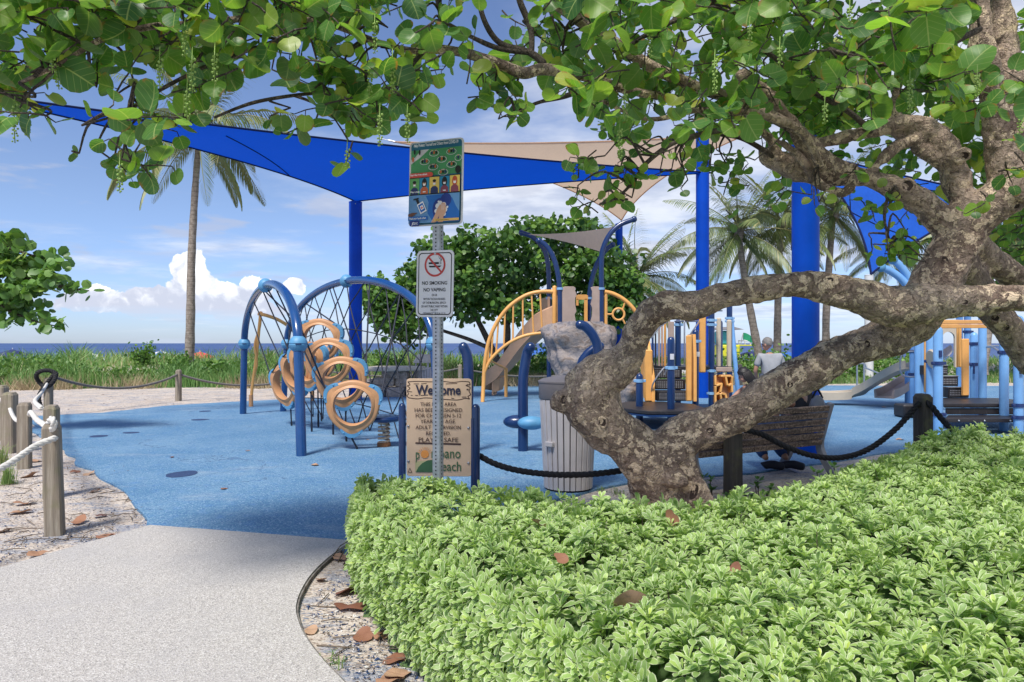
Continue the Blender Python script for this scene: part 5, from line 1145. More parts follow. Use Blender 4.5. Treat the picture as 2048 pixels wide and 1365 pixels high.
# low rail and small ramp beside the white pole
def low_rail():
    D = 24.5; root = thing('low_handrail', 'short metal handrail beside the path to the beach, left of the white pole', 'handrail', (on(1715, D), D, -.05))
    for u in (1714, 1728): MB().tube([(on(u, D), D, -.1), P(u, 728, D)], .03, 7).build('post', 'steel', root)
    MB().tube(cr([P(1685, 741, D), P(1714, 729, D), P(1728, 728, D), P(1733, 738, D)], 4), .03, 7).build('rail', 'steel', root); MB().tube([P(1728, 735, D), P(1770, 752, D), P(1800, 760, D)], .03, 7).build('rail', 'steel', root)
low_rail()

# ============================================================ ROPE FENCES
def fpost(label, x_, y_, h, w_, mat='post_wood', group='wooden fence posts', rz=0.0, point=True, z0=None, lean=(0, 0)):
    z0 = float(gheight(np.array(x_), np.array(y_))) if z0 is None else z0; root = thing('fence_post', label, 'post', (x_, y_, z0), group, rz); hw = w_/2; m_ = MB(); vs = []
    L = [(-.15, 1.0), (.0, 1.0), (h*.5, .985), (h-.035, .98), (h, .72)]
    for zz, k in L:
        for sx, sy in ((-1, -.8), (-.8, -1), (.1, -1.0), (.8, -1), (1, -.8), (1, .8), (.8, 1), (-.8, 1), (-1, .8)): vs.append((hw*k*sx+lean[0]*zz+.003*math.sin(zz*17+sx), hw*k*sy+lean[1]*zz, zz+(.006*math.sin(sx*3+sy*5) if zz > h*.9 else 0)))
    n = 9; fs = [(i*n+k, i*n+(k+1) % n, (i+1)*n+(k+1) % n, (i+1)*n+k) for i in range(4) for k in range(n)]+[tuple(range(n)), tuple(4*n+k for k in range(n))]
    m_.add(vs, fs); m_.build('timber', mat, root, local=True, ang=25); return root
gw = 'wooden posts of the white rope fence'; gb_ = 'wooden posts of the black rope fence'
pA = G(110, 1064); fpost('nearest weathered post, cracked, by the path with white rope through it', pA.x, pA.y, .885, .122, group=gw, rz=.35, lean=(-.03, 0))
pB = Vector((on(103, 6.9), 6.9, 0)); fpost('weathered post right behind the nearest one, its top showing above it', pB.x, pB.y, .91, .12, group=gw, rz=.2)
pC = Vector((on(49, 8.5), 8.5, 0)); fpost('weathered post with a slanted top, third along the white rope', pC.x, pC.y, .80, .13, group=gw, rz=.3)
pD = Vector((on(19, 9.7), 9.7, 0)); fpost('square post with a pointed top near the left edge, fourth along the white rope', pD.x, pD.y, .84, .16, group=gw, rz=.1)
pE = Vector((on(3, 11.0), 11.0, 0)); fpost('pale post cut by the left edge, last along the white rope', pE.x, pE.y, .86, .15, group=gw)
k1 = Vector((on(97, 14.6), 14.6, 0)); fpost('slim grey post wrapped at its head by a black rope loop', k1.x, k1.y, .80, .135, group=gb_)
k2 = Vector((on(357, 18.5), 18.5, 0)); fpost('short grey post alone on the sand strip in front of the dune', k2.x, k2.y, .82, .125, group=gb_)
k3 = Vector((on(640, 21.5), 21.5, 0)); fpost('post of the dune fence hidden behind the tan rings', k3.x, k3.y, .82, .125, group=gb_)
k4 = Vector((on(920, 23.0), 23.0, 0)); fpost('post of the dune fence behind the bent blue post', k4.x, k4.y, .82, .125, group=gb_)
k5 = Vector((on(1225, 24.2), 24.2, 0)); fpost('post of the dune fence behind the play boulder', k5.x, k5.y, .82, .125, group=gb_)
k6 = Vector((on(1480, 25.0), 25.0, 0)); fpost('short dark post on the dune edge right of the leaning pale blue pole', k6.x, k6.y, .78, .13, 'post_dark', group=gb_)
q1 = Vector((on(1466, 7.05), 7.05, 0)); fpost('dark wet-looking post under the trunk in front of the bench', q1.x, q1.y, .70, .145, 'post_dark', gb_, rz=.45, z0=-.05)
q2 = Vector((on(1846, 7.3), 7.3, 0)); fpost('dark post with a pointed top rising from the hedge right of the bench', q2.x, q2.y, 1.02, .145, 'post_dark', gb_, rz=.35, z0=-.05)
def rope_(label, pts, r_, mat, sagpts=None, group=None, pitch=.15, per=10, name='rope'):
    m_ = MB(); m_.rope(cr(pts, per), r_, pitch); o = m_.build(name, mat, None, ang=180); props(o, label, 'rope', group); return o
def sagged(a, b, sag, n=8): return [a.lerp(b, i/n)-Vector((0, 0, sag*4*(i/n)*(1-i/n))) for i in range(n+1)]
gr = 'ropes of the fences'
a0 = P(107, 878, pA.y-.085)
rope_('thick white twisted rope falling from the nearest post to the left edge', [Vector((pA.x-.01, pA.y, .745)), a0, P(70, 893, 5.35), P(0, 938, 5.0), P(-120, 985, 4.5), P(-260, 990, 4.0)], .025, 'white_rope', group=gr)
rope_('white rope looped over the top of the nearest post towards the second', [P(92, 858, 5.6), P(103, 838, 5.5), P(108, 850, 5.48), P(100, 862, 5.6), P(88, 850, 6.1), P(74, 840, 6.7), P(62, 825, 7.6), Vector((pC.x+.06, pC.y, .63))], .025, 'white_rope', group=gr, per=8)
rope_('white rope sagging between the third and fourth posts', sagged(Vector((pC.x, pC.y, .62)), Vector((pD.x, pD.y, .62)), .12), .025, 'white_rope', group=gr)
rope_('white rope hanging between the fourth post and the one at the left edge', sagged(Vector((pD.x, pD.y, .64)), Vector((pE.x, pE.y, .66)), .14), .025, 'white_rope', group=gr)
rope_('pale rope rising from the second post to the black loop', [Vector((pB.x-.1, pB.y, .86)), P(70, 802, 9.5), P(84, 785, 12), P(94, 768, 14.5)], .025, 'white_rope', group=gr)
lp = [Vector((k1.x+.19*math.cos(a), k1.y-.08+.05*math.sin(a*2), .77+.17*math.sin(a))) for a in np.linspace(.2, 2*math.pi+.6, 18)]
rope_('thick black rope looped round the head of the slim grey post', lp+[Vector((k1.x-.12, k1.y-.1, .45)), Vector((k1.x-.1, k1.y-.1, .2))], .045, 'black_rope', group=gr, per=3)
rope_('dark weathered rope sagging along the sand to the short grey post', sagged(Vector((k1.x+.1, k1.y, .80)), Vector((k2.x, k2.y, .68)), .30), .032, 'grey_rope', group=gr)
rope_('dark rope sagging from the short grey post to behind the blue arch', sagged(Vector((k2.x, k2.y, .68)), Vector((k3.x, k3.y, .68)), .38), .032, 'grey_rope', group=gr)
rope_('dark rope of the dune fence behind the rope net', sagged(Vector((k3.x, k3.y, .68)), Vector((k4.x, k4.y, .68)), .22), .028, 'grey_rope', group=gr)
rope_('dark rope of the dune fence behind the slide', sagged(Vector((k4.x, k4.y, .68)), Vector((k5.x, k5.y, .68)), .3), .028, 'grey_rope', group=gr)
rope_('dark rope of the dune fence right of the play boulder', sagged(Vector((k5.x, k5.y, .68)), Vector((k6.x, k6.y, .6)), .3), .028, 'grey_rope', group=gr)
b0 = P(952, 908, 6.65); b1 = P(1252, 940, 6.45)
rope_('black twisted rope drooping from the welcome sign past the bin to the trunk', [b0, P(990, 928, 6.6), P(1040, 942, 6.55), P(1100, 949, 6.5), P(1160, 950, 6.5), P(1210, 946, 6.45), b1], .030, 'black_rope', group=gr)
rope_('black rope slung from the dark post under the trunk up to the pointed post', [P(1466, 856, 6.95), P(1520, 868, 7.0), P(1570, 893, 7.0), P(1625, 912, 7.05), P(1680, 916, 7.1), P(1735, 900, 7.15), P(1790, 860, 7.2), P(1834, 812, 7.25), P(1848, 805, 7.3)], .030, 'black_rope', group=gr)
rope_('black rope dropping from the pointed post into the hedge at the right', [P(1848, 803, 7.25), P(1862, 812, 7.2), P(1885, 840, 7.1), P(1915, 868, 6.9), P(1960, 895, 6.8)], .030, 'black_rope', group=gr)

# ============================================================ BENCH AND PEOPLE
def bench():
    L = Vector((1.82, 6.98, 0)); Rr = Vector((3.52, 7.95, 0)); ax = (Rr-L).normalized(); fw = Vector((-ax.y, ax.x, 0)); root = thing('park_bench', 'dark brown slatted bench with grey metal ends, seen from behind', 'bench', tuple((L+Rr)/2))
    def bp(s_, f, z_): return L.lerp(Rr, s_)+fw*f+Vector((0, 0, z_))
    for i in range(6):
        z_ = .385+.078*i; f = -.02-.018*i
        q = Matrix((ax, fw, Vector((0, 0, 1)))).transposed().to_4x4(); m_ = MB(); m_.box((0, 0, 0), ((Rr-L).length-.08, .035, .060), ch=.005, mx=Matrix.Translation(bp(.5, f, z_)) @ q @ Matrix.Rotation(R(13), 4, 'X')); m_.build('back_slat', 'bench_wood', root)
    for i in range(6):
        q = Matrix((ax, fw, Vector((0, 0, 1)))).transposed().to_4x4(); m_ = MB(); m_.box((0, 0, 0), ((Rr-L).length-.08, .066, .035), ch=.008, mx=Matrix.Translation(bp(.5, .06+.076*i, .415+.006*i)) @ q); m_.build('seat_slat', 'bench_wood', root)
    for s_ in (.005, .995):
        m_ = MB()
        def strip(pts, w0, w1):
            c = cr(pts, 6); n = len(c); vs = []
            for i, p in enumerate(c):
                d = (c[min(i+1, n-1)]-c[max(i-1, 0)]).normalized(); nn = ax.cross(d).normalized(); ww = w0+(w1-w0)*i/(n-1)
                for a, b in ((-.03, -1), (.03, -1), (.03, 1), (-.03, 1)): vs.append(p+ax*a+nn*b*ww)
            fs = [(i*4+k, i*4+(k+1) % 4, (i+1)*4+(k+1) % 4, (i+1)*4+k) for i in range(n-1) for k in range(4)]+[(0, 1, 2, 3), tuple((n-1)*4+k for k in range(4))]; m_.add(vs, fs)
        strip([bp(s_, -.18, -.06), bp(s_, -.13, .06), bp(s_, -.02, .22), bp(s_, .02, .36), bp(s_, -.03, .55), bp(s_, -.12, .83)], .045, .026)
        strip([bp(s_, .55, -.06), bp(s_, .52, .06), bp(s_, .44, .2), bp(s_, .42, .30), bp(s_, .25, .375), bp(s_, .02, .37)], .04, .03)
        strip([bp(s_, -.12, .03), bp(s_, .05, -.03), bp(s_, .3, -.035), bp(s_, .53, .03)], .02, .02)
        m_.build('end_frame', 'frame_grey', root, ang=40)
bench()
def hand(root, wrist, dirv, nrm, mat, s=1.0):
    """palm plus five short bent fingers, one skinned mesh per hand"""
    d = Vector(dirv).normalized(); n = Vector(nrm).normalized(); sd_ = d.cross(n).normalized(); j = {'w': (Vector(wrist), .026*s)}; e = []
    j['p'] = (Vector(wrist)+d*.06*s, .033*s); e.append(('w', 'p'))
    for i, (o, ln) in enumerate(((-.03, .062), (-.011, .075), (.010, .07), (.029, .055))):
        b = Vector(wrist)+d*.085*s+sd_*o*s; j[f'f{i}a'] = (b, .010*s); j[f'f{i}b'] = (b+d*ln*.5*s-n*.012*s, .0092*s); j[f'f{i}c'] = (b+d*ln*.85*s-n*.04*s, .008*s); e += [('p', f'f{i}a'), (f'f{i}a', f'f{i}b'), (f'f{i}b', f'f{i}c')]
    b = Vector(wrist)+d*.03*s-sd_*.035*s; j['ta'] = (b, .012*s); j['tb'] = (b+d*.03*s-sd_*.022*s-n*.01*s, .0105*s); e += [('p', 'ta'), ('ta', 'tb')]
    return skin_part('hand', j, e, mat, root, 1)
def head(root, c, fwd, skinm, hairm, long=False, s=1.0):
    f = Vector(fwd).normalized(); rt = f.cross(Vector((0, 0, 1))).normalized(); up = rt.cross(f); q = Matrix((rt, f, up)).transposed().to_4x4(); T = Matrix.Translation(Vector(c)) @ q @ Matrix.Scale(s, 4)
    m_ = MB()
    def bl(p, r_, sc): m_.lathe([(max(1e-5, r_*math.sin(math.pi*i/10)), -r_*math.cos(math.pi*i/10)) for i in range(11)], seg=16, mx=T @ Matrix.Translation(p) @ Matrix.Diagonal((*sc, 1)))
    bl((0, 0, .02), .1, (.78, .96, 1.05)); bl((0, .035, -.055), .062, (.95, 1, 1)); bl((0, .095, -.02), .018, (.8, 1.2, 1.5)); bl((0, .085, -.062), .022, (1.2, .6, .4))
    for sx in (-1, 1): bl((.076*sx, -.005, -.01), .027, (.4, .8, 1.2))
    hd = m_.build('head', skinm, root)
    m2 = MB()
    for sx in (-1, 1): m2.lathe([(max(1e-5, .011*math.sin(math.pi*i/6)), -.011*math.cos(math.pi*i/6)) for i in range(7)], seg=8, mx=T @ Matrix.Translation((.031*sx, .088, .008)))
    m2.build('eyes', 'hole_dark', hd); m3 = MB()
    vs = []; fs = []; n = 18; rr = 9
    for i in range(rr+1):
        ph = (math.pi*.62)*i/rr
        for k in range(n):
            a = 2*math.pi*k/n; fr = max(0, math.sin(a)); p2 = ph*(1-.38*fr); r_ = .109+.006*math.sin(k*5+i*2); vs.append(T @ (Vector((r_*.80*math.sin(p2)*math.cos(a), r_*.98*math.sin(p2)*math.sin(a)-.006, r_*1.06*math.cos(p2)+.022))))
    for i in range(rr):
        for k in range(n): l = (k+1) % n; fs.append((i*n+k, i*n+l, (i+1)*n+l, (i+1)*n+k))
    m3.add(vs, fs)
    if long:
        for k in range(16):
            a = math.pi+math.pi*k/15; b0_ = T @ Vector((.085*math.cos(a), .1*math.sin(a), .03)); m3.tube(cr([b0_, T @ Vector((.1*math.cos(a), .12*math.sin(a), -.08)), T @ Vector((.09*math.cos(a)+.02, .12*math.sin(a)-.03, -.26-.03*(k % 3)))], 4), [.02, .021, .022, .022, .02, .018, .015, .011, .004], 6)
    m3.build('hair', hairm, root, ang=180)
def seated_person():
    V = Vector; root = thing('person', 'person in navy top and blue jeans sitting on the bench, ankles tucked under it', 'person', (3.33, 8.2, 0))
    H = V((3.30, 8.16, .53)); C = V((3.38, 8.30, .84)); N_ = V((3.33, 8.44, 1.0)); ls, rs_ = V((3.17, 8.30, .93)), V((3.54, 8.40, .91)); kl, kr = V((2.86, 8.62, .50)), V((3.10, 8.70, .50)); al, ar = V((2.99, 8.20, .13)), V((3.24, 8.24, .13))
    el_, wl = V((3.22, 7.99, .80)), V((3.02, 8.14, .83)); er, wr = V((3.55, 8.45, .66)), V((3.30, 8.62, .62))
    J = {'h': (H, .125), 'c': (C, .125), 'n': (N_, .06), 'hl': (H+V((-.11, .0, -.01)), .09), 'kl': (kl, .058), 'al': (al, .038), 'hr': (H+V((.1, .04, -.01)), .09), 'kr': (kr, .058), 'ar': (ar, .038), 'sl': (ls, .055), 'el': (el_, .043), 'wl': (wl, .028), 'sr': (rs_, .055), 'er': (er, .043), 'wr': (wr, .028)}
    E = [('h', 'c'), ('c', 'n'), ('h', 'hl'), ('hl', 'kl'), ('kl', 'al'), ('h', 'hr'), ('hr', 'kr'), ('kr', 'ar'), ('c', 'sl'), ('sl', 'el'), ('el', 'wl'), ('c', 'sr'), ('sr', 'er'), ('er', 'wr')]
    skin_part('body', J, E, 'skin_tan', root)
    g = lambda k, a=1.16: (J[k][0], J[k][1]*a+.006)
    skin_part('top', {'h': (H+V((0, 0, .02)), .15), 'c': (C, .15), 'n': (N_+V((0, -.02, -.03)), .07), 'sl': g('sl', 1.25), 'e1': (ls.lerp(el_, .5), .06), 'sr': g('sr', 1.25), 'e2': (rs_.lerp(er, .7), .058)}, [('h', 'c'), ('c', 'n'), ('c', 'sl'), ('sl', 'e1'), ('c', 'sr'), ('sr', 'e2')], 'cloth_navy', root)
    skin_part('jeans', {'h': (H-V((0, 0, .03)), .14), 'hl': g('hl', 1.1), 'kl': g('kl', 1.2), 'a1': (kl.lerp(al, .93), .066), 'hr': g('hr', 1.1), 'kr': g('kr', 1.2), 'a2': (kr.lerp(ar, .93), .066)}, [('h', 'hl'), ('hl', 'kl'), ('kl', 'a1'), ('h', 'hr'), ('hr', 'kr'), ('kr', 'a2')], 'denim', root)
    for a, tw_ in ((al, V((.22, .02, 0))), (ar, V((.20, -.06, 0)))):
        sh = skin_part('shoe', {'a': (a+V((0, 0, -.03)), (.055, .055)), 'h': (a+V((-.05, 0, -.07)), .052), 'm': (a+tw_*.45+V((0, 0, -.06)), .056), 't': (a+tw_*.95+V((0, 0, -.08)), .046)}, [('a', 'h'), ('a', 'm'), ('m', 't')], 'shoe_navy', root)
    head(root, N_+V((-.03, .09, .06)), (-.35, .85, -.5), 'skin_tan', 'hair_dark'); hand(root, wl, (-.8, .5, .1), (0, 0, 1), 'skin_tan'); hand(root, wr, (-.8, .4, 0), (0, 0, 1), 'skin_tan')
    b = thing('bag', 'grey cloth bag hanging on the right end of the bench back', 'bag', (3.56, 8.12, .44)); bp = V((3.56, 8.16, .68)); m_ = MB(); m_.ball(bp, .19, 16, (.55, .45, 1.15)); m_.build('bag_body', 'grey_bag', b); MB().tube(cr([bp+V((-.06, 0, .18)), bp+V((0, 0, .28)), bp+V((.06, 0, .18))], 5), .012, 6).build('handle', 'cloth_navy', b)
seated_person()
def crouching_person():
    V = Vector; x_, y_ = on(1492, 12.0), 12.0; root = thing('person', 'long-haired person in a pale sleeveless top crouching on the blue surface', 'person', (x_, y_, 0)); o = V((x_, y_, 0))
    H = o+V((.18, .1, .27)); C = o+V((.06, .02, .62)); N_ = o+V((-.02, -.02, .80)); J = {'h': (H, .12), 'c': (C, .11), 'n': (N_, .055), 'hl': (H+V((-.05, -.1, 0)), .085), 'kl': (o+V((-.3, -.16, .47)), .055), 'al': (o+V((-.04, -.18, .08)), .036), 'fl': (o+V((-.2, -.2, .035)), .034), 'hr': (H+V((0, .1, 0)), .085), 'kr': (o+V((-.28, .18, .47)), .055), 'ar': (o+V((-.02, .2, .08)), .036), 'fr': (o+V((-.18, .2, .035)), .034),
         'sl': (C+V((-.04, -.17, .1)), .05), 'el': (o+V((-.2, -.26, .5)), .038), 'wl': (o+V((-.36, -.16, .34)), .026), 'sr': (C+V((-.04, .17, .1)), .05), 'er': (o+V((-.22, .2, .5)), .038), 'wr': (o+V((-.38, .1, .36)), .026)}
    E = [('h', 'c'), ('c', 'n'), ('h', 'hl'), ('hl', 'kl'), ('kl', 'al'), ('al', 'fl'), ('h', 'hr'), ('hr', 'kr'), ('kr', 'ar'), ('ar', 'fr'), ('c', 'sl'), ('sl', 'el'), ('el', 'wl'), ('c', 'sr'), ('sr', 'er'), ('er', 'wr')]
    skin_part('body', J, E, 'skin', root); skin_part('top', {'h': (H+V((-.02, 0, .05)), .135), 'c': (C+V((0, 0, -.03)), .128), 's1': (C+V((-.02, -.1, .08)), .06), 's2': (C+V((-.02, .1, .08)), .06)}, [('h', 'c'), ('c', 's1'), ('c', 's2')], 'cloth_pale', root)
    skin_part('shorts', {'h': (H, .135), 'a': (H.lerp(J['kl'][0], .5), .085), 'b': (H.lerp(J['kr'][0], .5), .085)}, [('h', 'a'), ('h', 'b')], 'cloth_grey', root)
    head(root, N_+V((-.02, -.01, .16)), (-.8, .3, -.45), 'skin', 'hair_dark', True); hand(root, J['wl'][0], (-.8, .2, -.4), (0, 0, 1), 'skin'); hand(root, J['wr'][0], (-.8, -.1, -.4), (0, 0, 1), 'skin')
crouching_person()
def standing_person():
    V = Vector; x_, y_ = on(1540, 13.4), 13.4; root = thing('person', 'grey-haired person in a loose pale shirt standing beyond the trunk, facing the sea', 'person', (x_, y_, 0)); o = V((x_, y_, 0))
    J = {'h': (o+V((0, 0, .84)), .13), 'c': (o+V((0, 0, 1.16)), .135), 'n': (o+V((-.02, .01, 1.33)), .052), 'hl': (o+V((-.09, 0, .78)), .09), 'kl': (o+V((-.1, .02, .43)), .056), 'al': (o+V((-.11, 0, .08)), .038), 'fl': (o+V((-.13, .16, .03)), .035), 'hr': (o+V((.09, 0, .78)), .09), 'kr': (o+V((.1, .03, .43)), .056), 'ar': (o+V((.11, 0, .08)), .038), 'fr': (o+V((.13, .16, .03)), .035),
         'sl': (o+V((-.19, 0, 1.25)), .055), 'el': (o+V((-.27, .03, .98)), .042), 'wl': (o+V((-.2, .16, .78)), .028), 'sr': (o+V((.19, 0, 1.25)), .055), 'er': (o+V((.28, .02, .98)), .042), 'wr': (o+V((.26, .12, .75)), .028)}
    E = [('h', 'c'), ('c', 'n'), ('h', 'hl'), ('hl', 'kl'), ('kl', 'al'), ('al', 'fl'), ('h', 'hr'), ('hr', 'kr'), ('kr', 'ar'), ('ar', 'fr'), ('c', 'sl'), ('sl', 'el'), ('el', 'wl'), ('c', 'sr'), ('sr', 'er'), ('er', 'wr')]
    skin_part('body', J, E, 'skin', root); skin_part('shirt', {'h': (J['h'][0]-V((0, 0, .04)), .165), 'c': (J['c'][0], .165), 'n': (o+V((-.01, 0, 1.29)), .07), 'sl': (J['sl'][0], .078), 'e1': (J['sl'][0].lerp(J['el'][0], .75), .07), 'sr': (J['sr'][0], .078), 'e2': (J['sr'][0].lerp(J['er'][0], .75), .07)}, [('h', 'c'), ('c', 'n'), ('c', 'sl'), ('sl', 'e1'), ('c', 'sr'), ('sr', 'e2')], 'cloth_white', root)
    skin_part('trousers', {'h': (J['h'][0]-V((0, 0, .05)), .15), 'hl': (J['hl'][0], .105), 'kl': (J['kl'][0], .078), 'a1': (J['al'][0], .06), 'hr': (J['hr'][0], .105), 'kr': (J['kr'][0], .078), 'a2': (J['ar'][0], .06)}, [('h', 'hl'), ('hl', 'kl'), ('kl', 'a1'), ('h', 'hr'), ('hr', 'kr'), ('kr', 'a2')], 'cloth_grey', root)
    head(root, J['n'][0]+V((-.02, .02, .15)), (-.6, .8, -.1), 'skin', 'hair_grey'); hand(root, J['wl'][0], (.2, .5, -.8), (0, 1, .3), 'skin'); hand(root, J['wr'][0], (0, .3, -.9), (0, 1, .3), 'skin')
standing_person()
# ============================================================ SIGNS
def rrect(w_, h_, r_, n=5):
    q = []
    for cx, cy, a0 in ((w_/2-r_, h_/2-r_, 0), (-w_/2+r_, h_/2-r_, 90), (-w_/2+r_, -h_/2+r_, 180), (w_/2-r_, -h_/2+r_, 270)):
        for i in range(n+1): a = R(a0+90*i/n); q.append((cx+r_*math.cos(a), cy+r_*math.sin(a)))
    return q
XZ = Matrix.Rotation(R(90), 4, 'X')     # local xy -> xz, extrusion towards -y
class Print:
    """flat print on a panel: layered sheets, each a fraction of a millimetre above the one below"""
    def __init__(s, y0): s.m = MB(); s.mats = []; s.y = y0; s.k = 0
    def poly(s, pts, mat):
        if mat not in s.mats: s.mats.append(mat)
        s.m.cur = s.mats.index(mat); s.k += 1; s.m.add([(p[0], s.y-.00022*s.k, p[1]) for p in pts], [tuple(range(len(pts)))]); return s
    def ell(s, cx, cy, rx, ry, mat, n=20, rot=0.0):
        c, si = math.cos(rot), math.sin(rot); return s.poly([(cx+rx*math.cos(a)*c-ry*math.sin(a)*si, cy+rx*math.cos(a)*si+ry*math.sin(a)*c) for a in np.linspace(0, 2*math.pi, n+1)[:-1]], mat)
    def ring(s, cx, cy, rx, ry, w_, mat, n=28):
        if mat not in s.mats: s.mats.append(mat)
        s.m.cur = s.mats.index(mat); s.k += 1; vs = []; 
        for a in np.linspace(0, 2*math.pi, n+1)[:-1]: vs += [(cx+rx*math.cos(a), s.y-.00022*s.k, cy+ry*math.sin(a)), (cx+(rx-w_)*math.cos(a), s.y-.00022*s.k, cy+(ry-w_)*math.sin(a))]
        s.m.add(vs, [(2*i, 2*((i+1) % n), 2*((i+1) % n)+1, 2*i+1) for i in range(n)]); return s
    def line(s, pts, w_, mat):
        for a, b in zip(pts, pts[1:]):
            a, b = Vector(a), Vector(b); d = (b-a).normalized(); n = Vector((-d.y, d.x))*w_/2; e = d*w_*.3; s.poly([a-n-e, b-n+e, b+n+e, a+n-e], mat); s.k -= 1
        s.k += 1; return s
    def build(s, name, parent): return s.m.build(name, s.mats, parent, smooth=False, local=True)
YAW = R(-24)
def sign_post():
    d = 4.80; x_ = on(876, d); root = thing('sign_post', 'perforated grey metal post carrying the health poster and the no smoking sign', 'sign post', (x_, d, 0), None, YAW)
    top = CH-(300-HV)/F*d; w_ = .058; hw = w_/2
    m_ = MB(); m_.prism(rrect(w_, w_, .006, 2), -.2, top, ch=0); m_.build('post', 'galvanised', root, local=True, ang=30)
    h_ = MB()
    for k in range(int(top/.0255)):
        z_ = .02+k*.0255
        h_.add([(.0058*math.cos(a), -hw-.0009, z_+.0058*math.sin(a)) for a in np.linspace(0, 6.283, 9)[:-1]], [tuple(range(8))])
        h_.add([(hw+.0009, .0058*math.cos(a), z_+.0058*math.sin(a)) for a in np.linspace(0, 6.283, 9)[:-1]], [tuple(range(8))])
    h_.build('punched_holes', 'hole_dark', root, smooth=False, local=True, kind='stuff')
    def panel(name, u, v, w, h, rr, mat, yoff=0.0):
        c = P(u, v, d-.05); loc = Vector((c.x-x_, 0, c.z)); lx = loc.x/math.cos(YAW); o = MB(); o.prism(rrect(w, h, rr), 0, .004, XZ, ch=.0008)
        p = o.build(name, mat, root, local=True, ang=30); p.location = (lx, -hw-.002, c.z); p.rotation_euler.y = R(1.2); return p
    # health poster
    W_, H_ = .425, .582; p = panel('health_poster', 875, 365, W_, H_, .03, 'sign_edge'); p['label'] = 'tall colourful health poster at the top of the post'; pr = Print(-.0042); bx = W_/2-.014; by = H_/2-.010
    Y = lambda f: by-2*by*f; X = lambda f: -bx+2*bx*f
    def rect(a, b, c, e, mt): pr.poly([(X(a), Y(b)), (X(c), Y(b)), (X(c), Y(e)), (X(a), Y(e))], mt)
    pr.poly(rrect(2*bx, 2*by, .022), 'print_teal'); rect(0, .085, 1, .405, 'print_field'); pr.poly([(X(0), Y(.085)), (X(.36), Y(.085)), (X(.18), Y(.18)), (X(0), Y(.25))], 'print_walk'); pr.poly([(X(0), Y(.085)), (X(.2), Y(.085)), (X(.08), Y(.17)), (X(0), Y(.2))], 'print_field')
    for i, (a, b) in enumerate(((.46, .14), (.8, .14), (.28, .235), (.62, .225), (.97, .225), (.46, .31), (.82, .30), (.66, .385))):
        pr.ring(X(a) if a < .95 else X(.94), Y(b), .038 if a < .95 else .026, .021, .003, 'print_foam')
        for k in range(3):
            dx = (-.018, .0, .017)[k] if a < .95 else 0; pr.ell(X(min(a, .94))+dx, Y(b)+.004, .007, .012, ('print_cloth_n', 'print_cloth_r', 'print_ink')[(i+k) % 3]); pr.ell(X(min(a, .94))+dx, Y(b)+.018, .004, .005, ('print_skin1', 'print_skin2')[(i+k) % 2])
    for a, b in ((.06, .2), (.19, .12), (.09, .11)): pr.ell(X(a), Y(b), .008, .018, 'print_cloth_r' if a < .07 else 'print_ink')
    pr.ell(X(.95), Y(.365), .022, .026, 'print_ink'); pr.poly([(X(0), Y(.37)), (X(.44), Y(.37)), (X(.47), Y(.4)), (X(.44), Y(.425)), (X(0), Y(.425))], 'print_redban')
    rect(0, .425, 1, .645, 'print_ink')
    tiles = (('print_tile_g', 'print_cloth_n', 'print_skin2', 'print_ink'), ('print_tile_b', 'print_cloth_r', 'print_skin1', 'print_ink'), ('print_tile_y', 'print_cloth_n', 'print_skin1', 'print_ink'), ('print_tile_b', 'print_cloth_p', 'print_skin2', 'print_ink'), ('print_tile_y', 'print_cloth_p', 'print_skin1', 'print_hair_r'))
    for i, (bgc, cl, sk, hr) in enumerate(tiles):
        a = i*.2; rect(a+.004, .435, a+.196, .63, bgc); cx = X(a+.1)
        if i in (1, 3, 4): pr.ell(cx, Y(.50), .020, .034, hr)
        pr.poly([(cx-.031, Y(.63)), (cx-.028, Y(.57)), (cx-.012, Y(.545)), (cx+.012, Y(.545)), (cx+.028, Y(.57)), (cx+.031, Y(.63))], cl); pr.ell(cx, Y(.505), .0125, .017, sk)
        pr.ell(cx, Y(.48), .014, .0095, hr); pr.poly([(cx-.0105, Y(.507)), (cx+.0105, Y(.507)), (cx+.008, Y(.53)), (cx-.008, Y(.53))], 'print_white')
        if i in (1, 3): pr.poly([(cx-.012, Y(.6)), (cx+.012, Y(.6)), (cx+.01, Y(.612)), (cx-.01, Y(.612))], 'print_white')
    rect(0, .645, 1, .985, 'print_low_l'); pr.poly([(X(.34), Y(.655)), (X(.68), Y(.65)), (X(.86), Y(.70)), (X(.93), Y(.80)), (X(1), Y(.87)), (X(1), Y(.985)), (X(.5), Y(.985)), (X(.38), Y(.87)), (X(.40), Y(.74))], 'print_low_d')
    pr.ell(X(.74), Y(.72), .042, .045, 'print_low_dd'); pr.ell(X(.62), Y(.83), .056, .075, 'print_low_dd')
    for (a, b, r_) in ((.58, .79, .018), (.63, .76, .017), (.70, .78, .018), (.73, .84, .016), (.56, .85, .016), (.71, .89, .014), (.60, .74, .008), (.77, .81, .008), (.57, .92, .01)): pr.ell(X(a), Y(b), r_, r_, 'print_foam')
    pr.poly([(X(.46), Y(.985)), (X(.52), Y(.91)), (X(.58), Y(.82)), (X(.63), Y(.77)), (X(.66), Y(.80)), (X(.62), Y(.90)), (X(.55), Y(.985))], 'print_skin1'); pr.poly([(X(.60), Y(.985)), (X(.62), Y(.88)), (X(.645), Y(.78)), (X(.665), Y(.75)), (X(.69), Y(.76)), (X(.72), Y(.755)), (X(.745), Y(.80)), (X(.74), Y(.87)), (X(.70), Y(.92)), (X(.69), Y(.985))], 'print_skin1')
    for k in range(3): pr.line([(X(.66+.025*k), Y(.77)), (X(.665+.02*k), Y(.84))], .0018, 'print_foam')
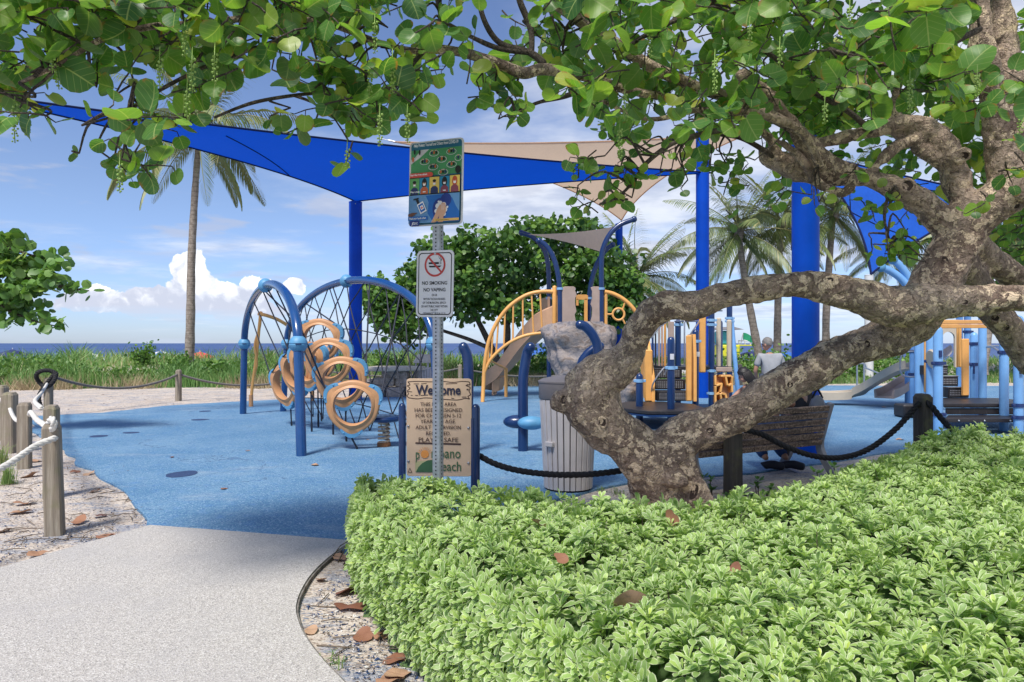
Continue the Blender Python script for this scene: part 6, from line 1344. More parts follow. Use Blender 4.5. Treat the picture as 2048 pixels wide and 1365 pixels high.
    pr.poly([(X(.17), Y(.76)), (X(.29), Y(.72)), (X(.37), Y(.84)), (X(.25), Y(.88))], 'print_white'); pr.poly([(X(.195), Y(.77)), (X(.285), Y(.74)), (X(.345), Y(.83)), (X(.255), Y(.86))], 'print_low_d'); pr.poly([(X(.23), Y(.785)), (X(.285), Y(.765)), (X(.315), Y(.81)), (X(.26), Y(.83))], 'print_white')
    pr.line([(X(.25), Y(.80)), (X(.295), Y(.80))], .005, 'print_redban').line([(X(.272), Y(.785)), (X(.272), Y(.815))], .005, 'print_redban'); pr.line([(X(.2), Y(.74)), (X(.17), Y(.70))], .018, 'print_ink').line([(X(.2), Y(.685)), (X(.11), Y(.695))], .010, 'print_ink')
    pr.poly([(X(0), Y(.87)), (X(.1), Y(.855)), (X(.19), Y(.86)), (X(.13), Y(.885)), (X(.07), Y(.905)), (X(0), Y(.90))], 'print_skin2'); rect(0, .905, .39, .95, 'print_low_d'); rect(.52, .945, 1, .975, 'print_yel')
    pr.poly([(X(.03)+p[0]*1+.04, Y(.955)-.018+p[1]) for p in rrect(.078, .036, .006)], 'print_low_dd'); pr.line([(X(.03)+.018, Y(.955)-.030), (X(.03)+.03, Y(.955)-.018), (X(.03)+.022, Y(.955)-.012)], .004, 'print_white'); pr.line([(X(.03)+.024, Y(.955)-.028), (X(.03)+.034, Y(.955)-.010)], .003, 'print_white')
    pr.build('poster_print', p); yl = -.0042-.00022*(pr.k+3)
    letter(p, 'Help Protect Yourself and Others from COVID-19', .012, Y(.043), .030, 'print_white', yl, bold=.0006, width=.345); letter(p, 'Stay 6 feet from others', X(.2), Y(.398), .018, 'print_white', yl, bold=.0004, width=.135); letter(p, 'Wear a mask', X(.13), Y(.605), .018, 'print_white', yl, bold=.0004, width=.078)
    letter(p, 'Wash your hands often', X(.19), Y(.928), .018, 'print_white', yl, bold=.0004, width=.135); letter(p, 'CDC', X(.145), Y(.955)-.02, .020, 'print_white', yl, bold=.0006); letter(p, 'cdc.gov/coronavirus', X(.68), Y(.96), .013, 'print_ink', yl, width=.10)
    # no smoking sign
    W_, H_ = .292, .455; p = panel('no_smoking_sign', 873, 567.5, W_, H_, .034, 'sign_edge'); p['label'] = 'white no smoking no vaping sign under the poster'; pr = Print(-.0042)
    pr.poly(rrect(W_-.006, H_-.006, .031), 'sign_white'); pr.poly(rrect(W_-.030, H_-.030, .026), 'sign_black'); pr.poly(rrect(W_-.044, H_-.044, .021), 'sign_white')
    cy = H_/2-.098; pr.poly([(-.050, cy+.004), (.048, cy+.004), (.048, cy+.018), (-.050, cy+.018)], 'sign_black').poly([(-.042, cy-.018), (.04, cy-.018), (.05, cy-.006), (-.05, cy-.006)], 'sign_black').poly([(.030, cy+.0065), (.044, cy+.0065), (.044, cy+.0155), (.030, cy+.0155)], 'sign_white')
    pr.line([(.042, cy+.022), (.046, cy+.034), (.034, cy+.042), (.028, cy+.056)], .003, 'sign_black').line([(.048, cy+.022), (.052, cy+.036), (.042, cy+.046), (.040, cy+.058)], .003, 'sign_black')
    pr.ring(0, cy, .082, .082, .014, 'sign_red', 40); pr.line([(-.052, cy+.052), (.052, cy-.052)], .013, 'sign_red'); pr.build('sign_print', p); yl = -.0042-.00022*(pr.k+3)
    for tx, z_, sz, wd, b_ in (('NO SMOKING', .004, .034, .196, .0014), ('NO VAPING', -.042, .034, .172, .0014), ('ON OR', -.078, .0215, .042, .0006), ('WITHIN THE BOUNDARIES', -.105, .0215, .172, .0006), ('OF THE MUNICIPAL BEACH', -.130, .0215, .182, .0006), ('OR ANY PUBLIC PARK WITHIN', -.155, .0215, .205, .0006), ('THE CITY', -.180, .0215, .06, .0006), ('ORDINANCE # 92.02 & 131.25', -.203, .020, .175, .0003)):
        letter(p, tx, 0, z_, sz, 'sign_black', yl, bold=b_*.3, width=wd)
    for z_ in (H_/2-.022, -H_/2+.026): b = MB(); b.ball((0, -.008, z_), .0085, 10, (1, .6, 1)); bo = b.build('bolt', 'steel', p, local=True)
sign_post()
def welcome_sign():
    d = 6.57; x_ = on(878, d); root = thing('welcome_sign', 'tan welcome board with brown routed lettering between two short dark blue posts', 'sign', (x_, d, 0), None, R(-2)); W_, H_ = .612, .915; cz = CH-(855-HV)/F*d
    for u, r_, top in ((803.5, .034, 814), (951, .042, 817)):
        xx = on(u, d)-x_; m_ = MB(); m_.tube([(xx, .01, -.1), (xx, .01, .3), (xx, .01, CH-(top-HV)/F*d)], r_, 16, rnd=True); m_.tube([(xx+.02*(1 if u < 870 else -1), -.012, .0), (xx+.02*(1 if u < 870 else -1), -.012, .8)], r_*.55, 8); m_.build('post', 'navy', root, local=True)
    o = MB(); o.prism(rrect(W_, H_, .03), 0, .02, XZ, ch=.003); p = o.build('board', 'sign_tan', root, local=True, ang=30); p.location = (on(878.5, d)-x_, 0, cz); f = -.0205; pr = Print(f)
    X = lambda u: (u-878)/130*W_; Y = lambda v: (855-v)/195*H_
    # log outline round the greeting
    def wig(pts, w_): q = cr([Vector((X(a), Y(b), 0)) for a, b in pts], 4); pr.line([v.xy for v in q], w_, 'sign_brown')
    wig([(816, 764), (835, 763), (860, 764), (885, 763), (905, 765), (925, 763), (938, 764)], .008); wig([(816, 764), (820, 770), (815, 772), (820, 777), (815, 782), (817, 788), (814, 792), (818, 796)], .008); wig([(818, 796), (835, 798), (850, 796), (870, 797), (890, 799), (915, 800), (930, 797), (939, 798)], .008); wig([(938, 764), (940, 769), (932, 771), (940, 775), (938, 782), (941, 789), (936, 793), (939, 798)], .008)
    for a, b, c, e in ((828, 768, 838, 768), (843, 768, 853, 767), (892, 768, 914, 767), (815, 783, 824, 784), (822, 791, 825, 791), (831, 791, 836, 791), (842, 791, 856, 790), (924, 794, 932, 794), (903, 796, 908, 797), (934, 769, 940, 770)): pr.line([(X(a), Y(b)), (X(c), Y(e))], .006, 'sign_brown')
    pr.ell(X(935), Y(779), .010, .007, 'sign_brown'); pr.line([(X(832), Y(886)), (X(921), Y(888))], .015, 'sign_brown')
    # town logo: sun for the o, green hill for the B
    for k in range(9): a = R(15+150*k/8); pr.line([(X(850)+.045*math.cos(a), Y(908)+.045*math.sin(a)), (X(850)+.066*math.cos(a), Y(908)+.066*math.sin(a))], .0045, 'logo_sun')
    pr.ell(X(850), Y(908), .038, .038, 'logo_sun', 28); pr.poly([(X(831), Y(944)), (X(831), Y(923)), (X(866), Y(920)), (X(866), Y(944))], 'logo_pale'); pr.poly([(X(832), Y(944)), (X(837), Y(934)), (X(845), Y(926)), (X(855), Y(920.5)), (X(866), Y(919)), (X(882), Y(919)), (X(882), Y(944))], 'logo_green')
    pr.line([(X(816.5), Y(944.5)), (X(820), Y(936)), (X(824), Y(944))], .005, 'sign_brown'); pr.line([(X(816), Y(944)), (X(824), Y(945))], .005, 'sign_brown'); pr.build('routed_marks', p)['kind'] = 'stuff'; yl = f-.00022*(pr.k+3)
    letter(p, 'Welcome', X(877), Y(781), .125, 'sign_navy', yl, bold=.0035, width=X(922)-X(832))
    for tx, v, wd in (('THIS PLAY AREA', 809, 72), ('HAS BEEN DESIGNED', 820.5, 95), ('FOR CHILDREN 5-12', 831.5, 91), ('YEARS OF AGE.', 843, 71), ('ADULT SUPERVISION', 855, 90), ('REQUIRED.', 867, 49)): letter(p, tx, X(877), Y(v), .050, 'sign_brown', yl, bold=.0003, width=wd/130*W_)
    letter(p, 'PLAY IT SAFE', X(877), Y(880), .062, 'sign_brown', yl, bold=.0002, width=79/130*W_)
    letter(p, 'p', X(835.5), Y(909), .135, 'logo_green', yl, .62, .0008); letter(p, 'mpano', X(892), Y(907), .135, 'logo_green', yl, bold=.0008, width=58/130*W_); letter(p, 'B', X(874), Y(934), .125, 'logo_pale', yl, .62, .0008); letter(p, 'each', X(903.5), Y(933), .128, 'logo_green', yl, bold=.0008, width=38/130*W_)
    for u, v in ((817, 852), (817, 922), (937, 855), (937, 925)): b = MB(); b.ball((X(u), -.026, Y(v)), .012, 10, (1, .7, 1)); b.build('bolt', 'steel', p, local=True)
welcome_sign()

# ============================================================ THE OLD SEA GRAPE TREE
# limbs: (u, v, radius px, distance)
LIMBS = {
 'A': [(1362, 1045, 56, 6.15), (1342, 1000, 54, 6.12), (1322, 962, 55, 6.08), (1294, 922, 54, 6.03), (1254, 884, 49, 5.98), (1217, 860, 47, 5.95), (1192, 836, 52, 5.92), (1177, 806, 56, 5.9), (1190, 766, 52, 5.87), (1222, 743, 42, 5.84), (1248, 724, 34, 5.81), (1268, 692, 28, 5.77), (1279, 657, 29, 5.73), (1303, 622, 31, 5.69), (1345, 608, 30, 5.65), (1395, 606, 28, 5.6), (1480, 583, 24, 5.55), (1540, 579, 27, 5.5), (1600, 572, 26, 5.48), (1660, 578, 29, 5.46), (1710, 591, 34, 5.45), (1790, 612, 43, 5.44), (1850, 608, 41, 5.44), (1910, 603, 32, 5.43), (1990, 600, 27, 5.42), (2060, 597, 26, 5.4), (2250, 585, 25, 5.3)],
 'bulge': [(1190, 800, 50, 5.9), (1150, 797, 38, 5.88), (1122, 800, 22, 5.86)], 'bulge2': [(1190, 790, 50, 5.9), (1162, 768, 38, 5.88), (1150, 758, 22, 5.87)],
 'root': [(1360, 930, 34, 6.0), (1386, 975, 24, 5.96), (1422, 1030, 26, 5.94)], 'root2': [(1290, 930, 42, 6.1), (1292, 990, 30, 6.2), (1290, 1060, 34, 6.25)], 'knob': [(1352, 955, 24, 5.82), (1362, 962, 20, 5.79)],
 'B': [(1318, 925, 50, 6.06), (1340, 895, 48, 6.03), (1375, 868, 42, 6.0), (1411, 853, 37, 5.98), (1482, 827, 38, 5.93), (1532, 798, 39, 5.91), (1598, 752, 39, 5.88), (1640, 730, 37, 5.86), (1685, 706, 36, 5.84), (1750, 683, 37, 5.82), (1800, 655, 43, 5.82), (1845, 608, 48, 5.84), (1880, 550, 44, 5.86), (1905, 500, 43, 5.86), (1935, 450, 46, 5.84), (1980, 408, 42, 5.75), (2035, 378, 38, 5.65), (2110, 335, 35, 5.5), (2230, 280, 32, 5.3)], 'Bk': [(1640, 725, 32, 5.86), (1648, 692, 17, 5.86)],
 'C': [(1915, 480, 38, 5.86), (1882, 436, 36, 5.87), (1842, 402, 31, 5.88), (1792, 378, 27, 5.88), (1740, 360, 23, 5.88), (1690, 350, 25, 5.88), (1650, 332, 23, 5.86), (1612, 290, 21, 5.82), (1575, 235, 16, 5.78), (1530, 185, 12, 5.7), (1480, 150, 9, 5.6)],
 'C2': [(1700, 352, 26, 5.9), (1630, 345, 26, 5.92), (1575, 332, 25, 5.95), (1538, 318, 21, 5.97), (1524, 300, 13, 5.97)], 'C3': [(1560, 322, 15, 5.9), (1530, 270, 12, 5.85), (1480, 235, 9, 5.8), (1420, 215, 7, 5.7), (1340, 195, 5, 5.6)],
 'C4': [(1706, 362, 11, 5.75), (1690, 385, 11, 5.72), (1650, 378, 11, 5.72), (1625, 355, 10, 5.74), (1612, 330, 10, 5.76), (1575, 295, 9, 5.76), (1520, 262, 7, 5.72)],
 'D': [(1938, 455, 30, 5.9), (1922, 405, 30, 5.9), (1908, 352, 33, 5.88), (1893, 300, 29, 5.86), (1862, 258, 22, 5.85), (1802, 247, 18, 5.85), (1745, 262, 16, 5.85), (1700, 272, 13, 5.85), (1640, 285, 10, 5.85)],
 'D2': [(1860, 262, 15, 5.86), (1800, 290, 15, 5.87), (1765, 318, 14, 5.87), (1738, 350, 12, 5.87)], 'D3': [(1902, 340, 20, 5.87), (1860, 310, 17, 5.9), (1820, 280, 13, 5.92), (1780, 262, 9, 5.94)], 'Dst': [(1900, 318, 26, 5.84), (1916, 314, 21, 5.76), (1922, 313, 16, 5.74)],
 'D4': [(1800, 247, 12, 5.85), (1790, 200, 9, 5.8), (1800, 140, 7, 5.7), (1790, 60, 5, 5.6)],
 'E': [(2020, 380, 38, 5.72), (2008, 325, 32, 5.7), (1996, 268, 29, 5.66), (1985, 200, 26, 5.6), (1972, 110, 23, 5.55), (1955, 10, 20, 5.5), (1935, -120, 17, 5.4)], 'E2': [(2030, 370, 30, 5.72), (2030, 280, 27, 5.7), (2022, 180, 25, 5.66), (2012, 80, 24, 5.62), (2000, -20, 22, 5.58), (1995, -140, 20, 5.5)],
 'Fa': [(1900, 500, 30, 6.1), (1935, 545, 29, 6.3), (1970, 596, 27, 6.45), (2010, 650, 28, 6.55), (2055, 705, 30, 6.6), (2140, 800, 34, 6.6), (2220, 960, 40, 6.6), (2240, 1050, 48, 6.6)], 'Fb': [(1945, 480, 26, 6.2), (1990, 530, 25, 6.4), (2040, 562, 25, 6.5), (2120, 600, 27, 6.6), (2200, 680, 28, 6.6)],
}
BR = {
 'G': [(1600, 260, 12, 5.7), (1480, 200, 13, 5.4), (1380, 170, 13, 5.1), (1290, 130, 13, 4.9), (1200, 68, 12, 4.8), (1125, 18, 11, 4.7), (1040, -30, 10, 4.6)],
 'H': [(1420, 215, 8, 5.4), (1300, 190, 9, 5.0), (1190, 160, 11, 4.8), (1120, 145, 12, 4.7), (1080, 140, 13, 4.65), (1045, 148, 13, 4.62), (1000, 128, 12, 4.6), (940, 108, 11, 4.55), (880, 100, 10, 4.5), (845, 104, 8, 4.45), (790, 95, 6, 4.3), (720, 70, 6, 4.1), (640, 45, 6, 3.9), (540, 32, 7, 3.8), (420, 48, 7, 3.7), (300, 56, 7, 3.6), (200, 82, 6, 3.5), (120, 130, 5, 3.4), (40, 168, 4, 3.35)],
 'H2': [(872, 98, 8, 4.5), (884, 60, 8, 4.45), (880, 20, 7, 4.4), (868, -30, 7, 4.35)], 'H3': [(1085, 128, 9, 4.65), (1060, 108, 7, 4.66), (1010, 92, 7, 4.66), (985, 70, 6, 4.64), (965, 30, 6, 4.62), (955, -20, 6, 4.6)], 'H4': [(1062, 106, 6, 4.66), (1000, 98, 6, 4.66), (950, 78, 5, 4.66), (900, 50, 4, 4.64)], 'H5': [(1062, 104, 6, 4.66), (1060, 60, 7, 4.64), (1040, 10, 7, 4.6), (1030, -30, 7, 4.6)], 'H6': [(1130, 60, 5, 4.7), (1150, 30, 5, 4.7), (1170, 0, 5, 4.7)],
 'I': [(640, 45, 5, 3.95), (560, 80, 5, 3.85), (440, 120, 4, 3.7), (330, 175, 4, 3.6), (250, 225, 3, 3.55)], 'J': [(1200, 155, 6, 4.8), (1140, 190, 6, 4.75), (1080, 205, 4, 4.7), (1030, 225, 3, 4.65)], 'K': [(845, 104, 5, 4.45), (820, 135, 4, 4.4), (800, 165, 4, 4.35), (770, 180, 4, 4.3), (680, 185, 4, 4.2), (600, 190, 4, 4.1), (510, 205, 4, 4.0), (430, 235, 3, 3.9)],
 'L': [(120, 130, 4, 3.4), (90, 160, 3, 3.4), (60, 185, 3, 3.4), (40, 215, 2, 3.4)], 'M': [(1500, 250, 7, 5.2), (1400, 270, 6, 5.0), (1340, 290, 5, 4.9), (1290, 330, 5, 4.85), (1270, 360, 4, 4.8), (1235, 395, 3, 4.8), (1200, 408, 3, 4.78)],
 'N': [(1640, 335, 9, 5.7), (1600, 260, 9, 5.5), (1500, 225, 8, 5.2), (1400, 220, 6, 5.0), (1300, 240, 5, 4.9), (1200, 200, 4, 4.8)], 'O': [(1545, 312, 6, 5.9), (1490, 280, 5, 5.8), (1440, 270, 4, 5.7)], 'Pa': [(1740, 262, 6, 5.8), (1690, 220, 6, 5.7), (1620, 180, 5, 5.6), (1540, 110, 5, 5.4), (1440, 60, 5, 5.2)], 'Q': [(1960, 60, 7, 5.4), (1860, 110, 6, 5.2), (1760, 130, 5, 5.0), (1660, 100, 5, 4.8)],
 'T1': [(560, 80, 3, 3.85), (470, 60, 4, 3.75), (380, 20, 4, 3.65)], 'T2': [(1230, 160, 4, 4.8), (1250, 100, 5, 4.7), (1330, 50, 5, 4.6), (1420, 10, 5, 4.5)], 'U': [(1790, 374, 5, 5.7), (1775, 400, 4, 5.5), (1770, 440, 3, 5.4), (1780, 485, 2, 5.4)],
}
def jit(q, rr, amp, seed):
    return [p+Vector((mnoise.noise(p*2.2+Vector((seed, 0, 0))), mnoise.noise(p*2.2+Vector((0, seed, 9))), mnoise.noise(p*2.2+Vector((5, 3, seed)))))*r_*amp for p, r_ in zip(q, rr)]
def old_tree():
    root = thing('sea_grape_tree', 'old gnarled sea grape tree with blotched leaning trunk and round leaves over the whole scene', 'tree', tuple(G(1380, 1026)))
    m_ = MB()
    for k, (nm, L) in enumerate(LIMBS.items()):
        q, rr = cr([P(u, v, d) for u, v, r_, d in L], 7, [r_*d/F for u, v, r_, d in L])
        rr = [r_*(1+.10*mnoise.noise(p*3.2+Vector((k, 0, 0)))) for p, r_ in zip(q, rr)]; rr = [r_*(.86 if nm[0] in 'CD' else 1) for r_ in rr]; m_.tube(jit(q, rr, .16, k*3.1), rr, 16, rnd=True)
    o = m_.build('trunk', 'bark', root, ang=180); md = o.modifiers.new('r', 'REMESH'); md.mode = 'VOXEL'; md.voxel_size = .018; md.use_smooth_shade = True
    sm = o.modifiers.new('s', 'SMOOTH'); sm.factor = .6; sm.iterations = 4; bpy.context.view_layer.update(); me = eval_mesh(o); o.modifiers.clear(); o.data = me
    n = len(me.vertices); co = np.empty(n*3); nr = np.empty(n*3); me.vertices.foreach_get('co', co); me.vertices.foreach_get('normal', nr); co = co.reshape(-1, 3); nr = nr.reshape(-1, 3); hs = np.empty(n)
    for i in range(n):
        p = Vector(co[i]); a = mnoise.fractal(p*4.5, 1.0, 2.0, 4); b = mnoise.noise(p*19); c = mnoise.noise(Vector((p.x*2.1, p.y*2.1, p.z*2.1))+Vector((7, 7, 7)))
        pit = mnoise.voronoi(p*2.3)[0][0]; hs[i] = .022*a+.006*b+.026*c+.010*abs(mnoise.noise(p*8.5))-(.030*max(0, 1-pit/.13) if pit < .13 else 0)
    co += nr*hs[:, None]; me.vertices.foreach_set('co', co.ravel()); me.update(); me.polygons.foreach_set('use_smooth', [True]*len(me.polygons)); me.materials.clear(); me.materials.append(M['bark'])
    # knots and hollows where limbs have been lost, each hollow a dark disc
    from mathutils.bvhtree import BVHTree
    bv_ = BVHTree.FromPolygons([v.co.copy() for v in me.vertices], [tuple(p.vertices) for p in me.polygons]); O_ = org(root); cp = Vector((0, 0, CH))
    for k, (u, v, ru, rv, rot) in enumerate(((1312, 842, 26, 9, .45), (1388, 985, 8, 17, -.35), (1815, 372, 11, 11, 0), (1928, 312, 9, 9, 0), (1990, 636, 7, 7, .6), (2012, 655, 6, 8, .6), (2030, 408, 9, 12, .2), (1128, 800, 7, 9, 0), (1735, 688, 5, 8, .3), (1660, 560, 8, 5, 0), (1450, 585, 6, 5, 0), (1930, 605, 6, 5, 0), (1205, 845, 7, 9, .4), (1420, 862, 7, 6, 0), (1890, 520, 6, 9, .3), (1580, 770, 6, 6, 0))):
        dv = (P(u, v, 5.0)-cp).normalized(); h = bv_.ray_cast(cp-O_, dv)
        if h[0] is None: continue
        p, n_, dd_ = h[0]+O_, h[1], h[3]; n_ = (n_-dv*.3).normalized(); x_ = Vector((0, 0, 1)).cross(n_).normalized(); y_ = n_.cross(x_); mx = Matrix((x_, y_, n_)).transposed().to_4x4(); mx.translation = p; mx = mx @ Matrix.Rotation(rot, 4, 'Z') @ Matrix.Diagonal((ru*p.y/F, rv*p.y/F, min(ru, rv)*p.y/F, 1))
        for prof, mat, nm in (([(1.75, -.55), (1.45, .05), (1.18, .30), (.98, .28), (.9, .02)], 'bark', 'knot_rim'), ([(.93, .06), (.6, .02), (.3, -.01), (.001, -.02)], 'hollow_dark', 'hollow')):
            q = MB(); vs = []; fs = []; n2 = 20
            for i, (r_, z_) in enumerate(prof):
                for j in range(n2): a = 2*math.pi*j/n2; w_ = 1+.16*mnoise.noise(Vector((math.cos(a)*1.4+k*3, math.sin(a)*1.4, i*.3))); vs.append(mx @ Vector((r_*w_*math.cos(a), r_*w_*math.sin(a), z_+.12*mnoise.noise(Vector((a, k, i))))))
            for i in range(len(prof)-1):
                for j in range(n2): l = (j+1) % n2; fs.append((i*n2+j, i*n2+l, (i+1)*n2+l, (i+1)*n2+j))
            q.add(vs, fs); q.build(nm, mat, o, ang=180)
    brs = []
    for k, (nm, L) in enumerate(BR.items()):
        q, rr = cr([P(u, v, d) for u, v, r_, d in L], 7, [r_*d/F*.92 for u, v, r_, d in L]); q = jit(q, rr, .55, k*1.7+50); b = MB(); b.tube(q, [r_*(1+.15*mnoise.noise(p*9)) for p, r_ in zip(q, rr)], 9, rnd=True); b.build('branch', 'bark_twig' if max(rr) < .03 else 'bark', root, ang=180); brs.append(q)
    # ---- leaves on twigs
    rg = np.random.default_rng(77); tw = MB(); V4 = []; bunches = []
    bu = [-200, 0, 60, 120, 180, 230, 290, 330, 380, 430, 480, 560, 600, 640, 680, 720, 760, 800, 850, 880, 920, 980, 1030, 1060, 1100, 1140, 1180, 1240, 1290, 1340, 1400, 1460, 1520, 1600, 1700, 1780, 1850, 1900, 1960, 2048, 2250]
    bv = [250, 245, 225, 150, 165, 245, 265, 290, 225, 210, 195, 160, 205, 225, 255, 270, 250, 225, 215, 120, 150, 195, 215, 150, 160, 215, 260, 300, 290, 300, 310, 290, 250, 235, 225, 225, 225, 220, 250, 300, 340]
    du = [-200, 0, 250, 420, 500, 640, 820, 880, 1000, 1060, 1150, 1300, 2250]; dd = [.72, .62, .66, .60, .48, .52, .58, .34, .32, .45, .85, .95, 1.0]
    dmin = lambda u: np.interp(u, [0, 500, 900, 1200, 1500, 2048], [3.0, 3.3, 3.9, 3.6, 3.5, 3.3]); dmax = lambda u: np.interp(u, [0, 500, 900, 1200, 1500, 2048], [4.3, 4.5, 5.2, 5.8, 6.4, 6.6])
    def twig(u, v, d, nl, s0, hang=.35, depth_dir=None):
        p0 = np.array(P(u, v, d)); t_ = nv(rg.normal(size=3)*[1, .7, .6]+np.array([0, 0, -.1])); L = .05*nl; pts = []; cur = p0-t_*L*.5
        for i in range(nl):
            cur = cur+t_*.055*rg.uniform(.8, 1.3)+rg.normal(size=3)*.006; pts.append(Vector(cur)); az_ = i*2.4+rg.uniform(-.5, .5); a = np.cross(t_, [0, 0, 1.0]); a = nv(a); b = np.cross(t_, a)
            out = nv(a*math.cos(az_)+b*math.sin(az_)+t_*.45+np.array([0, 0, -hang*rg.uniform(.3, 1.2)])); s_ = s0*rg.uniform(.5, 1.1)*(.75 if i == nl-1 else 1)
            nrm = nv(np.array([0, -.55, .65])+rg.normal(size=3)*.62); V4.append((leaf_frame(cur+out*.025, out, nrm, s_), s_, cur+out*(.025+s_*.8))); tw.tube([Vector(cur), Vector(cur+out*.030)], .0024, 4, caps=False)
        tw.tube([Vector(p0-t_*L*.5)]+pts, [.0052]+[.0052-.003*i/nl for i in range(nl)], 5); bunches.append((p0, t_))
        # little petiole stub back to the limbs
        if rg.random() < .75:
            st = Vector(p0-t_*L*.5); best = min((q for br in brs for q in br[::3]), key=lambda q: (q-st).length+(9 if q.z < st.z-.04 else 0))
            if (best-st).length < .42: md_ = st.lerp(best, .5)+Vector(rg.normal(size=3)*.04)+Vector((0, 0, .05)); tw.tube(cr([st, md_, best], 4), [.004+.0008*i for i in range(9)], 5)
    cnt = 0
    while cnt < 1020:
        u = rg.uniform(-180, 2240); b = np.interp(u, bu, bv); v = rg.uniform(-330, b); 
        if rg.random() > np.interp(u, du, dd)*(1 if v > -120 else .8): continue
        d = rg.uniform(dmin(u), dmax(u))
        if u > 1180 and rg.random() < .45: d = rg.uniform(4.6, 6.6)
        if u > 1900 and d < 5.3 and rg.random() < .65: continue
        if 1925 < u < 2045 and v > -60 and d < 5.75 and rg.random() < .85: continue
        if 880 < u < 1060 and 20 < v < 115 and rg.random() < .75: continue
        if 1700 < u < 1930 and v > 200 and rg.random() < .7: continue
        twig(u, v-22, d, int(rg.integers(3, 7)), rg.uniform(.074, .102) if u > 1150 else rg.uniform(.066, .09) if u > 500 else rg.uniform(.070, .088)); cnt += 1
    for _ in range(210): u = rg.uniform(1480, 2120); twig(u, rg.uniform(60, 345 if u > 1750 else 280), rg.uniform(6.3, 7.8), int(rg.integers(4, 7)), rg.uniform(.075, .1))
    for _ in range(70): u = rg.uniform(1880, 2120); twig(u, rg.uniform(330, 560), rg.uniform(6.9, 8.2), int(rg.integers(4, 7)), rg.uniform(.07, .09))
    sp = []
    for (u, v, d, nl, n_, su, sv_) in ((150, 305, 3.5, 1, 1, 1, 1), (255, 300, 3.5, 4, 4, 30, 35), (300, 340, 3.5, 4, 2, 20, 25), (345, 250, 3.6, 4, 3, 30, 20), (80, 215, 3.4, 3, 2, 25, 20), (190, 235, 3.4, 3, 1, 10, 10), (610, 250, 3.8, 3, 1, 8, 10), (690, 280, 3.8, 3, 2, 18, 30), (705, 230, 3.8, 3, 2, 18, 20), (760, 240, 3.9, 3, 2, 18, 25), (820, 225, 4.0, 3, 2, 16, 20), (560, 215, 3.9, 2, 1, 10, 10), (1030, 225, 4.6, 3, 2, 20, 18), (950, 190, 4.6, 3, 2, 24, 12), (1000, 180, 4.6, 3, 2, 20, 12),
             (1150, 375, 4.9, 2, 2, 12, 18), (1165, 345, 4.9, 3, 2, 14, 16), (1180, 410, 4.9, 3, 2, 18, 14), (1215, 405, 4.9, 3, 2, 18, 12), (1245, 390, 4.9, 3, 2, 20, 16), (1265, 355, 4.9, 3, 2, 18, 18), (1235, 330, 4.9, 3, 3, 25, 20), (1290, 300, 4.9, 4, 3, 28, 22), (1185, 300, 4.8, 4, 2, 22, 18), (1330, 350, 5.2, 3, 2, 15, 14), (1370, 330, 5.2, 3, 2, 15, 14), (1365, 360, 5.2, 2, 1, 8, 8),
             (1435, 345, 5.6, 3, 4, 22, 30), (1460, 375, 5.6, 3, 3, 20, 18), (1500, 330, 5.6, 3, 2, 18, 18), (1470, 420, 5.6, 2, 1, 8, 10), (1440, 310, 5.6, 3, 2, 20, 14), (1360, 300, 5.3, 4, 2, 22, 14), (1580, 395, 5.5, 3, 3, 30, 12), (1640, 385, 5.5, 2, 3, 26, 12), (1550, 360, 6.2, 3, 2, 24, 12), (1705, 330, 5.3, 3, 2, 12, 14), (1780, 400, 5.4, 3, 3, 26, 16), (1740, 425, 5.4, 2, 2, 16, 10), (1760, 490, 5.3, 3, 3, 22, 18), (1795, 500, 5.3, 3, 3, 22, 18), (1830, 520, 5.3, 3, 2, 16, 14), (1810, 440, 6.3, 3, 4, 30, 25),
             (1860, 470, 6.4, 3, 3, 20, 26), (1700, 410, 6.3, 3, 2, 20, 10), (1905, 205, 4.4, 4, 2, 18, 18), (1910, 215, 4.4, 3, 2, 14, 14), (2030, 330, 4.6, 4, 3, 22, 20), (2035, 180, 4.4, 4, 3, 20, 30), (1965, 395, 5.2, 3, 2, 14, 14), (2030, 440, 6.6, 3, 4, 28, 25), (2020, 500, 6.7, 3, 3, 25, 20), (1990, 545, 6.9, 3, 3, 22, 18), (2045, 470, 6.7, 4, 3, 24, 24), (1760, 330, 6.8, 3, 4, 40, 24), (1830, 350, 6.8, 3, 4, 30, 30), (1690, 300, 6.6, 4, 3, 40, 20), (1950, 300, 6.6, 4, 4, 40, 40)):
        for _ in range(n_): twig(u+rg.normal()*su*.6, v+rg.normal()*sv_*.6, d+rg.normal()*.1, nl, rg.uniform(.062, .085) if v < 280 else rg.uniform(.052, .074))
    tw.build('twigs', 'bark_twig', root, ang=180, kind='stuff')
    # nearest leaves in view become parts of their own; the rest is one mass
    def seen(c):
        u = HU+F*c[0]/c[1]; v = HV-F*(c[2]-CH)/c[1]; return -20 < u < 2068 and -20 < v < 700
    order = sorted(range(len(V4)), key=lambda i: -(V4[i][1]/V4[i][2][1] if seen(V4[i][2]) else 0)); LM = leaf_objects('grape_leaf', 24); O = org(root)
    for i in order[:300]:
        l = link('leaf', LM[int(rg.integers(24))], root); l.matrix_local = Matrix.Translation(-O) @ Matrix([list(r_) for r_ in V4[i][0]])
    rest = order[300:]; VV, FF, RR, UU = [], [], [], []; off = 0
    for k in range(len(GL)):
        ids = rest[k::len(GL)]; V, Fc, r_, uv = instances(*GL[k], [V4[i][0] for i in ids], rg.random(len(ids))); VV.append(V); FF.append(Fc+off); RR.append(r_); UU.append(uv); off += len(V)
    np_mesh('foliage', np.concatenate(VV), np.concatenate(FF), 'grape_leaf', root, np.concatenate(RR), np.concatenate(UU), kind='stuff')
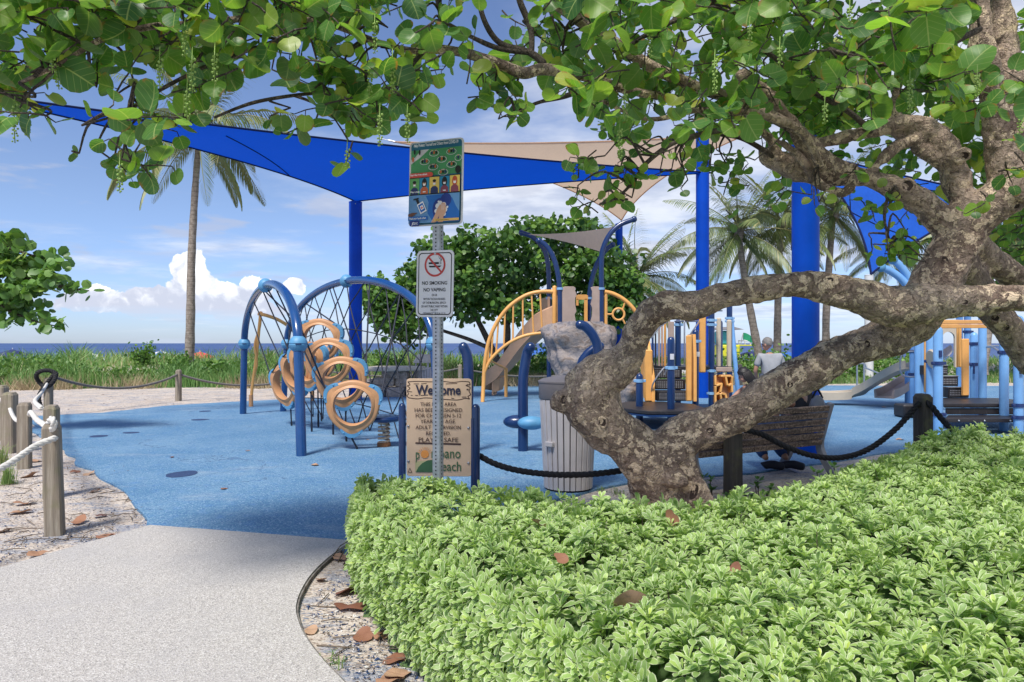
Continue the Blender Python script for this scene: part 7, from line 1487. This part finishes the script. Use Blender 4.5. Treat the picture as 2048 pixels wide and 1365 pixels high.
    # hanging strings of green grapes
    gp = [(118, 130), (105, 80), (370, 60), (385, 120), (375, 180), (30, 210), (55, 225), (240, 330), (320, 120), (430, 110), (640, 85), (750, 45), (740, 150), (760, 230), (815, 230), (785, 120), (1190, 160), (1250, 190), (1560, 95), (1955, 150), (2040, 210), (1500, 55), (1820, 160), (1300, 60), (1700, 15), (695, 300), (1240, 260), (1430, 120), (1650, 210)]
    for i, (u, v) in enumerate(gp):
        d = (3.35 if u < 500 else 3.75 if u < 900 else 4.1 if u < 1400 else 3.9)+rg.uniform(-.1, .1); p = P(u, v, d); ln = rg.uniform(.10, .19); g = MB(); n = int(ln/.007)
        g.tube([p+Vector((0, 0, .06)), p-Vector((.005, 0, ln*.5)), p-Vector((.0, 0, ln))], .0025, 5)
        for k in range(n):
            a = k*2.4; zz = -ln*k/n; g.ball(p+Vector((.011*math.cos(a), .011*math.sin(a), zz)), .0078*(1-.35*k/n)*rg.uniform(.85, 1.1), 7)
        g.build('fruit_cluster', 'grape', root, ang=180)
    return root
old_tree()

# ============================================================ HEDGE
def hedge():
    rg = np.random.default_rng(55); root = thing('hedge', 'clipped low hedge of pale green white-edged leaves filling the foreground', 'hedge', (1.5, 3.6, 0))
    left = [(-1.10, 4.95), (-1.02, 4.6), (-.93, 4.2), (-.74, 3.75), (-.50, 3.30), (-.24, 2.85), (.05, 2.4), (.38, 1.9), (.7, 1.4), (1.1, .8)]; back = [(-1.05, 5.02), (-.55, 4.78), (-.10, 4.62), (.3, 4.45), (.52, 4.15), (.78, 4.25), (1.05, 4.15), (1.40, 4.3), (1.88, 4.62), (2.45, 5.25), (3.2, 5.95), (4.0, 6.6), (5.0, 6.95), (6.5, 7.3), (6.5, .8)]
    poly = back+left[::-1]; PX = np.array(poly); nP = len(PX)
    def sd(X, Y):
        ins = np.zeros(X.shape, bool); dm = np.full(X.shape, 9.0)
        for i in range(nP):
            a, b = PX[i], PX[(i+1) % nP]; c = ((a[1] > Y) != (b[1] > Y)) & (X < (b[0]-a[0])*(Y-a[1])/(b[1]-a[1]+1e-12)+a[0]); ins ^= c
            e = b-a; t_ = np.clip(((X-a[0])*e[0]+(Y-a[1])*e[1])/(e@e), 0, 1); dm = np.minimum(dm, np.hypot(X-a[0]-t_*e[0], Y-a[1]-t_*e[1]))
        return np.where(ins, dm, -dm)
    def top(X, Y, D): return (.565+.035*np.sin(X*1.9+Y*1.1)+.034*np.sin(X*4.1-Y*3.3)+.030*np.sin(X*9+Y*7)+.018*np.sin(X*17-Y*13))*np.sqrt(np.clip(1-np.clip(1-D/.24, 0, 1)**2, .02, 1))+.02*np.clip(X-1, 0, 3)
    # leafy heads
    n = 19000; X = rg.uniform(-1.3, 6.4, n); Y = rg.uniform(.9, 7.3, n); D = sd(X, Y); k = (D > .0) & (Y < 7.3) & (np.abs(X) < Y*.80+.5); X, Y, D = X[k], Y[k], D[k]; Z = top(X, Y, D); e = 1e-2
    gx = -(top(X+e, Y, sd(X+e, Y))-top(X-e, Y, sd(X-e, Y)))/(2*e); gy = -(top(X, Y+e, sd(X, Y+e))-top(X, Y-e, sd(X, Y-e)))/(2*e); heads = []
    for i in range(len(X)): heads.append((np.array([X[i], Y[i], Z[i]+rg.normal()*.022-abs(rg.normal())*.012]), nv([gx[i]*.6, gy[i]*.6, 1.0])))
    for i in range(260): j = rg.integers(len(X)); heads.append((np.array([X[j], Y[j], Z[j]+rg.uniform(.015, .075)]), nv([rg.normal()*.3, rg.normal()*.3, 1])))
    # outer faces: sides facing the path and the back edge
    for path_, per, sgn in ((left, 820, 1), (back[:14], 420, 1)):
        for a, b in zip(path_, path_[1:]):
            a, b = np.array(a), np.array(b); L = np.linalg.norm(b-a); nn = nv([-(b-a)[1], (b-a)[0], 0]); mid = (a+b)/2; 
            if sd(np.array([mid[0]+nn[0]*.05]), np.array([mid[1]+nn[1]*.05]))[0] > 0: nn = -nn
            for _ in range(int(L*per*.62)):
                t_ = rg.random(); z_ = rg.uniform(.05, .55)**1.0; p = a+(b-a)*t_; bul = .05+.06*math.sin(z_*5.5); heads.append((np.array([p[0]+nn[0]*(bul-.10+rg.normal()*.02), p[1]+nn[1]*(bul-.10+rg.normal()*.02), z_]), nv(nn*1.0+np.array([0, 0, .55])+rg.normal(size=3)*.25)))
    def rosette(seed):
        r2 = np.random.default_rng(seed); V, Fc, UV, RN = [], [], [], []; off = 0
        rows = [(.0, .04, .0), (.32, .11, .02), (.66, .20, .02), (.88, .165, -.02), (1.0, .05, -.05)]
        for k in range(11):
            ring_ = 0 if k < 5 else 1 if k < 9 else 2; el_ = R((14, 42, 70)[ring_]+r2.uniform(-9, 9)); az_ = k*2.39996+r2.uniform(-.25, .25); ln = (.068, .056, .038)[ring_]*r2.uniform(.85, 1.15); curl = r2.uniform(-.2, .35)
            vs = []
            for (t_, w_, dz) in rows:
                for s_ in (-1, 0, 1): vs.append((s_*w_*ln*1.12, t_*ln, (dz*1.2-curl*t_*t_*.35+(.05*abs(s_) if 0 < t_ < 1 else 0))*ln))
            vs = np.array(vs); c, s2 = math.cos(el_), math.sin(el_); vs = np.stack([vs[:, 0], vs[:, 1]*c-vs[:, 2]*s2, vs[:, 1]*s2+vs[:, 2]*c], 1); vs[:, 1] += .006; c, s2 = math.cos(az_), math.sin(az_); vs = np.stack([vs[:, 0]*c-vs[:, 1]*s2, vs[:, 0]*s2+vs[:, 1]*c, vs[:, 2]-.012*(2-ring_)], 1)
            V.append(vs); UV += [(s_, t_*2-1) for (t_, w_, dz) in rows for s_ in (-1, 0, 1)]; f = []
            for i in range(4):
                for j in range(2): f.append((i*3+j, i*3+j+1, i*3+j+4, i*3+j+3))
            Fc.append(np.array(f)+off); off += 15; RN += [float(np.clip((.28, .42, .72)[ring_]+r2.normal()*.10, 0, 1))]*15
        return np.concatenate(V), np.concatenate(Fc), np.array(UV), np.array(RN)
    RS = [rosette(i) for i in range(6)]
    def m4(p, nrm, s_): a = nv(rg.normal(size=3)); x_ = nv(np.cross(a, nrm)); return basis(p, x_, np.cross(nrm, x_), nrm, s_)
    items = [(m4(p, nv(n_+rg.normal(size=3)*.20), rg.uniform(.60, .98)), p) for p, n_ in heads]
    def vis(p): u = HU+F*p[0]/max(p[1], .1); v = HV-F*(p[2]-CH)/max(p[1], .1); return 680 < u < 2060 and v < 1380
    order = sorted(range(len(items)), key=lambda i: items[i][1][1] if vis(items[i][1]) and items[i][1][2] > .35 else 99); ML = []
    for j in range(18):
        v, f, uv, rn = RS[j % 6]; me = bpy.data.meshes.new('leaf_rosette'); me.from_pydata(v.tolist(), [], f.tolist()); me.polygons.foreach_set('use_smooth', [True]*len(f)); a = me.attributes.new('rnd', 'FLOAT', 'POINT'); a.data.foreach_set('value', np.clip(rn+(j//6-1)*.13, 0, 1).astype(np.float32))
        ul = me.uv_layers.new(name='UVMap'); ul.data.foreach_set('uv', uv.astype(np.float32)[f.ravel()].ravel()); me.materials.append(M['hedge_leaf']); ML.append(me)
    O = org(root)
    for i in order[:300]: l = link('leaf_rosette', ML[int(rg.integers(18))], root); l.matrix_local = Matrix.Translation(-O) @ Matrix([list(r_) for r_ in items[i][0]])
    VV, FF, RR, UU = [], [], [], []; off = 0; rest = order[300:]
    for j in range(6):
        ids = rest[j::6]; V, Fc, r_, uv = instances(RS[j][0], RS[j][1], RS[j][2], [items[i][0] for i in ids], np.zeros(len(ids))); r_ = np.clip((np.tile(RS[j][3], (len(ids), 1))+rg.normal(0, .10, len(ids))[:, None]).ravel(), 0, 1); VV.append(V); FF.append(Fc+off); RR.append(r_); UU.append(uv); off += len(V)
    np_mesh('foliage', np.concatenate(VV), np.concatenate(FF), 'hedge_leaf', root, np.concatenate(RR), np.concatenate(UU), kind='stuff')
    # woody stems under the leaves
    st = MB()
    for i in range(0, len(heads), 8):
        p, n_ = heads[i]; p = Vector(p); b = Vector((p.x-n_[0]*.25+rg.normal()*.06, p.y-n_[1]*.25+rg.normal()*.06, -.03)); 
        st.tube([b, b.lerp(p, .5)+Vector(rg.normal(size=3)*.03), p-Vector(n_)*.01], [.0055, .004, .0025], 4, caps=False)
    st.build('stems', 'hedge_stem', root, ang=180, kind='stuff')
    # inner leaf sheet closes the gaps, their shade put into its dark colour
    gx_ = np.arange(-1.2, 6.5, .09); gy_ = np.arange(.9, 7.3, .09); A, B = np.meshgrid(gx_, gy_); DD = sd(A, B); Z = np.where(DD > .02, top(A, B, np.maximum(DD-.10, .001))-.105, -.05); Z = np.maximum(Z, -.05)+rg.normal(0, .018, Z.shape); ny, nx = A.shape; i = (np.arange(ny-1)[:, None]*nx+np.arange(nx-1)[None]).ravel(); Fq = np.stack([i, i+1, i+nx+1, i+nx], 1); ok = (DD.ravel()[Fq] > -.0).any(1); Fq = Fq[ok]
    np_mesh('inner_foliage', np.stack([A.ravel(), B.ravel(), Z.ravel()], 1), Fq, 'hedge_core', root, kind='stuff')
hedge()

# ============================================================ SMALL PLANTS AND LITTER
def seedling(label, x_, y_, h_, seed):
    rg = np.random.default_rng(seed); root = thing('seedling', label, 'small plant', (x_, y_, -.03), 'small plants round the old tree'); V4 = []; ms = MB()
    for i in range(4):
        a = rg.uniform(0, 6.28); tip = np.array([x_+.10*math.cos(a), y_+.10*math.sin(a), h_*rg.uniform(.6, 1)]); ms.tube([Vector((x_, y_, -.04)), Vector(tip)], [.007, .004], 5)
        for k in range(9): az_ = k*2.4; V4.append(leaf_frame(tip+rg.normal(size=3)*.012, [math.cos(az_), math.sin(az_), .35+.4*(k > 5)], [math.cos(az_)*-.3, math.sin(az_)*-.3, 1], rg.uniform(.045, .068)))
    ms.build('stem', 'hedge_stem', root, ang=80); v = RL[0].copy(); v[:, 0] *= .55; V, Fc, r_, uv = instances(v, RL[1], RL[2], V4, rg.uniform(0, .6, len(V4))); np_mesh('leaves', V, Fc, 'shrub_leaf', root, r_, uv, kind='stuff')
for a in (('dark green seedling right of the trunk base', on(1425, 6.5), 6.5, .26, 1), ('green seedling between the dark post and the hedge', on(1520, 6.2), 6.2, .30, 2), ('leafy shoot sticking up in front of the right bench end', on(1640, 5.6), 5.6, .48, 3), ('small shoot at the foot of the dark post', on(1478, 6.3), 6.3, .14, 4), ('small shoot by the hedge in front of the bench', on(1690, 5.9), 5.9, .45, 5)): seedling(*a)
def weed(label, x_, y_, h_, seed, n=60, mat='dune_grass'):
    rg = np.random.default_rng(seed); V = []; F_ = []
    for i in range(n):
        a = rg.uniform(0, 6.28); l = rg.uniform(.3, 1)*h_; r_ = rg.uniform(.2, .9)*l; c = np.array([x_+rg.normal()*.03, y_+rg.normal()*.03, -.05]); s_ = np.array([-math.sin(a), math.cos(a), 0])*.004; o = np.array([math.cos(a)*r_, math.sin(a)*r_, 0]); b = len(V)
        V += [c-s_, c+s_, c+o*.4+[0, 0, l*.7]-s_*.8, c+o*.4+[0, 0, l*.7]+s_*.8, c+o+[0, 0, l*.8], c+o+[0, 0, l*.8]+s_*.1]; F_ += [(b, b+1, b+3, b+2), (b+2, b+3, b+5, b+4)]
    o = np_mesh('grass_tuft', np.array(V), np.array(F_), mat, None, rg.uniform(.4, 1, len(V)), np.zeros((len(V), 2)), smooth=False); props(o, label, 'grass', 'grass tufts on the sand')
weed('grass tuft below the white rope at the left edge', *G(15, 965).xy, .32, 1, 120); weed('grass tuft at the foot of the far posts at the left edge', *G(5, 930).xy, .4, 2, 90); weed('small green weed by the curved path edge', *G(668, 1320).xy, .11, 3, 24); weed('sparse grass blades left of the trunk base', *G(1235, 985).xy, .14, 4, 24); weed('grass tuft in front of the rubbish bin', *G(1205, 980).xy, .13, 5, 24)
DEADM = []
def dead_leaf_mesh(seed):
    v, f, uv = GL[seed % len(GL)]; rg = np.random.default_rng(seed+300); v = v.copy(); v[:, 1] -= .8; cx = rg.uniform(.08, .32); ang_ = rg.uniform(0, 3.14); u_ = v[:, 0]*math.cos(ang_)+v[:, 1]*math.sin(ang_); v[:, 2] = cx*u_*u_*rg.choice([1, 1, -.5])+.08*np.sin(v[:, 0]*5+seed)+.06; v[:, 2] -= v[:, 2].min()
    me = bpy.data.meshes.new('fallen_leaf'); me.from_pydata(v.tolist(), [], f.tolist()); me.polygons.foreach_set('use_smooth', [True]*len(f)); a = me.attributes.new('rnd', 'FLOAT', 'POINT'); a.data.foreach_set('value', np.full(len(v), .04+.9*seed/7, dtype=np.float32)); ul = me.uv_layers.new(name='UVMap'); ul.data.foreach_set('uv', uv.astype(np.float32)[f.ravel()].ravel()); me.materials.append(M['dead_leaf']); return me
DM = [dead_leaf_mesh(i) for i in range(8)]
def fallen(label, p, s_, seed, group='fallen dry leaves', tilt=.15):
    rg = np.random.default_rng(seed); k = 6+seed % 2 if any(w_ in label for w_ in ('pale', 'tan', 'yellow')) else 4+seed % 2 if any(w_ in label for w_ in ('pink', 'orange')) else 0+seed % 2 if any(w_ in label for w_ in ('red', 'dark')) else 2+seed % 2; o = bpy.data.objects.new('fallen_leaf', DM[k]); COL.objects.link(o); o.location = p; o.rotation_euler = (rg.normal()*tilt, rg.normal()*tilt, rg.uniform(0, 6.28)); o.scale = (s_, s_*rg.uniform(.7, 1), s_*rg.uniform(.7, 1.2)); props(o, label, 'leaf', group)
NEAR = [('large red-brown fallen leaf lying against the hedge by the curved path edge', 698, 1180, .12), ('reddish curled leaf below the largest one beside the hedge', 702, 1216, .10), ('pale dry leaf at the top of the gravel strip beside the path edge', 685, 1117, .07), ('small tan leaf in the middle of the gravel strip', 642, 1160, .045), ('tan leaf touching the curved path edge', 622, 1262, .05), ('grey-brown leaf on the gravel right of the path edge leaf', 727, 1273, .06), ('orange leaf on the gravel by the hedge foot', 765, 1272, .05), ('dry brown leaf under the hedge foot', 790, 1262, .06),
        ('red-brown leaf low on the gravel strip', 790, 1318, .065), ('pale leaf pile piece at the bottom of the gravel strip', 795, 1350, .08), ('dark red leaf at the hedge foot near the bottom', 822, 1316, .06), ('tan leaf at the bottom edge beside the hedge', 780, 1360, .07), ('brown leaf tucked under the hedge front', 728, 1145, .08),
        ('pinkish leaf on the sand left of the nearest post', 48, 1008, .09), ('flat pinkish leaf below the other one near the left edge', 42, 1026, .09), ('pinkish leaf lying by the path right of the nearest post', 158, 1044, .085), ('brown leaf beside the path left of its corner', 212, 1074, .10), ('red-brown leaf on the sand right of the post', 198, 1032, .06), ('tan leaf on the sand close to the blue surface', 178, 949, .07), ('brown leaf on the sand edge above the path corner', 190, 983, .05), ('pink leaf near the bottom of the left sand', 78, 1110, .075), ('orange-brown leaf cut by the left edge', 4, 1063, .07),
        ('pale leaf behind the second post', 72, 922, .09), ('tan leaf behind the nearest post', 62, 952, .10), ('brown leaf on the sand between the posts', 150, 945, .06)]
for i, (lb, u, v, s_) in enumerate(NEAR): p = G(u, v, -.012); fallen(lb, (p.x, p.y, -.012), s_, i+3)
OB = [('thin pale leaf on the blue surface left of the front arch leg', 495, 902, .035), ('pale flat leaf on the blue surface in front of the front arch leg', 630, 931, .05), ('small dark leaf on the blue surface near the round patch', 344, 915, .035), ('small dry leaf near the middle of the blue surface', 448, 978, .04), ('yellowish leaf under the nearest ring', 735, 880, .035), ('pale leaf on the blue surface right of the bench', 1800, 880, .06), ('pale leaf on the blue surface under the pale blue step', 1768, 815, .06)]
for i, (lb, u, v, s_) in enumerate(OB): p = G(u, v, .004); fallen(lb, (p.x, p.y, .004), s_, i+60, tilt=.05)
for i, (lb, u, v, d) in enumerate((('large pale tan dry leaf caught upright on top of the hedge', 1268, 1210, 2.52), ('small brown curled leaf on the hedge at the left', 1122, 1118, 2.95), ('dry leaf on the hedge below the trunk', 1345, 1036, 3.65), ('pale dry leaf on the hedge left of the trunk', 1078, 1050, 3.5), ('brown leaf half hidden in the middle of the hedge', 1470, 1140, 2.85))): fallen(lb, P(u, v, d), (.075, .04, .05, .05, .045)[i], i+90, tilt=.6)
def twigs_litter():
    rg = np.random.default_rng(91); m_ = MB(); n = 0
    while n < 110:
        z_ = rg.random(); u, v = (rg.uniform(0, 290), rg.uniform(930, 1120)) if z_ < .6 else (rg.uniform(610, 820), rg.uniform(1110, 1360)) if z_ < .85 else (rg.uniform(60, 480), rg.uniform(790, 822)); p = G(u, v, -.014)
        if v > 1135-.283*u and z_ < .6: continue
        if z_ >= .6 and z_ < .85 and u < 600+max(0, (v-1210)*.62)+max(0, (1210-v)*.9)+18: continue
        a = rg.uniform(0, 6.28); l = rg.uniform(.04, .14); d = Vector((math.cos(a), math.sin(a), 0))*l; m_.tube([p-d, p+Vector(rg.normal(size=3)*.008)+Vector((0, 0, .008)), p+d], [.003, .004, .002], 4); n += 1
    o = m_.build('twig_litter', 'dead_wood', None, ang=180, kind='stuff'); props(o, 'thin dry twigs strewn over the sand and gravel')
    V, F_, mi = [], [], []; off = 0
    for nm, mat, cnt in (('rubber_crumb', 'rubber_patch', 2600), ('shell_grit', 'white_rope', 1400), ('bark_mulch', 'dead_wood', 1500)):
        V = []; F_ = []; k = 0
        while k < cnt:
            z_ = rg.random()
            if z_ < .5: u, v = rg.uniform(0, 300), rg.uniform(925, 1132)
            elif z_ < .85: u, v = rg.uniform(600, 840), rg.uniform(1100, 1365)
            else: u, v = rg.uniform(60, 480), rg.uniform(785, 824)
            if z_ < .5 and v > 1132-.283*u: continue
            if .5 <= z_ < .85 and u < 600+max(0, (v-1210)*.62)+max(0, (1210-v)*.95)+10: continue
            p = np.array(G(u, v, -.016)); s_ = rg.uniform(.0025, .0075)*(1.5 if z_ > .85 else 1); q = rg.normal(size=(4, 3))*s_*[1, 1, .5]+p; b = len(V); V += list(q); F_ += [(b, b+1, b+2), (b, b+1, b+3), (b, b+2, b+3), (b+1, b+2, b+3)]; k += 1
        np_mesh(nm, np.array(V), np.array(F_), mat, None, smooth=False, kind='stuff')
twigs_litter()
